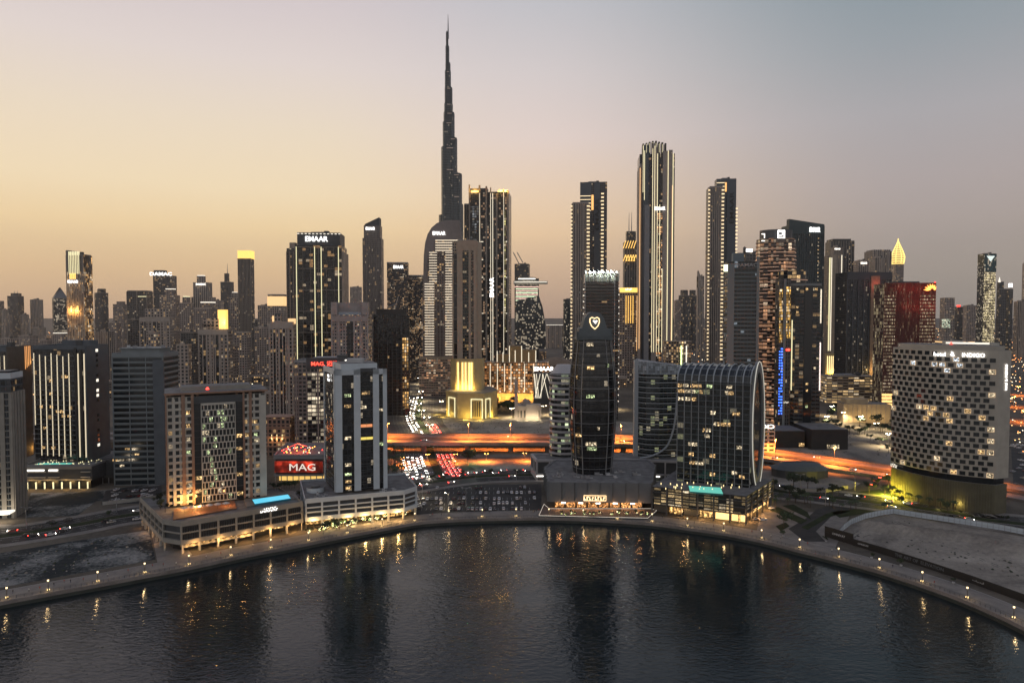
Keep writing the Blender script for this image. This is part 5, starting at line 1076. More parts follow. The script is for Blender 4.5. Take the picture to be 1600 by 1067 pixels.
ring = mat('balcony_ring', (.26,.20,.17), .7); z = 8; k = 0
while z < X6.top-2:
    fo = offs(X6.fp, 1.0+.5*math.sin(k*.35)); X6.b.prism(fo, z, z+.6, ring, ring, bottom=True)
    if k % 1 == 0 and k < 49:
        def band(m):
            n = len(fo); f_ = offs(fo,.12)
            for q in range(n):
                pq = cen([f_[q], f_[(q+1)%n]])
                if nrm(f_[q], f_[(q+1)%n])[1] < .1 and (q*7+k*3) % 11 > 2: m.wall(f_[q], f_[(q+1)%n], z+.62, z+1.0, emis('copper_balcony',(1,.5,.28),.4), 3)
        X6.part('balcony_light', band)
    z += 3.6; k += 1
X6.part('crown', lambda m: m.prism(offs(X6.fp,-3), X6.top, X6.top+9, darkm, roofm)); c6 = (XU(1219,368)*666, 663)
X6.part('emblem', lambda m: [m.box((c6[0]+dx, c6[1], Zt(367,668)+dz),(w,.6,h),E_S) for dx, dz, w, h in ((0,3,6.5,.9),(0,-3.8,6.5,.9),(-3,-3.8,.9,7.6),(3,-3.8,.9,7.6),(1.3,-.9,.8,3.9),(-.2,1.9,3,.8),(-.6,-1.3,3,.8))])
X6.part('emblem', lambda m: [m.box((XU(1191,368)*672+dx, 669, Zt(371,668)+dz),(w,.6,h),E_W) for dx, dz, w, h in ((0,3,3,.8),(0,-3.6,3,.8),(1.2,-.5,.6,3.6))]); X6.done()
X6b = tw('lower curved terrace wing with pink lit balconies, right of the white emblem tower', 1214, 1258, 422, 650, fac((.05,.05,.055), (.01,.014,.016), 3, 3.6, .1, .2, .2), ell(.8,0,20), 'apartment_tower'); 
for k in range(7): X6b.b.prism(offs(X6b.fp,1.4), X6b.top-10-k*4, X6b.top-9.4-k*4, ring, ring, bottom=True); X6b.part('balcony_light', lambda m: [m.wall(a, c, X6b.top-9.3-k*4, X6b.top-8.9-k*4, MC['copper_balcony'], 3) for a, c in zip(offs(X6b.fp,1.5), offs(X6b.fp,1.5)[1:]) if nrm(a,c)[1] < 0])
X6b.done()
X7 = tw('broad dark teal slab tower with white lettering near its top right', 1220, 1286, 352, 1000, fac((.035,.05,.055), (.010,.022,.028), 2.2, 3.7, .25, .1, .015, lc=WHITE, ls=1.3), rect(.4, 6)); i = X7.fi
X7.piers(i, 16, .6, .6, 0, X7.top, mat('teal_fin',(.04,.06,.065),.5)); fT = X7.fp
X7.part('sloped_parapet', lambda m: m.prism(offs(X7.fp,.4), X7.top-12, X7.top, MC['teal_fin'], roofm)); X7.part('roof_wedge', lambda m: (lambda a, c, d, e: (m.face([(*a,X7.top),(*c,X7.top),(*c,X7.top+2),(*a,X7.top+9)],MC['teal_fin']), m.face([(*d,X7.top+2),(*e,X7.top+9),(*a,X7.top+9),(*c,X7.top+2)],MC['teal_fin']), m.face([(*c,X7.top),(*d,X7.top),(*d,X7.top+2),(*c,X7.top+2)],MC['teal_fin']), m.face([(*e,X7.top),(*a,X7.top),(*a,X7.top+9),(*e,X7.top+9)],MC['teal_fin']), m.face([(*d,X7.top),(*e,X7.top),(*e,X7.top+9),(*d,X7.top+2)],MC['teal_fin'])))(X7.edge(i,0,.2),X7.edge(i,1,.2),X7.edge(i,1,-8),X7.edge(i,0,-8)))
X7.sign('EMAAR', i, .72, Zt(358.5,1000), 7, E_S, 1.4, wid=16); windows(X7, [((*X7.edge(i,.83,.7), Zt(372+k*6,1000)), (1,.1), 2, 1.5, litx if k % 3 else litw, blackm, .2) for k in range(12)]); X7.done()
X8 = tw('black glass tower with gold shimmering left face and white side lines', 1226, 1282, 446, 632, fac((.05,.055,.06), (.006,.01,.012), 4, 3.6, .1, .2, .10, lc=WARM, ls=1.1), rect(.7,-6), 'tower'); i = X8.fi
X8.slabs(6, X8.top-2, 3.6, .9, .5, MC['ledge_grey'] , edges=[(i,.1,.42),(i,.72,.98)]); X8.pier(i,.44,.7,.6,0,X8.top,glassd); X8.strip(i,.98,Zt(505,632),Zt(452,632),wst,.7,1.3); X8.strip(i,.98,Zt(610,632),Zt(535,632),emis('rose_line',(1,.78,.7),1.1),.7,1.3); X8.strip(i,.03,Zt(610,632),Zt(500,632),E_YG,.6,1.3)
windows(X8, [((*X8.edge(i,a,.95), Zt(y,632)), (1,0), 2.2, 2.2, m_, blackm, .2) for a, y, m_ in ((.2,452,litx),(.5,452,litw),(.82,452,litw),(.75,452,litx),(.2,480,litw),(.2,488,litw),(.55,600,litw),(.55,610,litw),(.55,635,litc),(.9,560,litx),(.8,575,litx))])
parapet(X8, MC['pale_fin'], 2); X8.done()
X8b = tw('slim tower with gold glittering glass above and blue dotted lights below', 1210, 1234, 436, 628, fac((.08,.08,.085), (.02,.02,.02), 2, 3.6, .3, .2, .05), rect(1), 'tower'); i = X8b.fi
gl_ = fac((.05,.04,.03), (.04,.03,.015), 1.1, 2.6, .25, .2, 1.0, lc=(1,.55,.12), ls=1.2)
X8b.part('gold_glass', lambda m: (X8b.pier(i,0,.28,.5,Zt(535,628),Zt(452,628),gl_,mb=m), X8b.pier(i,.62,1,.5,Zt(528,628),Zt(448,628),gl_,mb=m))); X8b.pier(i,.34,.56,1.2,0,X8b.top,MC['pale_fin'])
for k in range(24):
    for a in (.04,.2,.27): 
        if random.random()<.8: X8b.part('blue_light', lambda m: X8b.pier(i,a,a+.07,.9,Zt(546,628)-k*2.6,Zt(546,628)-k*2.6+1.1,E_B,mb=m))
X8b.part('red_band', lambda m: X8b.pier(i,.65,.98,.9,Zt(548,628),Zt(545,628),E_R,mb=m)); X8b.marks(i, .7, Zt(628,628), 2.0, 5, 4, E_WD, 1.2); X8b.done()
BP = Bd('pair of plain black boxes forming a podium beside the right hand highway', [(XU(1206,690)*596,596),(XU(1318,690)*596,596),(XU(1318,690)*596+4,640),(XU(1206,690)*596,640)], 'podium', 'podium')
BP.pr(0, 15, mat('black_render',(.022,.02,.02),.8,noise=.2), [BP.edge(0,0,0),BP.edge(0,.46,0),BP.edge(0,.46,-40),BP.edge(0,0,-40)]); BP.pr(0,17.5,MC['black_render'],[BP.edge(0,.5,8),BP.edge(0,1,8),BP.edge(0,1,-30),BP.edge(0,.5,-30)])
windows(BP, [((*BP.edge(0,a,o_), 2.8), (1,0), 3, 3.2, litw, blackm, .3) for a, o_ in ((.40,.1),(.43,.1))]+[((*BP.edge(0,.72+k*.025,8.1), 2.6), (1,0), 1, 3.6, litx, blackm, .2) for k in range(7)]); BP.done()
CI = tw('small pale block with lit rooftop letters, between the arched tower and black podium', 1184, 1211, 664, 560, fac((.38,.34,.31), GL, 6, 3.4, .3, .45, .05), rect(.8), 'office_block', 'office block'); c_ = CI.edge(CI.fi,.45,.9); sign('CIC', (*c_,CI.top-1.2), (-1,0,0), 3.4, E_W, CI.o, wid=10); CI.done()
X9 = tw('brown tower split by one tall bright yellow light strip, right of the broad teal slab', 1285, 1306, 400, 1250, fac(st, (.05,.04,.035), 3, 3.7, .4, .3, .02), rect(1)); i = X9.fi; X9.strip(i,.25,Zt(548,1250),X9.top-3,E_YG,1.6,1.4); X9.strip(i,.45,Zt(548,1250),X9.top-3,wst,.9,1.4); X9.pier(i,.5,1,.9,0,X9.top+2,st)
X9.part('gold_base', lambda m: X9.pier(i,-.1,1.15,3,0,Zt(552,1250),gold,mb=m)); [X9.strip(i,.1+k*.2,12,Zt(556,1250),E_Y,1.2,3.4) for k in range(5)]; light('POINT',(*X9.edge(i,.5,9),12),9000,(1,.6,.15),1,parent=X9.o); X9.done()
X10 = tw('plain dark slab with brown glowing end wall, left of the red lit office tower', 1304, 1391, 425, 1080, fac((.035,.042,.048), (.01,.013,.016), 3, 3.7, .3, .2, .03, lc=WHITE, ls=1.2), rect(.5,4)); i = X10.fi
X10.piers(i, 8, 2, .8, 0, X10.top, mat('navy_panel',(.04,.048,.058),.5)); X10.pier(i,.52,.72,2.5,0,X10.top-6,mat('tan_wall',(.22,.155,.10),.7,noise=.2)); X10.pier(i,.0,1,1.2,X10.top-12,X10.top,MC['navy_panel']); light('POINT',(*X10.edge(i,.62,14),30),14000,(1,.6,.2),2,parent=X10.o); light('POINT',(*X10.edge(i,.64,12),X10.top-20),4000,(1,.15,.1),2,parent=X10.o); X10.done()
X12 = tw('broad office tower with red glowing crown and an orange petal emblem', 1364, 1460, 443, 850, fac((.10,.05,.04), (.012,.012,.015), 1.5, 4.2, .45, .12, .30, lc=(1,.8,.45), ls=1.0), rect(.45,-3), 'office_tower', 'office tower'); i = X12.fi
bd_ = fac((.09,.06,.05),(.02,.02,.02),1.5,4.2,.2,.5,1.5,lc=(1,.83,.5),ls=.8); X12.part('lit_floors', lambda m: (X12.pier(i,.0,.22,.3,20,Zt(462,850),bd_,mb=m), X12.pier(i,.70,1,.3,20,Zt(460,850),bd_,mb=m)))
fz = mat('red_fin',(.17,.05,.04),.5); X12.piers(i, 60, .35, 1.0, 20, X12.top+1, fz)
X12.part('ground_floors', lambda m: [X12.pier(i,-.01,.35,1.2,4+k*4,6.6+k*4,emis('amber_floor',(1,.55,.16),1.3),mb=m) for k in range(4)])
for k in range(6): light('POINT',(*X12.edge(i,.3+k*.13,9),X12.top-6-(k%2)*22),1500,(1,.07,.03),2,parent=X12.o)
pet = emis('petal_light',(1,.36,.05),2.2)
def petals(m):
    c0 = X12.edge(i,.89,1.8); p_, q_ = X12.fp[i], X12.fp[(i+1)%4]; r = Vector((q_[0]-p_[0],q_[1]-p_[1])).normalized(); zc_ = Zt(452,850)
    for a, L2 in ((178,11),(158,10),(136,9),(112,8.5),(88,8),(64,7.5),(40,6.5),(18,5)):
        a = R(a); d = (math.cos(a), math.sin(a)); n_ = (-d[1], d[0]); o_ = (c0[0]+2*r[0], c0[1]+2*r[1])
        P_ = [(1.6,0),(L2*.55,1.35),(L2,0),(L2*.55,-1.35)]; m.face([(o_[0]+r[0]*(u*d[0]+v*n_[0]), o_[1]+r[1]*(u*d[0]+v*n_[0]), zc_-1+u*d[1]+v*n_[1]) for u, v in P_], pet)
X12.part('emblem', petals); X12.lamp((*X12.edge(i,.995,-1),X12.top+1), E_R, 1.2); X12.b.box((*cen(X12.fp),X12.top),(30,14,3),darkm); X12.done()
CP = tw('open sided car park with rows of lit decks, below the yellow strip tower', 1281, 1368, 590, 900, fac((.24,.19,.14), (.08,.05,.03), 7, 3.6, .1, .5, .9, lc=(1,.66,.3), ls=.9), rect(.4,-5), 'car_park', 'car park'); CP.slabs(3,CP.top+1,3.6,.7,1.1,beige); rooftop(CP); CP.done()
SB = tw('small tan block lit by floodlights, beside the bright street on the right', 1308, 1391, 632, 735, mat('tan_block',(.42,.32,.20),.8,noise=.12), rect(.45,-8), 'low_block', 'low building'); SB.b.box((*SB.edge(SB.fi,.3,-10),SB.top),(24,12,5),MC['tan_block']); SB.piers(SB.fi,10,.8,.4,0,SB.top,beige); [light('POINT',(*SB.edge(SB.fi,.1+k*.25,9),5),1500,(1,.72,.3),1,parent=SB.o) for k in range(4)]; SB.done()
DM = Bd('low dark round pavilion with a shallow domed roof beside the right hand highway', [(XU(1262,745)*478+20*math.cos(k*.3927), 492+13*math.sin(k*.3927)) for k in range(16)], 'pavilion', 'pavilion')
dmm = mat('pavilion_roof',(.07,.08,.085),.6); [DM.b.frus(offs(DM.fp,-a*12), offs(DM.fp,-b_*12), z0, z1, m_, m_) for a, b_, z0, z1, m_ in ((.0,.0,0,5.5,darkm),(-.05,.25,5.5,8,dmm),(.25,.6,8,9.5,dmm),(.6,.9,9.5,10,dmm))]; DM.done()
# ---------------- the tallest tower ----------------
YB = 1620
def bx(px, py): return XU(px, py)*YB
KB = thing('needle_skyscraper', 'immensely tall stepped needle skyscraper with a thin spire, rising above everything else', 'skyscraper', (bx(704,400), YB+40, 0)); KB['_o'] = (bx(704,400), YB+40, 0)
OCC.append((bx(704,400), YB+40, 70))
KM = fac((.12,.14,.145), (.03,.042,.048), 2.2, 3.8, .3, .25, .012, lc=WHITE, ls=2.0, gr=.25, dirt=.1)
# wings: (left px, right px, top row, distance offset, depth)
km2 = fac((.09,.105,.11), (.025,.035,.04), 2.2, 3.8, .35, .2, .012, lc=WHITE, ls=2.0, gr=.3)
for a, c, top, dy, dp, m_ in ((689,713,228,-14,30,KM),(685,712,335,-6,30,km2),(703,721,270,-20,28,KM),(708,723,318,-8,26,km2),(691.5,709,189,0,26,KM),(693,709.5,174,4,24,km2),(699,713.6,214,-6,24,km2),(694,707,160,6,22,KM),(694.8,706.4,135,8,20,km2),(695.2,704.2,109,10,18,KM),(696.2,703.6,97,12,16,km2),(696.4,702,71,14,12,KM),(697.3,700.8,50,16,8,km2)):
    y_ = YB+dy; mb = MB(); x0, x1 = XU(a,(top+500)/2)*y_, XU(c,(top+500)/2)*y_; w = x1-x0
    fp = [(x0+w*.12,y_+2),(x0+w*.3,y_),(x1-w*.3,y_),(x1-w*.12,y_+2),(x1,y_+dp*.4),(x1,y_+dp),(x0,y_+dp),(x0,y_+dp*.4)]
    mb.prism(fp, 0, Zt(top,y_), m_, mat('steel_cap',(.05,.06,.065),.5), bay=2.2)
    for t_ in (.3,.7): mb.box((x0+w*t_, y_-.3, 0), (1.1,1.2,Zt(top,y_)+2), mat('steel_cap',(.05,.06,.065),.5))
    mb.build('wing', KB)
    for zt_ in ((top+4),(top+38)):
        if zt_ < 330 and w > 12 and a not in (685,): 
            mb = MB(); mb.box(((x0+x1)/2+w*.1, y_-.9, Zt(zt_,y_)), (w*.42,.6,1.6), emis('floor_light',(1,.62,.4),.1)); mb.build('floor_light', KB)
mb = MB(); mb.bar((bx(699,50),YB+20,Zt(55,YB)),(bx(698.9,30),YB+20,Zt(32,YB)),2.2,steel,8,1.2); mb.bar((bx(698.9,30),YB+20,Zt(32,YB)),(bx(698.7,18),YB+20,Zt(17,YB)),1.1,steel,6,.4); mb.build('spire', KB)
# ---------------- the far skyline ----------------
def sty(k):
    D = dict(
     conc=lambda: fac((.36,.30,.26),GL,4.6,4.4,.45,.36,.07,lc=WARM,ls=1.6), dark=lambda: fac((.10,.095,.09),(.02,.022,.025),4.2,4.2,.3,.35,.07,ls=1.8), res=lambda: fac((.30,.25,.22),(.02,.02,.02),4.2,4.2,.42,.45,.13,ls=1.6),
     stripe=lambda: fac((.36,.31,.27),(.03,.03,.03),5,4,.55,.08,.05,ls=1.6), gold=lambda: fac((.30,.19,.12),(.03,.02,.015),3.0,3.6,.5,.15,.55,lc=(1,.55,.2),ls=1.4), glass=lambda: fac((.05,.06,.065),(.03,.04,.045),3,3.8,.08,.12,.14,lc=WHITE,ls=1.8,gr=.2))
    return D[k]()
ST = {k: [sty(k) for _ in range(3)] for k in ('conc','dark','res','stripe','gold','glass')}
bandm = fac((.05,.055,.06),(.008,.012,.016),3,3.6,.08,.15,.06,ls=1.6); pale2 = mat('warm_concrete',(.36,.31,.27),.8,noise=.12)
def far(lab, a, c, top, Y, k, shp=None, steps=(), ant=(), cap=None, rib=0, sgn=None, nm='tower', grp=None, glow=None, bands=()):
    m_ = random.choice(ST[k]); b = tw(lab, a, c, top, Y, m_, shp or rect(.8, random.choice((-8,0,6)), 0), nm, 'tower', grp); i = b.fi
    for a_, c_ in bands: b.pier(i, a_, c_, .25, 0, b.top-5, bandm)
    if bands: b.piers(i, 7, 1.3, .9, 0, b.top, pale2); b.pier(i, 0, 1, 1.0, b.top-6, b.top, pale2)
    if rib: b.piers(i, rib, 1.6, 1.2, 0, b.top-1, concrete if k != 'dark' else gm)
    else: parapet(b, concrete if k in ('conc','res','stripe') else gm)
    f = b.fp; z = b.top; px0 = a; px1 = c
    for s0, s1, st_ in steps:
        f = fit(shp or rect(.8), s0, s1, Y+4, 480); b.pr(z-1, Zt(st_,Y), m_, f); z = Zt(st_,Y)
    for p_, t_ in ant: b.part('antenna', lambda m: m.bar((XU(p_,t_)*(Y+10),Y+10,z-3),(XU(p_,t_)*(Y+10),Y+10,Zt(t_,Y)),1.4,steel,5,.4))
    if cap: b.part('lit_crown', lambda m: m.prism(offs(b.fp,.8), Zt(cap[0],Y), Zt(cap[1],Y), cap[2], roofm, bottom=True))
    if sgn: b.sign(sgn[0], i, sgn[1], Zt(sgn[2],Y), sgn[3], E_W if len(sgn) < 6 else sgn[5], 1.6, wid=sgn[4])
    if glow: b.part('roof_light', lambda m: m.prism(offs(f,-1), z, z+glow[0], glow[1], roofm))
    if not (steps or cap or glow): rooftop(b, concrete)
    b.done(); return b
amb = emis('amber_crown',(1,.55,.1),1.2); amb2 = emis('soft_amber',(1,.6,.25),.8)
far('hazy grey tower cut by the left edge, far away', -14, 7, 470, 2600, 'res', rib=3)
far('hazy lower grey tower near the left edge, beside the twin mast tower', 2, 14, 484, 2450, 'stripe')
far('hazy tower with twin short masts on its crown, far left', 12, 38, 463, 2600, 'dark', steps=((17,34,458),), ant=((22.5,454),(27,454)))
for a, c in ((8,20),(33,46)): far('hazy shoulder tower flanking the twin mast tower, its '+('left' if a<20 else 'right')+' side', a, c, 491, 2540, 'stripe', rib=2)
far('hazy plain tower with square portal crown, second gap from the left', 48, 68, 468, 2600, 'stripe', rib=3)
far('hazy wider base tower behind the square portal crowned one', 50, 72, 512, 2500, 'stripe')
b = far('hazy tower with pointed pyramid roof, left of the striped golden crown', 82, 107, 466, 2400, 'glass', rect(1,40)); b.part('pyramid_roof', lambda m: m.frus(offs(b.fp,0), offs(b.fp,-24), b.top, Zt(449,2400), mat('roof_slate',(.14,.15,.16),.6)))
V = far('striped tower with fins of golden light on its crown and white lettering', 106, 146, 398, 1150, 'gold', rect(.8,-4), rib=10)
for k in range(7): V.strip(V.fi, .18+k*.10, Zt(428,1150), Zt(393,1150), E_YG, .8, 1.8)
for k in range(4): V.part('crown_glow', lambda m: V.pier(V.fi,.19+k*.1,.27+k*.1,1.3,Zt(436,1150),Zt(427,1150),amb,mb=m))
for t_ in (.25,.6): light('POINT',(*V.edge(V.fi,t_,5),Zt(486,1150)),9000,(1,.5,.12),1,parent=V.o); V.part('terrace_lamp', lambda m: V.pier(V.fi,t_,t_+.04,2,Zt(487,1150),Zt(478,1150),amb,mb=m))
V.sign('EMAAR', V.fi, .42, Zt(440,1150), 4.6, E_S, 2.6, wid=18)
V.part('crown_wall', lambda m: (V.pier(V.fi,0,.14,1.6,Zt(425,1150),Zt(391,1150),gm,mb=m,inn=20), V.pier(V.fi,.84,1,1.2,Zt(425,1150),Zt(397,1150),gm,mb=m,inn=20)))
far('small lit office roof with two bright rows, before the pyramid roofed tower', 82, 108, 522, 1500, 'conc', glow=(3,E_WD))
far('round capped grey tower just right of the striped golden crown', 148, 170, 458, 2300, 'dark', ell(1), steps=((152,166,451),))
far('finned stone block below the round capped grey tower', 150, 180, 518, 1250, 'stripe', rib=7)
far('busy grey apartment tower, first right of the finned stone block', 177, 200, 476, 2000, 'res', steps=((182,196,471),))
far('dark portal framed tower with one bright roof line', 199, 240, 455, 1700, 'dark', rib=2, glow=(2,gm)).part('roof_light', lambda m: m.box((XU(222,465)*1690,1690,Zt(464,1700)),(20,2,1.6),E_YG))
far('tower with bright white roof lettering band, left group', 240, 277, 431, 1900, 'dark', steps=((241,262,422),), sgn=('DAMAC',.45,428,9,58,E_S))
far('stepped apartment tower in front of the lettered roof band', 250, 282, 462, 1700, 'res', steps=((258,276,452),), glow=(2,E_WD))
b = far('beige apartment tower with dark window bands and copper lit roof corner', 219, 276, 497, 1080, 'conc', rect(.7,8), bands=((.08,.2),(.45,.62)), steps=((226,272,482),)); 
for t_ in (.06,.33,.36,.72,.98): b2 = None
far('narrow busy tower right of the copper cornered block', 281, 304, 474, 1500, 'res', steps=((285,298,464),), glow=(2,E_YG))
far('stepped wedding cake tower with lit cream terraces on top', 300, 338, 464, 1750, 'stripe', rib=5, steps=((302,332,441),(308,322,431)), glow=(2,E_WD), sgn=('DAMAC',.5,444,5,24))
far('dense lit apartment tower below the stepped cream terraces', 303, 342, 482, 1400, 'res', steps=((312,338,473),), glow=(2,E_WD))
b = far('rose concrete twin shaft tower with golden roof lantern and grey lettering', 311, 364, 516, 880, 'conc', rect(.5,3), bands=((.06,.24),(.52,.70)), steps=((316,346,498),), sgn=('EMAAR',.35,508,4.2,16,blackm)); b.part('roof_lantern', lambda m: m.box((XU(348,490)*890,890,b.top),(10,8,Zt(484,890)-b.top),amb)); light('POINT',(XU(348,490)*880,880,b.top+10),6000,(1,.6,.2),1,parent=b.o)
far('grey tower with a single thin needle, left of the golden capped tower', 345, 366, 441, 2300, 'dark', steps=((351,359,427),), ant=((355,411),))
far('white topped slim tower leaning on the needle tower', 358, 376, 466, 1900, 'conc', steps=((362,372,457),), glow=(1.5,E_WD))
far('slender dark tower with golden glowing cap', 373, 398, 403, 1600, 'dark', rib=9, cap=(404,391.5,amb))
far('busy apartment tower with a red light and lit terrace, left foreground cluster', 366, 392, 520, 1150, 'res', glow=(1.6,E_YG))
far('ochre capped tower behind the grey pair at centre left', 419, 449, 461, 1350, 'conc', cap=(478,463,amb2))
far('plain grey tower at the golden capped tower right side', 403, 424, 478, 1750, 'conc')
far('grey banded tower with two copper lit roof boxes', 422, 463, 505, 760, 'conc', rect(.6,3), bands=((.12,.26),(.46,.66)), steps=((428,440,492),), glow=(2,darkm)).part('roof_lantern', lambda m: [m.box((XU(p_,500)*770,770,Zt(506,770)),(w,6,h),amb2) for p_, w, h in ((432,8,9),(456,7,6))])
far('small hazy block between lettered black tower and tapering tower', 547, 566, 449, 2400, 'conc')
for n_, (a, c, t_, Y, k) in enumerate(((110,130,520,2000,'conc'),(170,190,505,1500,'res'),(200,222,500,1300,'dark'),(283,310,520,1100,'dark'),(340,372,540,1000,'res'),(398,424,512,1300,'res'),(395,425,500,1900,'dark'),(232,250,520,900,'res'),(276,300,540,860,'conc'),(326,350,470,2100,'conc'),(188,206,492,2300,'dark'),(0,30,530,1400,'conc'),(60,84,532,1600,'res'),(28,60,525,1900,'conc'))):
    far('plain mid rise apartment tower packed in the left hand cluster', a, c, t_, Y, k, grp='apartment towers packed in the left cluster')
# right of the needle
b = far('dark rounded tower rising behind the building with wide lit cantilever', 804, 828, 413, 1950, 'dark'); b.part('crane', lambda m: [m.bar((XU(p0,400)*1950,1955,Zt(y0,1950)),(XU(p1,400)*1950,1955,Zt(y1,1950)),1.2,steel,4) for p0,y0,p1,y1 in ((811,412,802,394),(817,410,808,394))])
CL = far('building with wide cantilevered deck glowing in green and pink bands', 806, 842, 436, 1700, 'glass', rect(.8)); 
CL.part('cantilever', lambda m: (m.box((XU(829,440)*1690,1695,Zt(444,1700)),(84,24,7),mat('deck_rim',(.5,.5,.45),.5)), m.box((XU(823,440)*1690,1695,Zt(437,1700)),(44,20,5),darkm)))
for k in range(12): CL.part('light_band', lambda m: m.box((XU(823,460)*1690,1690,Zt(449+k*3,1700)),(54+6*(k==0),3,1.5),emis('green_band',(.8,.95,.6),1.4) if k%2 else emis('pink_band',(1,.6,.5),1.1)))
CL.part('light_band', lambda m: m.box((XU(823,437)*1690,1680,Zt(437,1700)),(42,2,2),E_W)); CL.part('light_band', lambda m: m.box((XU(829,440)*1690,1680,Zt(441.5,1700)),(80,2,1.2),E_WD)); sg_ = CL
b = Bd('dark glass building with curved shoulder and scattered lights, below the cantilever', fit(rect(.7),806,853,1640,490), 'tower', 'tower'); gg = ST['glass'][0]
pr_ = [(806,545),(806,470),(842,462),(848,480),(852,505),(853,545)]; b.b.face([(XU(a,c)*1640,1640,Zt(c,1640)) for a, c in pr_][::-1], gg, [(XU(a,c)*1640,Zt(c,1640)) for a, c in pr_][::-1])
q = [(XU(a,c)*1640, max(0,Zt(c,1640))) for a, c in pr_]; [b.b.face([(q[k][0],1640,q[k][1]),(q[(k+1)%6][0],1640,q[(k+1)%6][1]),(q[(k+1)%6][0],1680,q[(k+1)%6][1]),(q[k][0],1680,q[k][1])],gg) for k in range(6)]; b.done()
far('pale low block with white colonnade, centre distance', 853, 880, 508, 2500, 'stripe', rib=8, glow=(1.5,E_WD))
far('blue grey tower with curved top corner, left of the ribbed lit tower', 880, 897, 468, 1850, 'glass', ell(1,0,12))
b = far('dark tower with zigzag amber lights and twin antennas', 973, 995, 378, 1750, 'dark', rib=5, steps=((977,993,361),), ant=((983,331),(987,331)))
for k in range(5): b.part('zigzag_light', lambda m: [m.bar((XU(974+k*4,400)*1740,1742,Zt(y0,1740)),(XU(978+k*4,400)*1740,1742,Zt(y1,1740)),.9,amb) for y0,y1 in ((408,398),)]); b.part('zigzag_light', lambda m: m.bar((XU(978+k*4,400)*1740,1742,Zt(398,1740)),(XU(980+k*4,400)*1740,1742,Zt(408,1740)),.9,amb)); b.part('zigzag_light', lambda m: m.bar((XU(974+k*4,400)*1740,1742,Zt(388,1740)),(XU(978+k*4,400)*1740,1742,Zt(376,1740)),.9,amb))
b = far('brown office tower with amber roof frill beside the tallest bronze tower', 965, 996, 456, 1180, 'res', rect(.7)); b.marks(b.fi,.5,Zt(452,1180),3.2,11,4,E_W,1.4); b.part('roof_frill', lambda m: b.pier(b.fi,0,1,1,b.top-1,b.top+7,amb,mb=m)); [b.strip(b.fi,.35+k*.13,Zt(505,1180),Zt(462,1180),amb,.8,1.2) for k in range(4)]; b.strip(b.fi,.97,Zt(548,1180),Zt(462,1180),emis('amber_line',(1,.55,.22),.9),1.2,1.5)
far('hazy twin domed tower, left one', 1060, 1078, 462, 2300, 'dark', ell(1,0,12), steps=((1063,1075,453),)); far('hazy twin domed tower, right one', 1074, 1089, 462, 2350, 'dark', ell(1,0,12), steps=((1077,1087,453),)); far('hazy brown block left of the hazy twin domes', 1053, 1064, 470, 2200, 'res')
b = far('thin grey blade tower with diagonal top, beside the right ribbed tower', 1088, 1100, 432, 1900, 'stripe', rect(.8)); b.part('blade', lambda m: m.frus([b.edge(b.fi,0,1),b.edge(b.fi,1,1),b.edge(b.fi,1,-10),b.edge(b.fi,0,-10)],[b.edge(b.fi,0,1),b.edge(b.fi,.1,1),b.edge(b.fi,.1,-10),b.edge(b.fi,0,-10)],b.top-30,Zt(423,1900),concrete))
far('small dark tower with white lit roof sign, left of the white emblem tower', 1160, 1180, 394, 900, 'dark', steps=((1160,1165,386),), glow=(1,darkm)).part('roof_sign', lambda m: m.box((XU(1170,391)*890,888,Zt(394,890)),(8,1,4),E_S))
far('broad dark stepped tower rising behind the yellow strip tower', 1288, 1333, 376, 1700, 'dark', rib=9, steps=((1290,1328,373),))
far('pale slab with white lettering and one bright edge', 1296, 1314, 386, 1500, 'stripe', rib=4, sgn=('EMAAR',.4,389,3.2,13)).strip(0,.99,60,250,wst,1.4,1.4)
far('brown twin tower with recessed dark top window', 1349, 1391, 392, 1600, 'stripe', rib=6, steps=((1352,1390,390),))
far('short pale block with white lettering between two brown towers', 1332, 1356, 408, 1550, 'conc', sgn=('EMAAR',.5,411,4,15))
far('ribbed lower block in front of the recessed window tower', 1358, 1384, 403, 1500, 'stripe', rib=6)
b = far('tall slim tower under a glowing yellow onion spire', 1392, 1411, 412, 2100, 'res', rect(1), glow=(1,gm)); 
ys = emis('spire_gold',(1,.72,.18),1.25)
def onion(m):
    c = cen(b.fp); z0 = Zt(412,2100); pr2 = ((0,17),(8,19),(22,20),(38,15),(56,7),(70,1.2),(78,.3)); 
    for k in range(8):
        a = k*.785
        for (h0,r0),(h1,r1) in zip(pr2, pr2[1:]): m.bar((c[0]+r0*math.cos(a),c[1]+r0*math.sin(a),z0+h0),(c[0]+r1*math.cos(a),c[1]+r1*math.sin(a),z0+h1),.9,ys,4)
    for h in range(0,66,7):
        r0 = next(ra+(rb-ra)*(h-ha)/(hb-ha) for (ha,ra),(hb,rb) in zip(pr2,pr2[1:]) if ha<=h<=hb); 
        for k in range(8): m.bar((c[0]+r0*math.cos(k*.785),c[1]+r0*math.sin(k*.785),z0+h),(c[0]+r0*math.cos((k+1)*.785),c[1]+r0*math.sin((k+1)*.785),z0+h),.9,ys,4)
    for (h0,r0),(h1,r1) in zip(pr2, pr2[1:]): m.frus([(c[0]+r0*.85*math.cos(k*.785),c[1]+r0*.85*math.sin(k*.785)) for k in range(8)],[(c[0]+r1*.85*math.cos(k*.785),c[1]+r1*.85*math.sin(k*.785)) for k in range(8)],z0+h0,z0+h1,emis('spire_inner',(1,.62,.15),.35))
b.part('spire', onion)
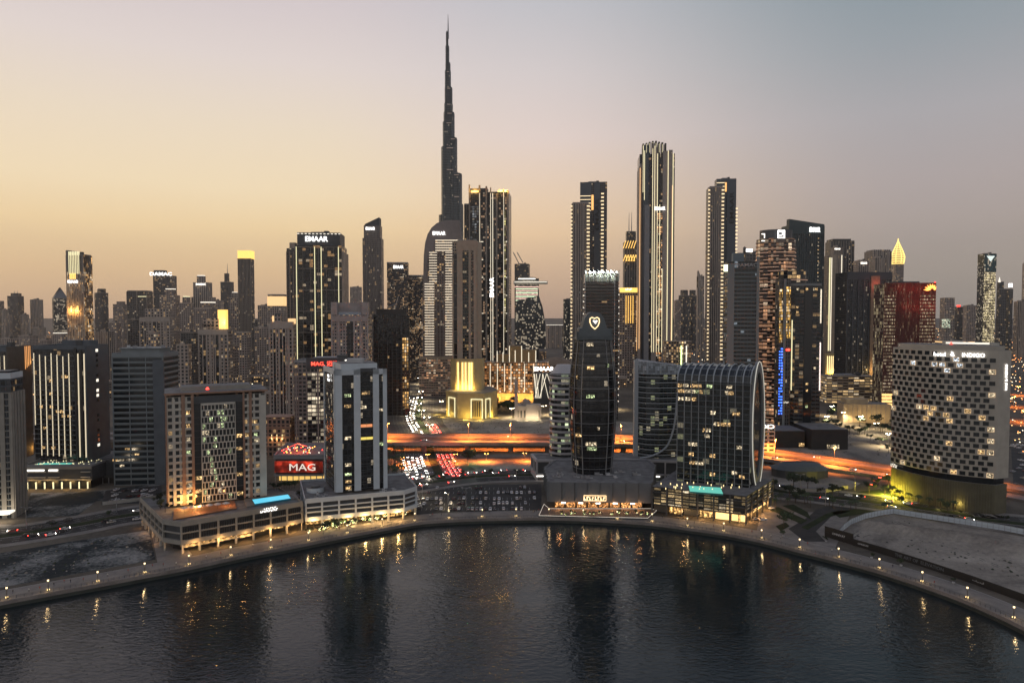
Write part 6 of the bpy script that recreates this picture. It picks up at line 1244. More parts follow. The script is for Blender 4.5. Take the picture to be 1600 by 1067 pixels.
far('grey office with one lit patch, right distance', 1468, 1491, 466, 1900, 'conc', glow=(1.5,gm)).part('lit_patch', lambda m: m.box((XU(1482,505)*1880,1890,Zt(512,1890)),(22,2,24),fac((.1,.1,.09),(.05,.06,.05),2,3,.2,.2,2,lc=(.8,.95,.7),ls=1)))
b = far('small dark tower with a red roof glow, right distance', 1491, 1504, 480, 2000, 'dark'); b.part('beacon', lambda m: m.box((XU(1498,478)*1990,1990,Zt(479,1990)),(9,3,4),E_R))
far('pair of pale hazy blocks left of the teal crowned tower', 1504, 1526, 478, 2100, 'conc')
b = far('tall bright office tower with teal crown and triangular roof light', 1526, 1555, 397, 1900, 'glass', rect(.8)); zt_ = b.fi
b.part('lit_floors', lambda m: b.pier(zt_,.02,.98,1,30,Zt(425,1900),fac((.09,.07,.05),(.03,.03,.03),2,4.4,.15,.5,1.5,lc=(1,.82,.45),ls=1.3),mb=m)); b.part('teal_crown', lambda m: b.pier(zt_,0,1,1.5,Zt(425,1900),Zt(397,1900),fac((.01,.05,.055),(.01,.06,.07),3,5,.05,.1,.15,lc=WHITE,ls=2),mb=m)); b.part('roof_triangle', lambda m: m.face([(*b.edge(zt_,.15,2.2),Zt(400,1900)),(*b.edge(zt_,.5,2.2),Zt(409,1900)),(*b.edge(zt_,.85,2.2),Zt(400,1900))],emis('triangle_light',(.75,.85,.8),.8)))
b = far('dark tower with a small lit turret spire, right of the teal crown', 1556, 1572, 452, 1800, 'dark', steps=((1557,1568,440),), ant=((1562,434),)); b.part('turret_light', lambda m: m.bar((XU(1562,436)*1800,1800,Zt(441,1800)),(XU(1562,436)*1800,1800,Zt(433,1800)),3,E_WD,8,.5))
b = far('dark tower carrying one bright white floodlight', 1572, 1582, 452, 1850, 'dark'); b.part('floodlight', lambda m: m.bar((XU(1577,446)*1840,1835,Zt(449,1840)),(XU(1577,446)*1840,1835,Zt(443,1840)),4.5,E_S,8))
far('grey ribbed block near the right edge of the skyline', 1583, 1604, 471, 1900, 'stripe', rib=6); far('round topped tower cut by the right edge', 1596, 1612, 412, 2300, 'conc', ell(1), steps=((1598,1610,408),))
b = far('long low building with a lit golden roof edge, right distance', 1458, 1524, 536, 1500, 'stripe', rib=16, glow=(3,amb2))
b = far('small bright orange lit hall before the long golden roofed building', 1485, 1505, 546, 1400, 'gold', glow=(5,amb2))
for k,(a,c) in enumerate(((770,850),(838,900))):
    f_ = fit(ell(.5,0,20),a,c,1500,555); b = Bd(('broad grey' if k==0 else 'tan')+' shallow domed hall roof in the centre distance', f_, 'domed_hall', 'hall'); hh_ = (22,26)[k]
    for q0,q1,z0,z1 in ((0,0,0,.35),(0,.35,.35,.7),(.35,.7,.7,.93),(.7,.98,.93,1)):
        sc_ = lambda t_: [(cen(f_)[0]+(p[0]-cen(f_)[0])*(1-t_), cen(f_)[1]+(p[1]-cen(f_)[1])*(1-t_)) for p in b.fp]; b.b.frus(sc_(q0), sc_(q1), z0*hh_, z1*hh_, mat('hall_roof%d'%k,((.15,.14,.135),(.26,.19,.13))[k],.8,noise=.2))
    b.done()
# low districts between the towers
AVX = lambda y: -150+(1400-y)*.07 if y > 900 else -120
def free(x, y, r):
    if any((x-a)**2+(y-c)**2 < (r+d+4)**2 for a, c, d in OCC): return False
    if y < 1450 and abs(x-(-138)) < 45+r: return False
    return True
LM = [fac((.24,.19,.15),(.03,.02,.015),3.4,3.5,.45,.45,a,lc=(1,.55,.25),ls=2.4) for a in (.12,.2,.35)]+[fac((.17,.14,.12),GL,4,3.6,.4,.4,.3,ls=2.4)]
n = 0; random.seed(21)
while n < 230:
    y = 880*math.exp(random.random()*1.75); x = (random.random()*1.75-.87)*y
    u = x/y
    w, d = 14+random.random()*34, 14+random.random()*26; hgt = random.choice([7,10,12,15,18,24])*(1 if y < 1500 else 1.3)
    if y > 1700 and random.random() < .3: hgt *= 2.4
    if -.42 < u < -.2 and y < 1200: hgt = min(hgt, 14)
    if y < 1060 and -.30 < u < 1: 
        if not (u > .62 or -.30 < u < -.17): continue
    r = math.hypot(w, d)/2
    if not free(x, y, r): continue
    m_ = random.choice(LM); rz = R(random.choice((-12,-6,4,10)))
    b = Bd('low flat roofed block with scattered warm windows in the district between the towers' if y < 2000 else 'tiny far low block near the horizon', [(x+i*w/2*math.cos(rz)-j*d/2*math.sin(rz), y+i*w/2*math.sin(rz)+j*d/2*math.cos(rz)) for i,j in ((-1,-1),(1,-1),(1,1),(-1,1))], 'low_rise_block', 'low rise block', 'low rise blocks between the towers' if y < 2000 else 'far low blocks near the horizon')
    b.pr(0, hgt, m_); b.b.box((x+w*.1,y,hgt),(w*.35,d*.4,3),concrete); parapet(b, concrete, 1, top=hgt); b.done(); n += 1
# distant city lights: uncountable
mb = MB(); mats_ = [emis('city_light_a',(1,.55,.2),3), emis('city_light_b',(1,.85,.6),3), emis('city_light_c',(1,.35,.1),3)]
for k in range(2600):
    y = 950*math.exp(random.random()*1.9); x = (random.random()*1.8-.9)*y; s_ = .28+y*.00035; z = 4+random.random()*5
    if y < 1500 and abs(x/y+.13) < .045: continue
    if not free(x, y, 0): continue
    mb.box((x,y,z),(s_*1.5,s_*1.5,s_*1.3),random.choice(mats_))
o = mb.build('distant_city_lights'); o['kind'] = 'stuff'; o['label'] = 'countless tiny warm lights of streets and houses reaching to the horizon'; o['category'] = 'city lights'
# ---------------- lamps, railings, cars, trees, people ----------------
def proto(builders, mats=None):
    """list of (part name, mesh, local location)"""
    return builders
def place(name, label, cat, group, parts, loc, rz=0, extra=(), sc=1):
    t = thing(name, label, cat, loc, rz, group)
    if sc != 1: t.scale = (sc, sc, sc)
    for p in parts:
        nm, me, lc = p[:3]; o = bpy.data.objects.new(nm, me); COL.objects.link(o); o.parent = t; o.location = lc
        if len(p) > 3: o.rotation_euler = p[3]
    for nm, fn in extra: fn(t)
    return t
def mesh_of(name, fn):
    m = MB(); fn(m); o = m.build(name); d = o.data; bpy.data.objects.remove(o); return d
def plight(t, loc, e, col, r=.3, spot=False):
    d = PLD.setdefault((e, col), None)
    if d is None:
        d = bpy.data.lights.new('lamp_light', 'SPOT' if spot else 'POINT')
        if spot: d.spot_size = R(150); d.spot_blend = .35
        d.energy = e; d.color = col; d.shadow_soft_size = r; PLD[(e, col)] = d
    o = bpy.data.objects.new('lamp_light', d); COL.objects.link(o); o.parent = t; o.location = loc
PLD = {}
# quay lanterns
ln_base = mesh_of('plinth', lambda m: (m.box((0,0,0),(.9,.9,.9),deckc), m.box((0,0,.9),(.7,.7,.12),greym)))
ln_post = mesh_of('post', lambda m: (m.bar((0,0,1),(0,0,4.0),.13,blackm,8), m.box((0,0,4.0),(.7,.7,.15),blackm)))
ln_head = mesh_of('lantern', lambda m: (m.bar((0,0,4.15),(0,0,4.9),.34,emis('lantern_glass',(1,.75,.4),1.8),8), m.bar((0,0,4.9),(0,0,5.3),.45,blackm,8,.08)))
ln_glow = mesh_of('base_light', lambda m: [m.box((x,y,.35),(.12,.12,.55),emis('base_glow',(1,.7,.28),4)) for x,y in ((.55,0),(-.55,0),(0,-.55),(0,.55))])
lp = [10,75,153,227,297,363,425,484.5,545,600,650,702,754,806.6,858,911,964,1018,1072.5,1129,1187,1246,1307,1370,1436,1505,1576,1630]
lpos = []
for px in lp:
    x, y = G(px, EY(px)); k = min(range(len(edge)), key=lambda q: math.dist(edge[q], (x,y))); a, b_ = edge[max(0,k-1)], edge[min(len(edge)-1,k+1)]; n_ = (-(b_[1]-a[1]), b_[0]-a[0]); l = math.hypot(*n_); lpos.append((x+n_[0]/l*2.4, y+n_[1]/l*2.4))
for x, y in lpos:
    t = place('quay_lantern', 'short black lantern post with glowing head on the quay promenade', 'lamp', 'lantern posts along the quay', [('plinth',ln_base,(0,0,0)),('post',ln_post,(0,0,0)),('lantern',ln_head,(0,0,0)),('base_light',ln_glow,(0,0,0))], (x,y,.03))
    plight(t, (0,-1.2,3.4), 170, (1,.68,.32))
# railings between the lanterns
rm_ = mat('railing_metal', (.10,.10,.10), .45, metal=.3)
ins = side(edge, 1.0)
def near(pt): return min(range(len(ins)), key=lambda q: math.dist(ins[q], pt))
ks = [near(p) for p in lpos]
for a, c in zip(ks, ks[1:]):
    pts = ins[a:c+1]
    if len(pts) < 2: continue
    t = thing('railing', 'dark metal railing section between two lantern posts on the quay', 'railing', (*pts[0],.03), 0, 'railing sections along the quay'); t['_o'] = (*pts[0],.03)
    mb = MB()
    for p, q in zip(pts, pts[1:]):
        for z in (.5, .8, 1.15): mb.bar((*p,z),(*q,z),.045,rm_)
    mb.build('rail', t)
    mb = MB(); acc = 0
    for p, q in zip(pts, pts[1:]):
        l = math.dist(p, q); n_ = max(1, round(l/2.2))
        for j in range(n_): r_ = lerp(p, q, j/n_); mb.box((*r_,.03),(.14,.14,1.2),rm_)
    mb.build('posts' if False else 'baluster', t)['kind'] = 'stuff'
# highway and street lamps
hp = mesh_of('pole', lambda m: m.bar((0,0,0),(0,0,13),.22,steel,6,.12))
ha = mesh_of('arm', lambda m: (m.bar((-2.2,0,13.1),(0,0,12.7),.1,steel), m.bar((0,0,12.7),(2.2,0,13.1),.1,steel)))
def head(mt): return mesh_of('lamp_head', lambda m: (m.box((0,0,.12),(1.6,.6,.18),steel), m.box((0,0,-.08),(1.5,.55,.2),mt)))
sod = emis('sodium_lamp', (1,.42,.08), 60); whl = emis('white_lamp', (1,.85,.6), 55); offm = mat('unlit_lens', (.2,.2,.2), .3)
hs, hw, ho = head(sod), head(whl), head(offm)
def lamp(x, y, z=0, kind='s', rz=0, e=9000, h=1, arms=2, lab=None, grp=None):
    hd = {'s':hs,'w':hw,'o':ho}[kind]; pr_ = [('pole',hp,(0,0,0)),('arm',ha,(0,0,0)),('lamp_head',hd,(-2.6,0,13.1))]+([('lamp_head',hd,(2.6,0,13.1))] if arms == 2 else [])
    t = place('street_lamp', lab or {'s':'tall twin armed lamp glowing orange over the highway','w':'tall street lamp with bright white heads beside a street','o':'tall unlit lamp post beside the boulevard'}[kind], 'street lamp', grp or {'s':'orange highway lamps','w':'bright white street lamps','o':'unlit lamp posts along the boulevard'}[kind], pr_, (x,y,z), rz, sc=h)
    if kind != 'o': plight(t, (0,0,12.2), e, (1,.24,.035) if kind == 's' else (1,.78,.45), .6, True)
    return t
cumh = 0; last = HW[0]; nxt = 20
for k in range(1, len(HW)):
    p = HW[k]; cumh += math.dist(last[:2], p[:2]); last = p
    if cumh > nxt and -300 < p[0] < 330 and p[1] > 380:
        a = HW[k-1]; q = side([a, p], 1.5)[1]; lamp(q[0], q[1], p[2], 's', math.atan2(p[1]-a[1], p[0]-a[0])+R(90), 150000); nxt = cumh+34
for px, py in ((628,727),(668,722),(712,722),(760,721),(820,720)): x, y = G(px,py); lamp(x, y, 0, 's', 0, 26000, .48, lab='short orange lamp lighting the junction beneath the highway bridge', grp='orange lamps under the bridge')
for k, y in enumerate((640,690,740,800,860,930,1010,1100)):
    xx = next(a[0]+(c[0]-a[0])*(y-a[1])/(c[1]-a[1]) for a, c in zip(AV, AV[1:]) if a[1] <= y <= c[1]); lamp(xx+.5, y, .2, 'w', 0, 30000); 
for px, py in ((1292,668),(1318,661),(1345,668),(1369,680),(1388,698),(1300,650),(1372,655),(1399,672)): x, y = G(px,py); lamp(x, y, 0, 'w', .4, 32000, .9)
for px, py in ((1584,636),(1592,618),(1600,660)): x, y = G(px,py); lamp(x, y, 0, 's', .4, 60000, 1, lab='orange highway lamp beyond the pale curved hotel, at the right edge', grp='orange lamps at the right edge')
for px, py in ((1400,765),): x, y = G(px,py); lamp(x, y, 0, 'w', .4, 4200, .7, 1)
for px, py in ((182,800),(41,826),(728,792),(1250,769),(1290,790),(807,750),(867,742),(1336,767),(1498,791)): x, y = G(px,py); lamp(x, y, 0, 'o', 0, h=.9)
for px, py in ((660,775),(700,790)): x, y = G(px,py); lamp(x, y, 0, 'w', 0, 2200, .6, 1, lab='small lamp making a pool of light on the car park', grp='car park lamps')
# cars
def carbody(col):
    prof = [(-2.25,.35),(2.2,.35),(2.28,.72),(2.05,.88),(1.05,1.0),(.45,1.42),(-.95,1.46),(-1.75,1.06),(-2.25,.98)]
    def fn(m):
        c = mat('car_paint_%d%d%d' % tuple(int(v*100) for v in col), col, .25, metal=.1, spec=.6); w = .9
        L1 = [(x,-w*(1 if z<1.05 else .82),z) for x,z in prof]; R1_ = [(x,w*(1 if z<1.05 else .82),z) for x,z in prof]
        m.face(L1, c); m.face(R1_[::-1], c)
        for i in range(len(prof)): j = (i+1)%len(prof); m.face([L1[j],L1[i],R1_[i],R1_[j]], c)
    return mesh_of('body', fn)
cols = [(.75,.74,.72),(.05,.05,.055),(.32,.33,.34),(.5,.48,.44),(.22,.03,.025)]
CB = [carbody(c) for c in cols]; cg = mat('car_glass', (.01,.012,.014), .08)
cgl = mesh_of('windows', lambda m: (m.face([(1.07,-.72,1.0),(1.07,.72,1.0),(.48,.66,1.40),(.48,-.66,1.40)],cg), m.face([(-1.72,.70,1.09),(-1.72,-.70,1.09),(-1.0,-.66,1.44),(-1.0,.66,1.44)],cg), [m.face([(.95,s*.895,1.03),(.42,s*.76,1.38),(-.92,s*.76,1.41),(-1.6,s*.895,1.06)][::s],cg) for s in (1,-1)]))
tyre = mat('tyre', (.015,.015,.015), .8)
cwh = mesh_of('wheel', lambda m: (m.bar((0,-.11,0),(0,.11,0),.33,tyre,10), m.bar((0,-.12,0),(0,.12,0),.18,steel,8)))
def lens_(mt): return mesh_of('lens', lambda m: m.box((0,0,-.12),(.12,.52,.26),mt))
hl = lens_(emis('headlight_lit', (1,.93,.8), 22)); tl_ = lens_(emis('tail_light_lit', (1,.03,.015), 16)); hd0 = lens_(mat('lens_clear',(.5,.5,.5),.2)); tl0 = lens_(mat('lens_red',(.25,.01,.01),.3))
cn = ['white','black','silver grey','beige','dark red']
random.seed(5)
def car(x, y, rz, ci, where, grp, on=1, z=.08):
    h_, t_ = (hl, tl_) if on else (hd0, tl0)
    ps = [('body',CB[ci],(0,0,0)),('windows',cgl,(0,0,.012))]+[('wheel',cwh,(a,b_,.33)) for a in (1.35,-1.4) for b_ in (.82,-.82)]+[('headlight',h_,(2.2,s*.58,.78)) for s in (1,-1)]+[('tail_light',t_,(-2.25,s*.6,.85)) for s in (1,-1)]
    return place('car', cn[ci]+' car '+where, 'car', grp+', '+cn[ci]+' ones', ps, (x,y,z), rz)
cc_ = lambda: random.choices(range(5), (10,4,4,2,1))[0]
def onav(y):
    for a, c in zip(AV, AV[1:]):
        if a[1] <= y <= c[1]: t = (y-a[1])/(c[1]-a[1]); return lerp(a, c, t), math.atan2(c[1]-a[1], c[0]-a[0])
nl = 0
for y0, y1, lanes, st, pr_, who in ((487,560,(9.2,12.8,16.4,20,23.6),8.2,.80,0),(640,730,(6,10,14),9,.75,0),(735,960,(6,10,14),15,.75,0)):
    for o_ in lanes:
        y = y0+random.random()*4
        while y < y1:
            if random.random() < pr_:
                (x, yy), a = onav(y); c, s_ = math.cos(a+R(90)), math.sin(a+R(90)); t = car(x+c*o_, yy+s_*o_, a+math.pi, cc_(), 'queuing towards the water with headlights on, in the jammed avenue', 'cars with headlights on in the jam'); nl += 1
                if nl % 6 == 1: plight(t, (6,0,1.6), 900, (1,.88,.7))
            y += st*(.9+.3*random.random())
for y0, y1, lanes, st, pr_ in ((486,562,(-5,-8.6,-12.2,-15.8),8.6,.78),(640,720,(-5,-8.6,-12.2),9.5,.7)):
    for o_ in lanes:
        y = y0+random.random()*4
        while y < y1:
            if random.random() < pr_:
                (x, yy), a = onav(y); c, s_ = math.cos(a+R(90)), math.sin(a+R(90)); t = car(x+c*o_, yy+s_*o_, a, cc_(), 'driving away with red tail lights on, in the jammed avenue', 'cars with red tail lights in the jam'); nl += 1
                if nl % 5 == 1: plight(t, (-5,0,1.4), 1300, (1,.03,.015))
            y += st*(.9+.3*random.random())
print('avenue cars', nl)
def onbv(x0, off):
    q = side(BV, off)
    for a, c in zip(q, q[1:]):
        if a[0] <= x0 <= c[0]: return lerp(a, c, (x0-a[0])/(c[0]-a[0]+1e-9)), math.atan2(c[1]-a[1], c[0]-a[0])
    return q[-1], 0
for px, py, off in ((8,836,6),(32,842,-6),(52,838,-9),(66,843,-13),(55,827,6),(82,816,13),(92,832,-6),(100,830,-10),(110,811,13),(165,816,-6),(168,820,-10),(196,822,-13),(186,814,6),(228,808,6)):
    x = XU(px, py)*Y_ if False else G(px,py)[0]; (x, y), a = onbv(x, off); t = car(x, y, a if off < 0 else a+math.pi, cc_(), 'on the boulevard at the left, by the dark sandy lot', 'cars on the left stretch of boulevard', random.random() < .25, .1)
for k in range(26):
    off = random.choice((6,9.8,13.4,13.4,-6,-10)); x = -72+k*6.0; (x, y), a = onbv(x, off); car(x, y, a if off < 0 else a+math.pi, cc_(), 'on the boulevard between the jam and the domed tower', 'cars on the centre stretch of boulevard', 1, .1)
for px, py, off in ((1228,764,13),(1283,777,-7),(1329,777,8),(1352,781,8),(1385,789,-8),(1412,795,6),(1440,798,6),(1456,799,10),(1500,806,-6)):
    x = G(px,py)[0]; (x, y), a = onbv(x, off); car(x, y, a if off < 0 else a+math.pi, cc_(), 'on the boulevard at the right, near the pale curved hotel', 'cars on the right stretch of boulevard', random.random() < .7, .1)
for px, py, rz in ((1205,795,.2),(1180,812,.4),(1192,813,.3),(1362,758,.9),(1369,752,.8),(1377,747,.7),(1382,743,.6)): x, y = G(px,py); car(x, y, rz, cc_(), 'on the side roads near the hotel forecourts, right side', 'cars on the right side roads', py < 780, .06)
for k in range(17):
    p = HW[int(3+k*2.1)]; a = HW[int(3+k*2.1)-1]; an = math.atan2(p[1]-a[1], p[0]-a[0]); s_ = random.choice((-7,-11,-15,11,15,19)); q = side([a,p], s_)[1]
    if p[1] > 380: car(q[0], q[1], an if s_ < 0 else an+math.pi, cc_(), 'on the orange lit highway', 'cars on the orange lit highway', 1, p[2]+.08)
npk = 0
for py, dens in ((763,.4),(770.5,.6),(780,.75),(787.5,.5),(796,.55)):
    px = 662
    while px < 836:
        if random.random() < dens and not (690 < px < 700): x, y = G(px+random.uniform(-1,1), py+random.uniform(-.7,.7)); car(x, y, R(90+random.choice((0,180))+random.uniform(-3,3)), random.choices(range(5),(9,6,3,1,0))[0], 'parked in the car park behind the promenade', 'cars parked in the centre car park', 0, .05); npk += 1
        px += 6.9
for k in range(9): x, y = G(645+k*1.2, 768+k*3.4); car(x, y, R(12), cc_(), 'parked in the slanted row beside the white office tower', 'cars parked beside the white office tower', 0, .05)
for k in range(24): x, y = G(172+random.random()*70, 766+(k%3)*8+random.random()*2); car(x, y, R(80+random.uniform(-6,6)), cc_(), 'parked in the dark car park left of the brown hotel', 'cars parked left of the brown hotel', 0, .09)
# parking bay lines
mb = MB()
for py in (763,770,779,788,795.5):
    for k in range(25): x, y = G(663+k*7,py); mb.face([(x-1.5,y-2.6,.04),(x-1.4,y-2.6,.04),(x-1.4,y+2.6,.04),(x-1.5,y+2.6,.04)],paint)
struct(mb.build('bay_markings'))
# trees
barkm = mat('bark', (.07,.05,.035), .9, noise=.3, nscale=3)
leaf = mat('foliage', (.035,.055,.022), .8, noise=.5, nscale=.8); leafd = mat('dark_foliage', (.022,.036,.018), .8, noise=.5, nscale=.8)
def crown(r, h, z, n, lm, seed):
    rr = random.Random(seed)
    def fn(m):
        cl = [(rr.gauss(0,r*.42), rr.gauss(0,r*.42), z+rr.uniform(-.4,.5)*h, r*rr.uniform(.28,.5)) for _ in range(9)]
        for _ in range(n):
            cx0, cy0, cz0, cr0 = rr.choice(cl); a, b_ = rr.uniform(0,6.28), rr.uniform(-1,1); q = math.sqrt(1-b_*b_); d = cr0*rr.uniform(.6,1.1); c = Vector((cx0+d*q*math.cos(a), cy0+d*q*math.sin(a), cz0+d*b_*.8))
            u = Vector((rr.gauss(0,1),rr.gauss(0,1),rr.gauss(0,1))).normalized(); v = u.orthogonal().normalized(); s_ = rr.uniform(.16,.34)*r/2.5+.1
            m.face([c-u*s_, c+v*s_*.6, c+u*s_, c-v*s_*.6], lm)
    return mesh_of('crown', fn)
TR = []
for k in range(4):
    h = 2.6+.5*k
    TR.append((mesh_of('trunk', lambda m: (m.bar((0,0,0),(.1,.05,h),.2,barkm,7,.11), m.bar((.1,.05,h*.85),(.9,.3,h+1.2),.09,barkm,5,.03), m.bar((.1,.05,h*.8),(-.8,.4,h+1.1),.09,barkm,5,.03), m.bar((.1,.05,h*.9),(.1,-.8,h+1.3),.08,barkm,5,.03))), crown(2.5+.35*k, 2.2, h+1.5, 420, leaf if k % 2 else leafd, k)))
def palm(seed):
    rr = random.Random(seed); h = 6.5+seed*.6
    def cr(m):
        for k in range(16):
            a = k*.393+rr.uniform(-.15,.15); up = rr.uniform(.2,1.0); L2 = 2.7; pts = [Vector((math.cos(a)*L2*t, math.sin(a)*L2*t, h+up*t*1.7-2.4*t*t)) for t in (0,.3,.6,.85,1)]; sd_ = Vector((-math.sin(a), math.cos(a), 0))
            for (p, q), (w0, w1) in zip(zip(pts, pts[1:]), ((.1,.42),(.42,.46),(.46,.3),(.3,.02))):
                m.face([p-sd_*w0-Vector((0,0,w0*.6)), p, q, q-sd_*w1-Vector((0,0,w1*.6))], leaf); m.face([p, p+sd_*w0-Vector((0,0,w0*.6)), q+sd_*w1-Vector((0,0,w1*.6)), q], leaf)
    return mesh_of('trunk', lambda m: m.bar((0,0,0),(.15,.1,h),.24,barkm,7,.15)), mesh_of('crown', cr)
PM = [palm(k) for k in range(3)]
def tree(x, y, lab, grp, sc=1, z=0, kind=None, extra=None):
    tr, cr_ = random.choice(kind or TR); t = place('palm_tree' if kind is PM else 'tree', lab, 'palm tree' if kind is PM else 'tree', grp, [('trunk',tr,(0,0,0)),('crown',cr_,(0,0,0))]+([extra] if extra else []), (x,y,z), random.random()*6, sc=sc*random.uniform(.85,1.15)); return t
for k in range(30): (x, y), a = onbv(-250+k*19.5, random.uniform(-1.5,1.5)); tree(x, y, 'small dark tree on the lawn between the boulevard carriageways', 'trees on the boulevard median', .7, .2)
for px, py in ((1240,764),(1253,780),(1300,776),(1310,775),(1234,778),(1243,786),(1358,771),(1225,824),(1410,770),(1398,780),(1388,760),(1402,757),(1370,760),(1262,768),(1180,770),(1196,775),(1210,764),(1395,712),(1398,722),(1375,695),(1360,688),(1340,678),(1405,700),(1388,708)): x, y = G(px,py); tree(x, y, 'round dark tree on the verges at the right, near the pale curved hotel', 'trees on the right hand verges', random.uniform(.9,1.5))
for px, py in ((1362,872),(1408,884),(1490,911),(1291,846),(1224,838)): x, y = G(px,py); tree(x, y, 'little clipped tree in a pale planter on the right promenade', 'clipped trees on the right promenade', .42, .0, extra=('planter', mesh_of('planter', lambda m: m.bar((0,0,0),(0,0,1.4),1.1,lightm,8,1.5)), (0,0,0)))
for k in range(26): x, y = G(758+random.random()*46, 634+random.random()*12); tree(x, y, 'dark leafy tree in the grove beside the small mosque', 'trees around the small mosque', random.uniform(1.2,2.0))
for k in range(34): x, y = G(560+random.random()*105, 585+random.random()*58); (tree(x, y, 'dark tree among lit low blocks beyond the highway, left of the avenue', 'trees left of the avenue', random.uniform(1.2,1.9)) if free(x, y, 2) else None)
for k in range(26): x, y = G(606+random.random()*24, 704+random.random()*44); tree(x, y, 'palm tree in the plot left of the jammed avenue', 'palm trees left of the avenue', 1, 0, PM)
for k in range(8):
    p_, d_ = onarc(cum[-1]*(.06+k*.09), 7); t = tree(p_[0], p_[1], 'lit palm tree before the yellow base of the pale curved hotel', 'palm trees before the pale curved hotel', 1, 0, PM)
    if k % 3 == 0: plight(t, (0,-1.5,1.5), 260, (1,.75,.25))
t = tree(*G(731,727), 'single tree glowing green beside the junction', None, 1.5); plight(t, (0,-4,4), 1500, (.05,1,.3))
for px, py in ((246,788),(251,796),(258,800),(252,785)): x, y = G(px,py,16); tree(x, y, 'leafy tree on the roof terrace of the brown hotel', 'trees on the brown hotel roof terrace', .75, 16)
for k in range(9): x, y = G(428+k*4, 766-k*.4, 16); tree(x, y, 'leafy tree on the pool terrace beside the brown hotel', 'trees on the pool terrace', .6, 16)
# festive garden in front of the white office tower
bulb = mesh_of('fairy_lights', lambda m: [m.box((random.gauss(0,.9),random.gauss(0,.9),2.2+random.random()*2.4),(.2,.2,.2),random.choice([emis('fairy_warm',(1,.68,.25),7),emis('fairy_white',(1,.88,.6),8),emis('fairy_green',(.6,1,.3),5)])) for _ in range(14)])
for k in range(48):
    t_ = random.random(); px = 478+t_*162; py = EY(px)-11-random.random()*9*(1 if px > 520 else .6); x, y = G(px,py)
    t = tree(x, y, 'small garden tree hung with fairy lights before the white office tower', 'trees hung with fairy lights', .62, .03, extra=('fairy_lights', bulb, (0,0,0)))
    if k % 4 == 0: plight(t, (0,-1.6,2.6), 300, (1,.66,.28))
for k in range(18):
    px = 862+random.random()*150; x, y = G(px, 803.5+random.random()*3, 1); t = tree(x, y, 'potted terrace shrub with small lights before the domed tower', 'terrace shrubs before the domed tower', .38, 1.0, extra=('fairy_lights', bulb, (0,0,0)))
# parasols on the terraces
pmesh = mesh_of('canopy', lambda m: m.frus([(2*math.cos(k*.785),2*math.sin(k*.785)) for k in range(8)],[(.1*math.cos(k*.785),.1*math.sin(k*.785)) for k in range(8)],2.4,3.3,mat('canvas',(.62,.55,.48),.8))); pst = mesh_of('pole', lambda m: m.bar((0,0,0),(0,0,2.6),.05,blackm,5))
for px, py, z in [(290+k*11, 861-k*2.0, 0) for k in range(10)]+[(288+k*13, 801-k*1.6, 15.5) for k in range(6)]: x, y = G(px,py,z); place('parasol', 'square canvas parasol on the terraces around the brown hotel', 'parasol', 'parasols around the brown hotel', [('canopy',pmesh,(0,0,0)),('pole',pst,(0,0,0))], (x,y,z), 0)
# people on the promenade
def person(shirt, trou, stride):
    me = bpy.data.meshes.new('person'); V_ = [(0,0,.95),(0,0,1.2),(0,0,1.42),(0,0,1.52),(.02,0,1.66),(.1,0,.9),(-.1,0,.9),(.1,stride,.5),(-.1,-stride,.5),(.1,stride*1.3,.06),(-.1,-stride*1.6,.08),(.1,stride*1.3+.14,.03),(-.1,-stride*1.6+.12,.05),(.19,0,1.4),(-.19,0,1.4),(.24,-stride*.6,1.12),(-.24,stride*.6,1.12),(.24,-stride*.5+.08,.86),(-.24,stride*.9+.08,.88)]
    E_ = [(0,1),(1,2),(2,3),(3,4),(0,5),(0,6),(5,7),(6,8),(7,9),(8,10),(9,11),(10,12),(2,13),(2,14),(13,15),(14,16),(15,17),(16,18)]
    me.from_pydata(V_, E_, []); o = bpy.data.objects.new('person', me); COL.objects.link(o); md = o.modifiers.new('s','SKIN'); rs = [.15,.14,.15,.06,.1,.09,.09,.07,.07,.045,.045,.04,.04,.06,.06,.045,.045,.035,.035]
    for q, r_ in zip(me.skin_vertices[0].data, rs): q.radius = (r_, r_)
    me.skin_vertices[0].data[0].use_root = True; o.modifiers.new('b','SUBSURF').levels = 1
    bpy.context.view_layer.update(); d = bpy.data.meshes.new_from_object(o.evaluated_get(bpy.context.evaluated_depsgraph_get())); bpy.data.objects.remove(o)
    d.materials.clear()
    for m_ in (shirt, trou, mat('skin',(.35,.2,.13),.6)): d.materials.append(m_)
    for p in d.polygons: z = p.center.z; p.material_index = 2 if z > 1.5 or (abs(p.center.x) > .18 and z < 1.0) else (1 if z < .95 else 0)
    return d
hair = mesh_of('hair', lambda m: m.frus([(.11*math.cos(k*.785),.12*math.sin(k*.785)-.01) for k in range(8)],[(.07*math.cos(k*.785),.07*math.sin(k*.785)-.02) for k in range(8)],1.66,1.79,mat('hair',(.02,.015,.012),.7)))
PP = [(person(mat(n_,c,.8),mat(n2,c2,.8),s_),w) for n_,c,n2,c2,s_,w in (('white_shirt',(.5,.5,.48),'dark_trousers',(.03,.03,.035),.14,'person in a white shirt and dark trousers walking on the promenade'),('black_top',(.02,.02,.02),'blue_jeans',(.05,.07,.12),.1,'person in a black top and blue jeans strolling on the promenade'),('red_shirt',(.3,.05,.04),'grey_trousers',(.12,.12,.12),.16,'person in a red shirt and grey trousers walking on the promenade'))]
random.seed(9)
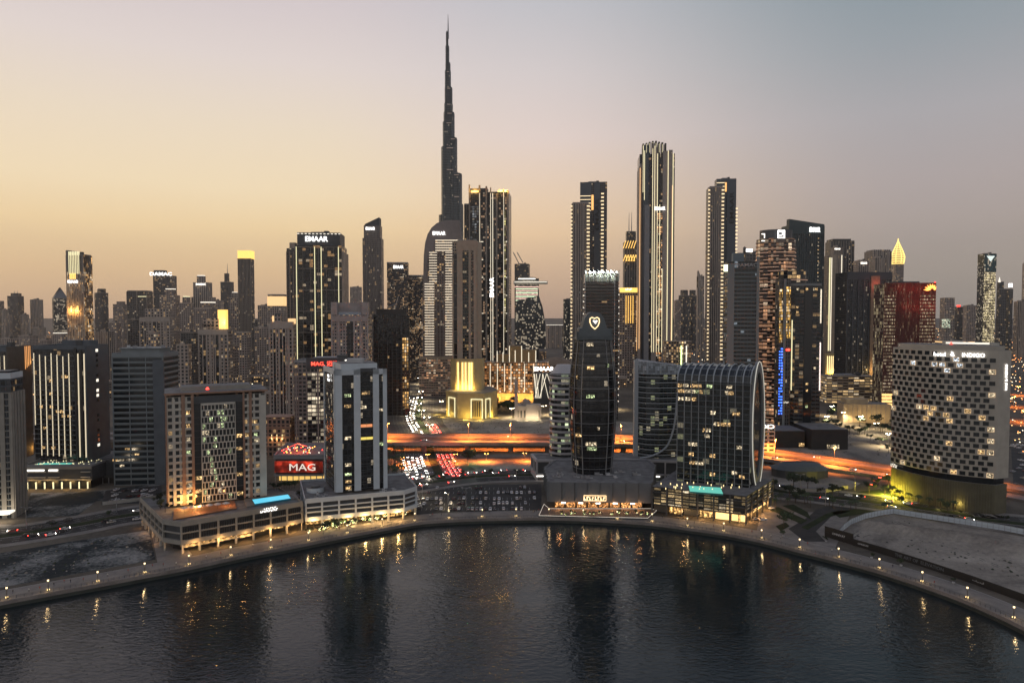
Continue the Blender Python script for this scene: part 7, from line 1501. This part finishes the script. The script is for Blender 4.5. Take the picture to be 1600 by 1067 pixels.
for px in (20,45,84,110,130,255,275,420,440,505,530,655,765,815,940,975,1035,1115,1205,1300,62,100,168,200,238,322,345,395,672,676,690,722,741,757,800,835,838,842,1060,1085,1100,1145,1175,1220,1262,1345,1395,1460):
    d, w = random.choice(PP); x, y = G(px, EY(px)-6-random.random()*5); t = place('person', w, 'person', w.split(' on the')[0].replace('person','people'), [('body',d,(0,0,0)),('hair',hair,(0,0,0))], (x,y,.04), random.choice((0,1.57,3.1,4.7)))
# hoardings
def hoard(lab, pxs, h, pm, post, step):
    pts = [G(*p) for p in pxs]; t = thing('hoarding', lab, 'hoarding', (*pts[0],0)); t['_o'] = (*pts[0],0); mb, mp_ = MB(), MB()
    for a, c in zip(pts, pts[1:]):
        l = math.dist(a, c); n_ = max(1, round(l/step)); r = ((c[0]-a[0])/l, (c[1]-a[1])/l)
        mid = lerp(a, c, .5); mb.box((mid[0],mid[1],.3),(l-.02,.12,h),pm,math.atan2(r[1],r[0]))
        for k in range(n_+1): q = lerp(a, c, k/n_); mp_.box((q[0],q[1],0),(.16,.3,h+.45),post,math.atan2(r[1],r[0]))
        for z in (.3, h*.5, h+.2): mp_.box((mid[0]-r[1]*.0,mid[1],z),(l,.22,.1),post,math.atan2(r[1],r[0]))
    mb.build('panel', t); mp_.build('frame', t); return t, pts
hoard('white panelled hoarding curving round the sand pit at the right', [(1310,840),(1318,829),(1330,820),(1352,811),(1376,806),(1396,803),(1440,810),(1500,819),(1570,830),(1650,846)], 3.1, mat('white_sheet',(.50,.55,.58),.6,noise=.1), steel, 2.6)
hoard('pale fence panels in front of the low dark round pavilion', [(1195,760),(1230,768),(1290,770),(1325,764)], 2.2, mat('pale_sheet',(.34,.33,.30),.7,noise=.1), steel, 2.4)
hoard('thin pale fence beside the sandy lot at the left', [(160,790),(205,785),(250,779)], 2.2, mat('pale_sheet',(.34,.33,.30),.7), steel, 2.4)
ht, hpz = hoard('long black advertising hoarding with pale lettering along the right promenade', [(1289,839),(1333,852)], 5.6, blackm, blackm, 6)
hq = [G(*p) for p in ((1333,852),(1380,866),(1440,885),(1520,912),(1640,956))]
mb = MB()
for a, c in zip(hq, hq[1:]): l = math.dist(a, c); mid = lerp(a, c, .5); mb.box((*mid,.1),(l,.15,3.4),blackm,math.atan2(c[1]-a[1],c[0]-a[0]))
mb.build('panel', ht); lt_ = mat('pale_letters', (.55,.55,.55), .6); lt2 = mat('grey_letters', (.12,.13,.14), .5)
def hs_(txt, a, c, t_, z, h, m_, wd): r = Vector((c[0]-a[0], c[1]-a[1], 0)).normalized(); q = lerp(a, c, t_); sign(txt, (q[0]+r[1]*.2, q[1]-r[0]*.2, z), r, h, m_, ht, 'lettering', wid=wd)
hs_('OMNIYAT', hpz[0], hpz[1], .5, 3.2, 1.1, lt_, 7); hs_('OMNIYAT', hq[0], hq[1], .35, 1.9, .8, lt_, 5.5); hs_('THE ART OF', hq[1], hq[2], .62, 1.9, 1.5, lt2, 11); hs_('ELEVATION', hq[2], hq[3], .22, 1.9, 1.5, lt2, 10.5); hs_('ﺕﺎﻴﻨﻣﻭﺃ', hq[3], hq[4], .08, 1.9, 1.0, lt_, 5)
for k in range(30): x, y = G(1190+random.random()*42, 741+random.random()*16); mb = MB(); mb.box((0,0,0),(1.1,1.1,8.5),mat('dark_pile',(.05,.05,.055),.7)); mb.bar((0,0,8.5),(0,0,9.6),.3,steel,5); tag(mb.build('pile_column', loc=(x,y,0)), 'dark upright pile on the building plot right of the arched tower', 'pile', 'piles on the building plot')
# traffic gantry sign on the bridge and a bus
gx, gy = G(682,686,9); gt = thing('gantry_sign', 'small framed road sign panel standing on the highway bridge', 'road sign', (gx,565,9)); mb = MB(); mb.box((0,0,3.4),(11,.3,3.2),mat('sign_panel',(.20,.12,.06),.6)); mb.build('panel', gt)
for s in (-5,5): mb = MB(); mb.box((s,0,0),(.35,.35,3.5),steel); mb.build('post', gt)
bs = thing('bus', 'long white bus waiting by the golden lit tower', 'bus', (*G(692,652),.08), .1); mb = MB(); mb.box((0,0,.5),(11,2.5,2.6),mat('bus_white',(.6,.6,.58),.4)); mb.build('body', bs); mb = MB(); mb.box((0,-1.27,1.5),(10.2,.05,1.0),cg); mb.box((0,1.27,1.5),(10.2,.05,1.0),cg); mb.build('windows', bs)
for a in (-3.6,3.4):
    for b_ in (-1.1,1.1): mb = MB(); mb.bar((a,b_-.15,.5),(a,b_+.15,.5),.5,tyre,10); mb.build('wheel', bs, world=False)

# rubble on the open plots, tyre tracks
def rub(name, pl, n, lab):
    mb = MB(); rr = random.Random(3); xs = [p[0] for p in pl]; ys = [p[1] for p in pl]
    for _ in range(n):
        px, py = rr.uniform(min(xs),max(xs)), rr.uniform(min(ys),max(ys))
        ins_ = False
        for (x0,y0),(x1,y1) in zip(pl, pl[1:]+pl[:1]):
            if (y0 > py) != (y1 > py) and px < (x1-x0)*(py-y0)/(y1-y0)+x0: ins_ = not ins_
        if not ins_: continue
        x, y = G(px,py); s_ = rr.uniform(.2,.9); mb.bar((x,y,0),(x+rr.uniform(-.2,.2),y,s_*.7),s_,rr.choice((sand,mat('dark_rubble',(.07,.065,.055),.9),mat('scrub',(.03,.04,.02),.9))),5,s_*.4)
    o = mb.build(name); o['kind'] = 'stuff'; o['label'] = lab; o['category'] = 'rubble'
rub('rubble', [(1340,838),(1400,812),(1590,850),(1595,905),(1450,870)], 420, 'loose rubble and tyre worn soil in the fenced sand plot at the right')
rub('rubble', [(0,872),(110,850),(232,832),(238,868),(0,912)], 320, 'loose rubble on the dark sandy plot at the left')
rub('rubble', [(1320,672),(1385,692),(1405,730),(1310,720),(1200,703)], 300, 'scattered scrub on the open plot behind the highway at the right')
rub('rubble', [(700,656),(850,658),(850,678),(700,675)], 200, 'scattered scrub on the plot behind the elevated highway')
trk = mat('tyre_track', (.10,.09,.075), .9, noise=.4, nscale=.3)
mb = MB()
for pts in (((1335,842),(1380,830),(1450,836),(1520,858),(1590,880)),((1345,846),(1400,842),(1470,850),(1560,885),(1620,905)),((1400,815),(1440,832),(1500,846),(1600,868)),((1330,840),(1360,822),(1400,818))):
    c_ = crom([G(*p) for p in pts], 8)
    for o_ in (1,-1): ribbon(mb, side(c_, o_), .3, -.3, .09, trk)
struct(mb.build('tyre_tracks'))

# cooling units and ducts on the podium and tower roofs
def units(b, pts, z, n, s=1):
    rr = random.Random(len(pts)+n); f = offs(ccw(pts), -3); x0, x1 = min(p[0] for p in f), max(p[0] for p in f); y0, y1 = min(p[1] for p in f), max(p[1] for p in f); k = 0
    while k < n:
        x, y = rr.uniform(x0,x1), rr.uniform(y0,y1)
        if not all((c[0]-a[0])*(y-a[1])-(c[1]-a[1])*(x-a[0]) > 0 for a, c in zip(f, f[1:]+f[:1])): x0 -= 0; k += .2; continue
        def u(m):
            w, d, h = rr.uniform(1.2,3)*s, rr.uniform(1,2.2)*s, rr.uniform(.8,1.8)*s; m.box((x,y,z),(w,d,h),rr.choice((lightm,greym,steel)),.2); m.bar((x,y,z+h),(x,y,z+h+.2),min(w,d)*.35,darkm,8)
            m.box((x+w*.9,y,z),(w*.8,.4,.5),lightm,.2)
        b.part('cooling_unit', u); k += 1
units(C_, [P2(862,748,17),P2(1000,750,17),P2(1010,735,17),P2(960,735,17)], 16.8, 9); units(C_, [P2(858,747,17),P2(893,748,17),P2(893,736,17),P2(862,736,17)], 16.8, 5)
units(B, [P2(545,772,17),P2(625,768,17),P2(622,755,17),P2(606,755,17)], 15.9, 8, .8); units(B, [P2(482,779,17),P2(520,774,17),P2(515,765,17),P2(486,768,17)], 15.9, 4, .8); units(Gb, [(262,412),(283,397),(290,420),(266,440)], 98, 9); units(T3, T3.fp, T3.top+5.2, 6); units(T1, T1.fp, T1.top, 7)

mb = MB(); rr = random.Random(4); ml = [MC['city_light_a'], MC['city_light_b'], MC['city_light_c']]
for k in range(900):
    y = 560*math.exp(rr.random()*1.5); x = rr.uniform(.6,.84)*y; 
    if x/y < .735 and y < 700: continue
    if free(x, y, 0): mb.box((x,y,rr.uniform(3,9)),(.3+y*.0005,.3+y*.0005,.3+y*.0004),rr.choice(ml))
o = mb.build('distant_city_lights'); o['kind'] = 'stuff'; o['label'] = 'scattered street and house lights behind the pale curved hotel at the right edge'; o['category'] = 'city lights'
for k in range(16): x, y = G(1582+random.random()*22, 690+random.random()*80); car(x, y, R(random.choice((20,110))), cc_(), 'parked on the dark lot at the right edge', 'cars parked at the right edge', 0, .05)
for k in range(40): x, y = G(1290+random.random()*115, 640+random.random()*42); (tree(x, y, 'dark tree along the bright street at the right, behind the black podium', 'trees along the bright street at the right', random.uniform(1,1.7)) if free(x, y, 1) else None)
for k in range(30): x, y = G(1210+random.random()*180, 776+random.random()*24); (tree(x, y, 'small palm tree on the islands by the right hand boulevard', 'palm trees by the right hand boulevard', .8, 0, PM) if abs(onbv(x,0)[0][1]-y) > 21 else None)

for px, py in ((612,640),(630,612),(600,625),(655,600),(640,585),(676,588),(690,640),(740,652),(800,652),(850,648),(905,640),(960,640)): x, y = G(px,py); lamp(x, y, 0, 'w', .2, 26000, .8, 2, lab='warm street lamp among the low blocks beyond the highway', grp='warm street lamps beyond the highway')
# ---------------- haze ----------------
hm = bpy.data.materials.new('haze'); hm.use_nodes = True; t = hm.node_tree; t.nodes.clear()
pv = nd('ShaderNodeVolumePrincipled', t); pv.inputs['Color'].default_value = (.86,.80,.76,1); pv.inputs['Density'].default_value = 0.00004; pv.inputs['Anisotropy'].default_value = .45
oo = nd('ShaderNodeOutputMaterial', t); t.links.new(pv.outputs[0], oo.inputs['Volume'])
mb = MB(); mb.box((0, 3200, -7), (9000, 7600, 880), hm); o = mb.build('haze'); o['kind'] = 'stuff'
o.data.materials[0] = hm
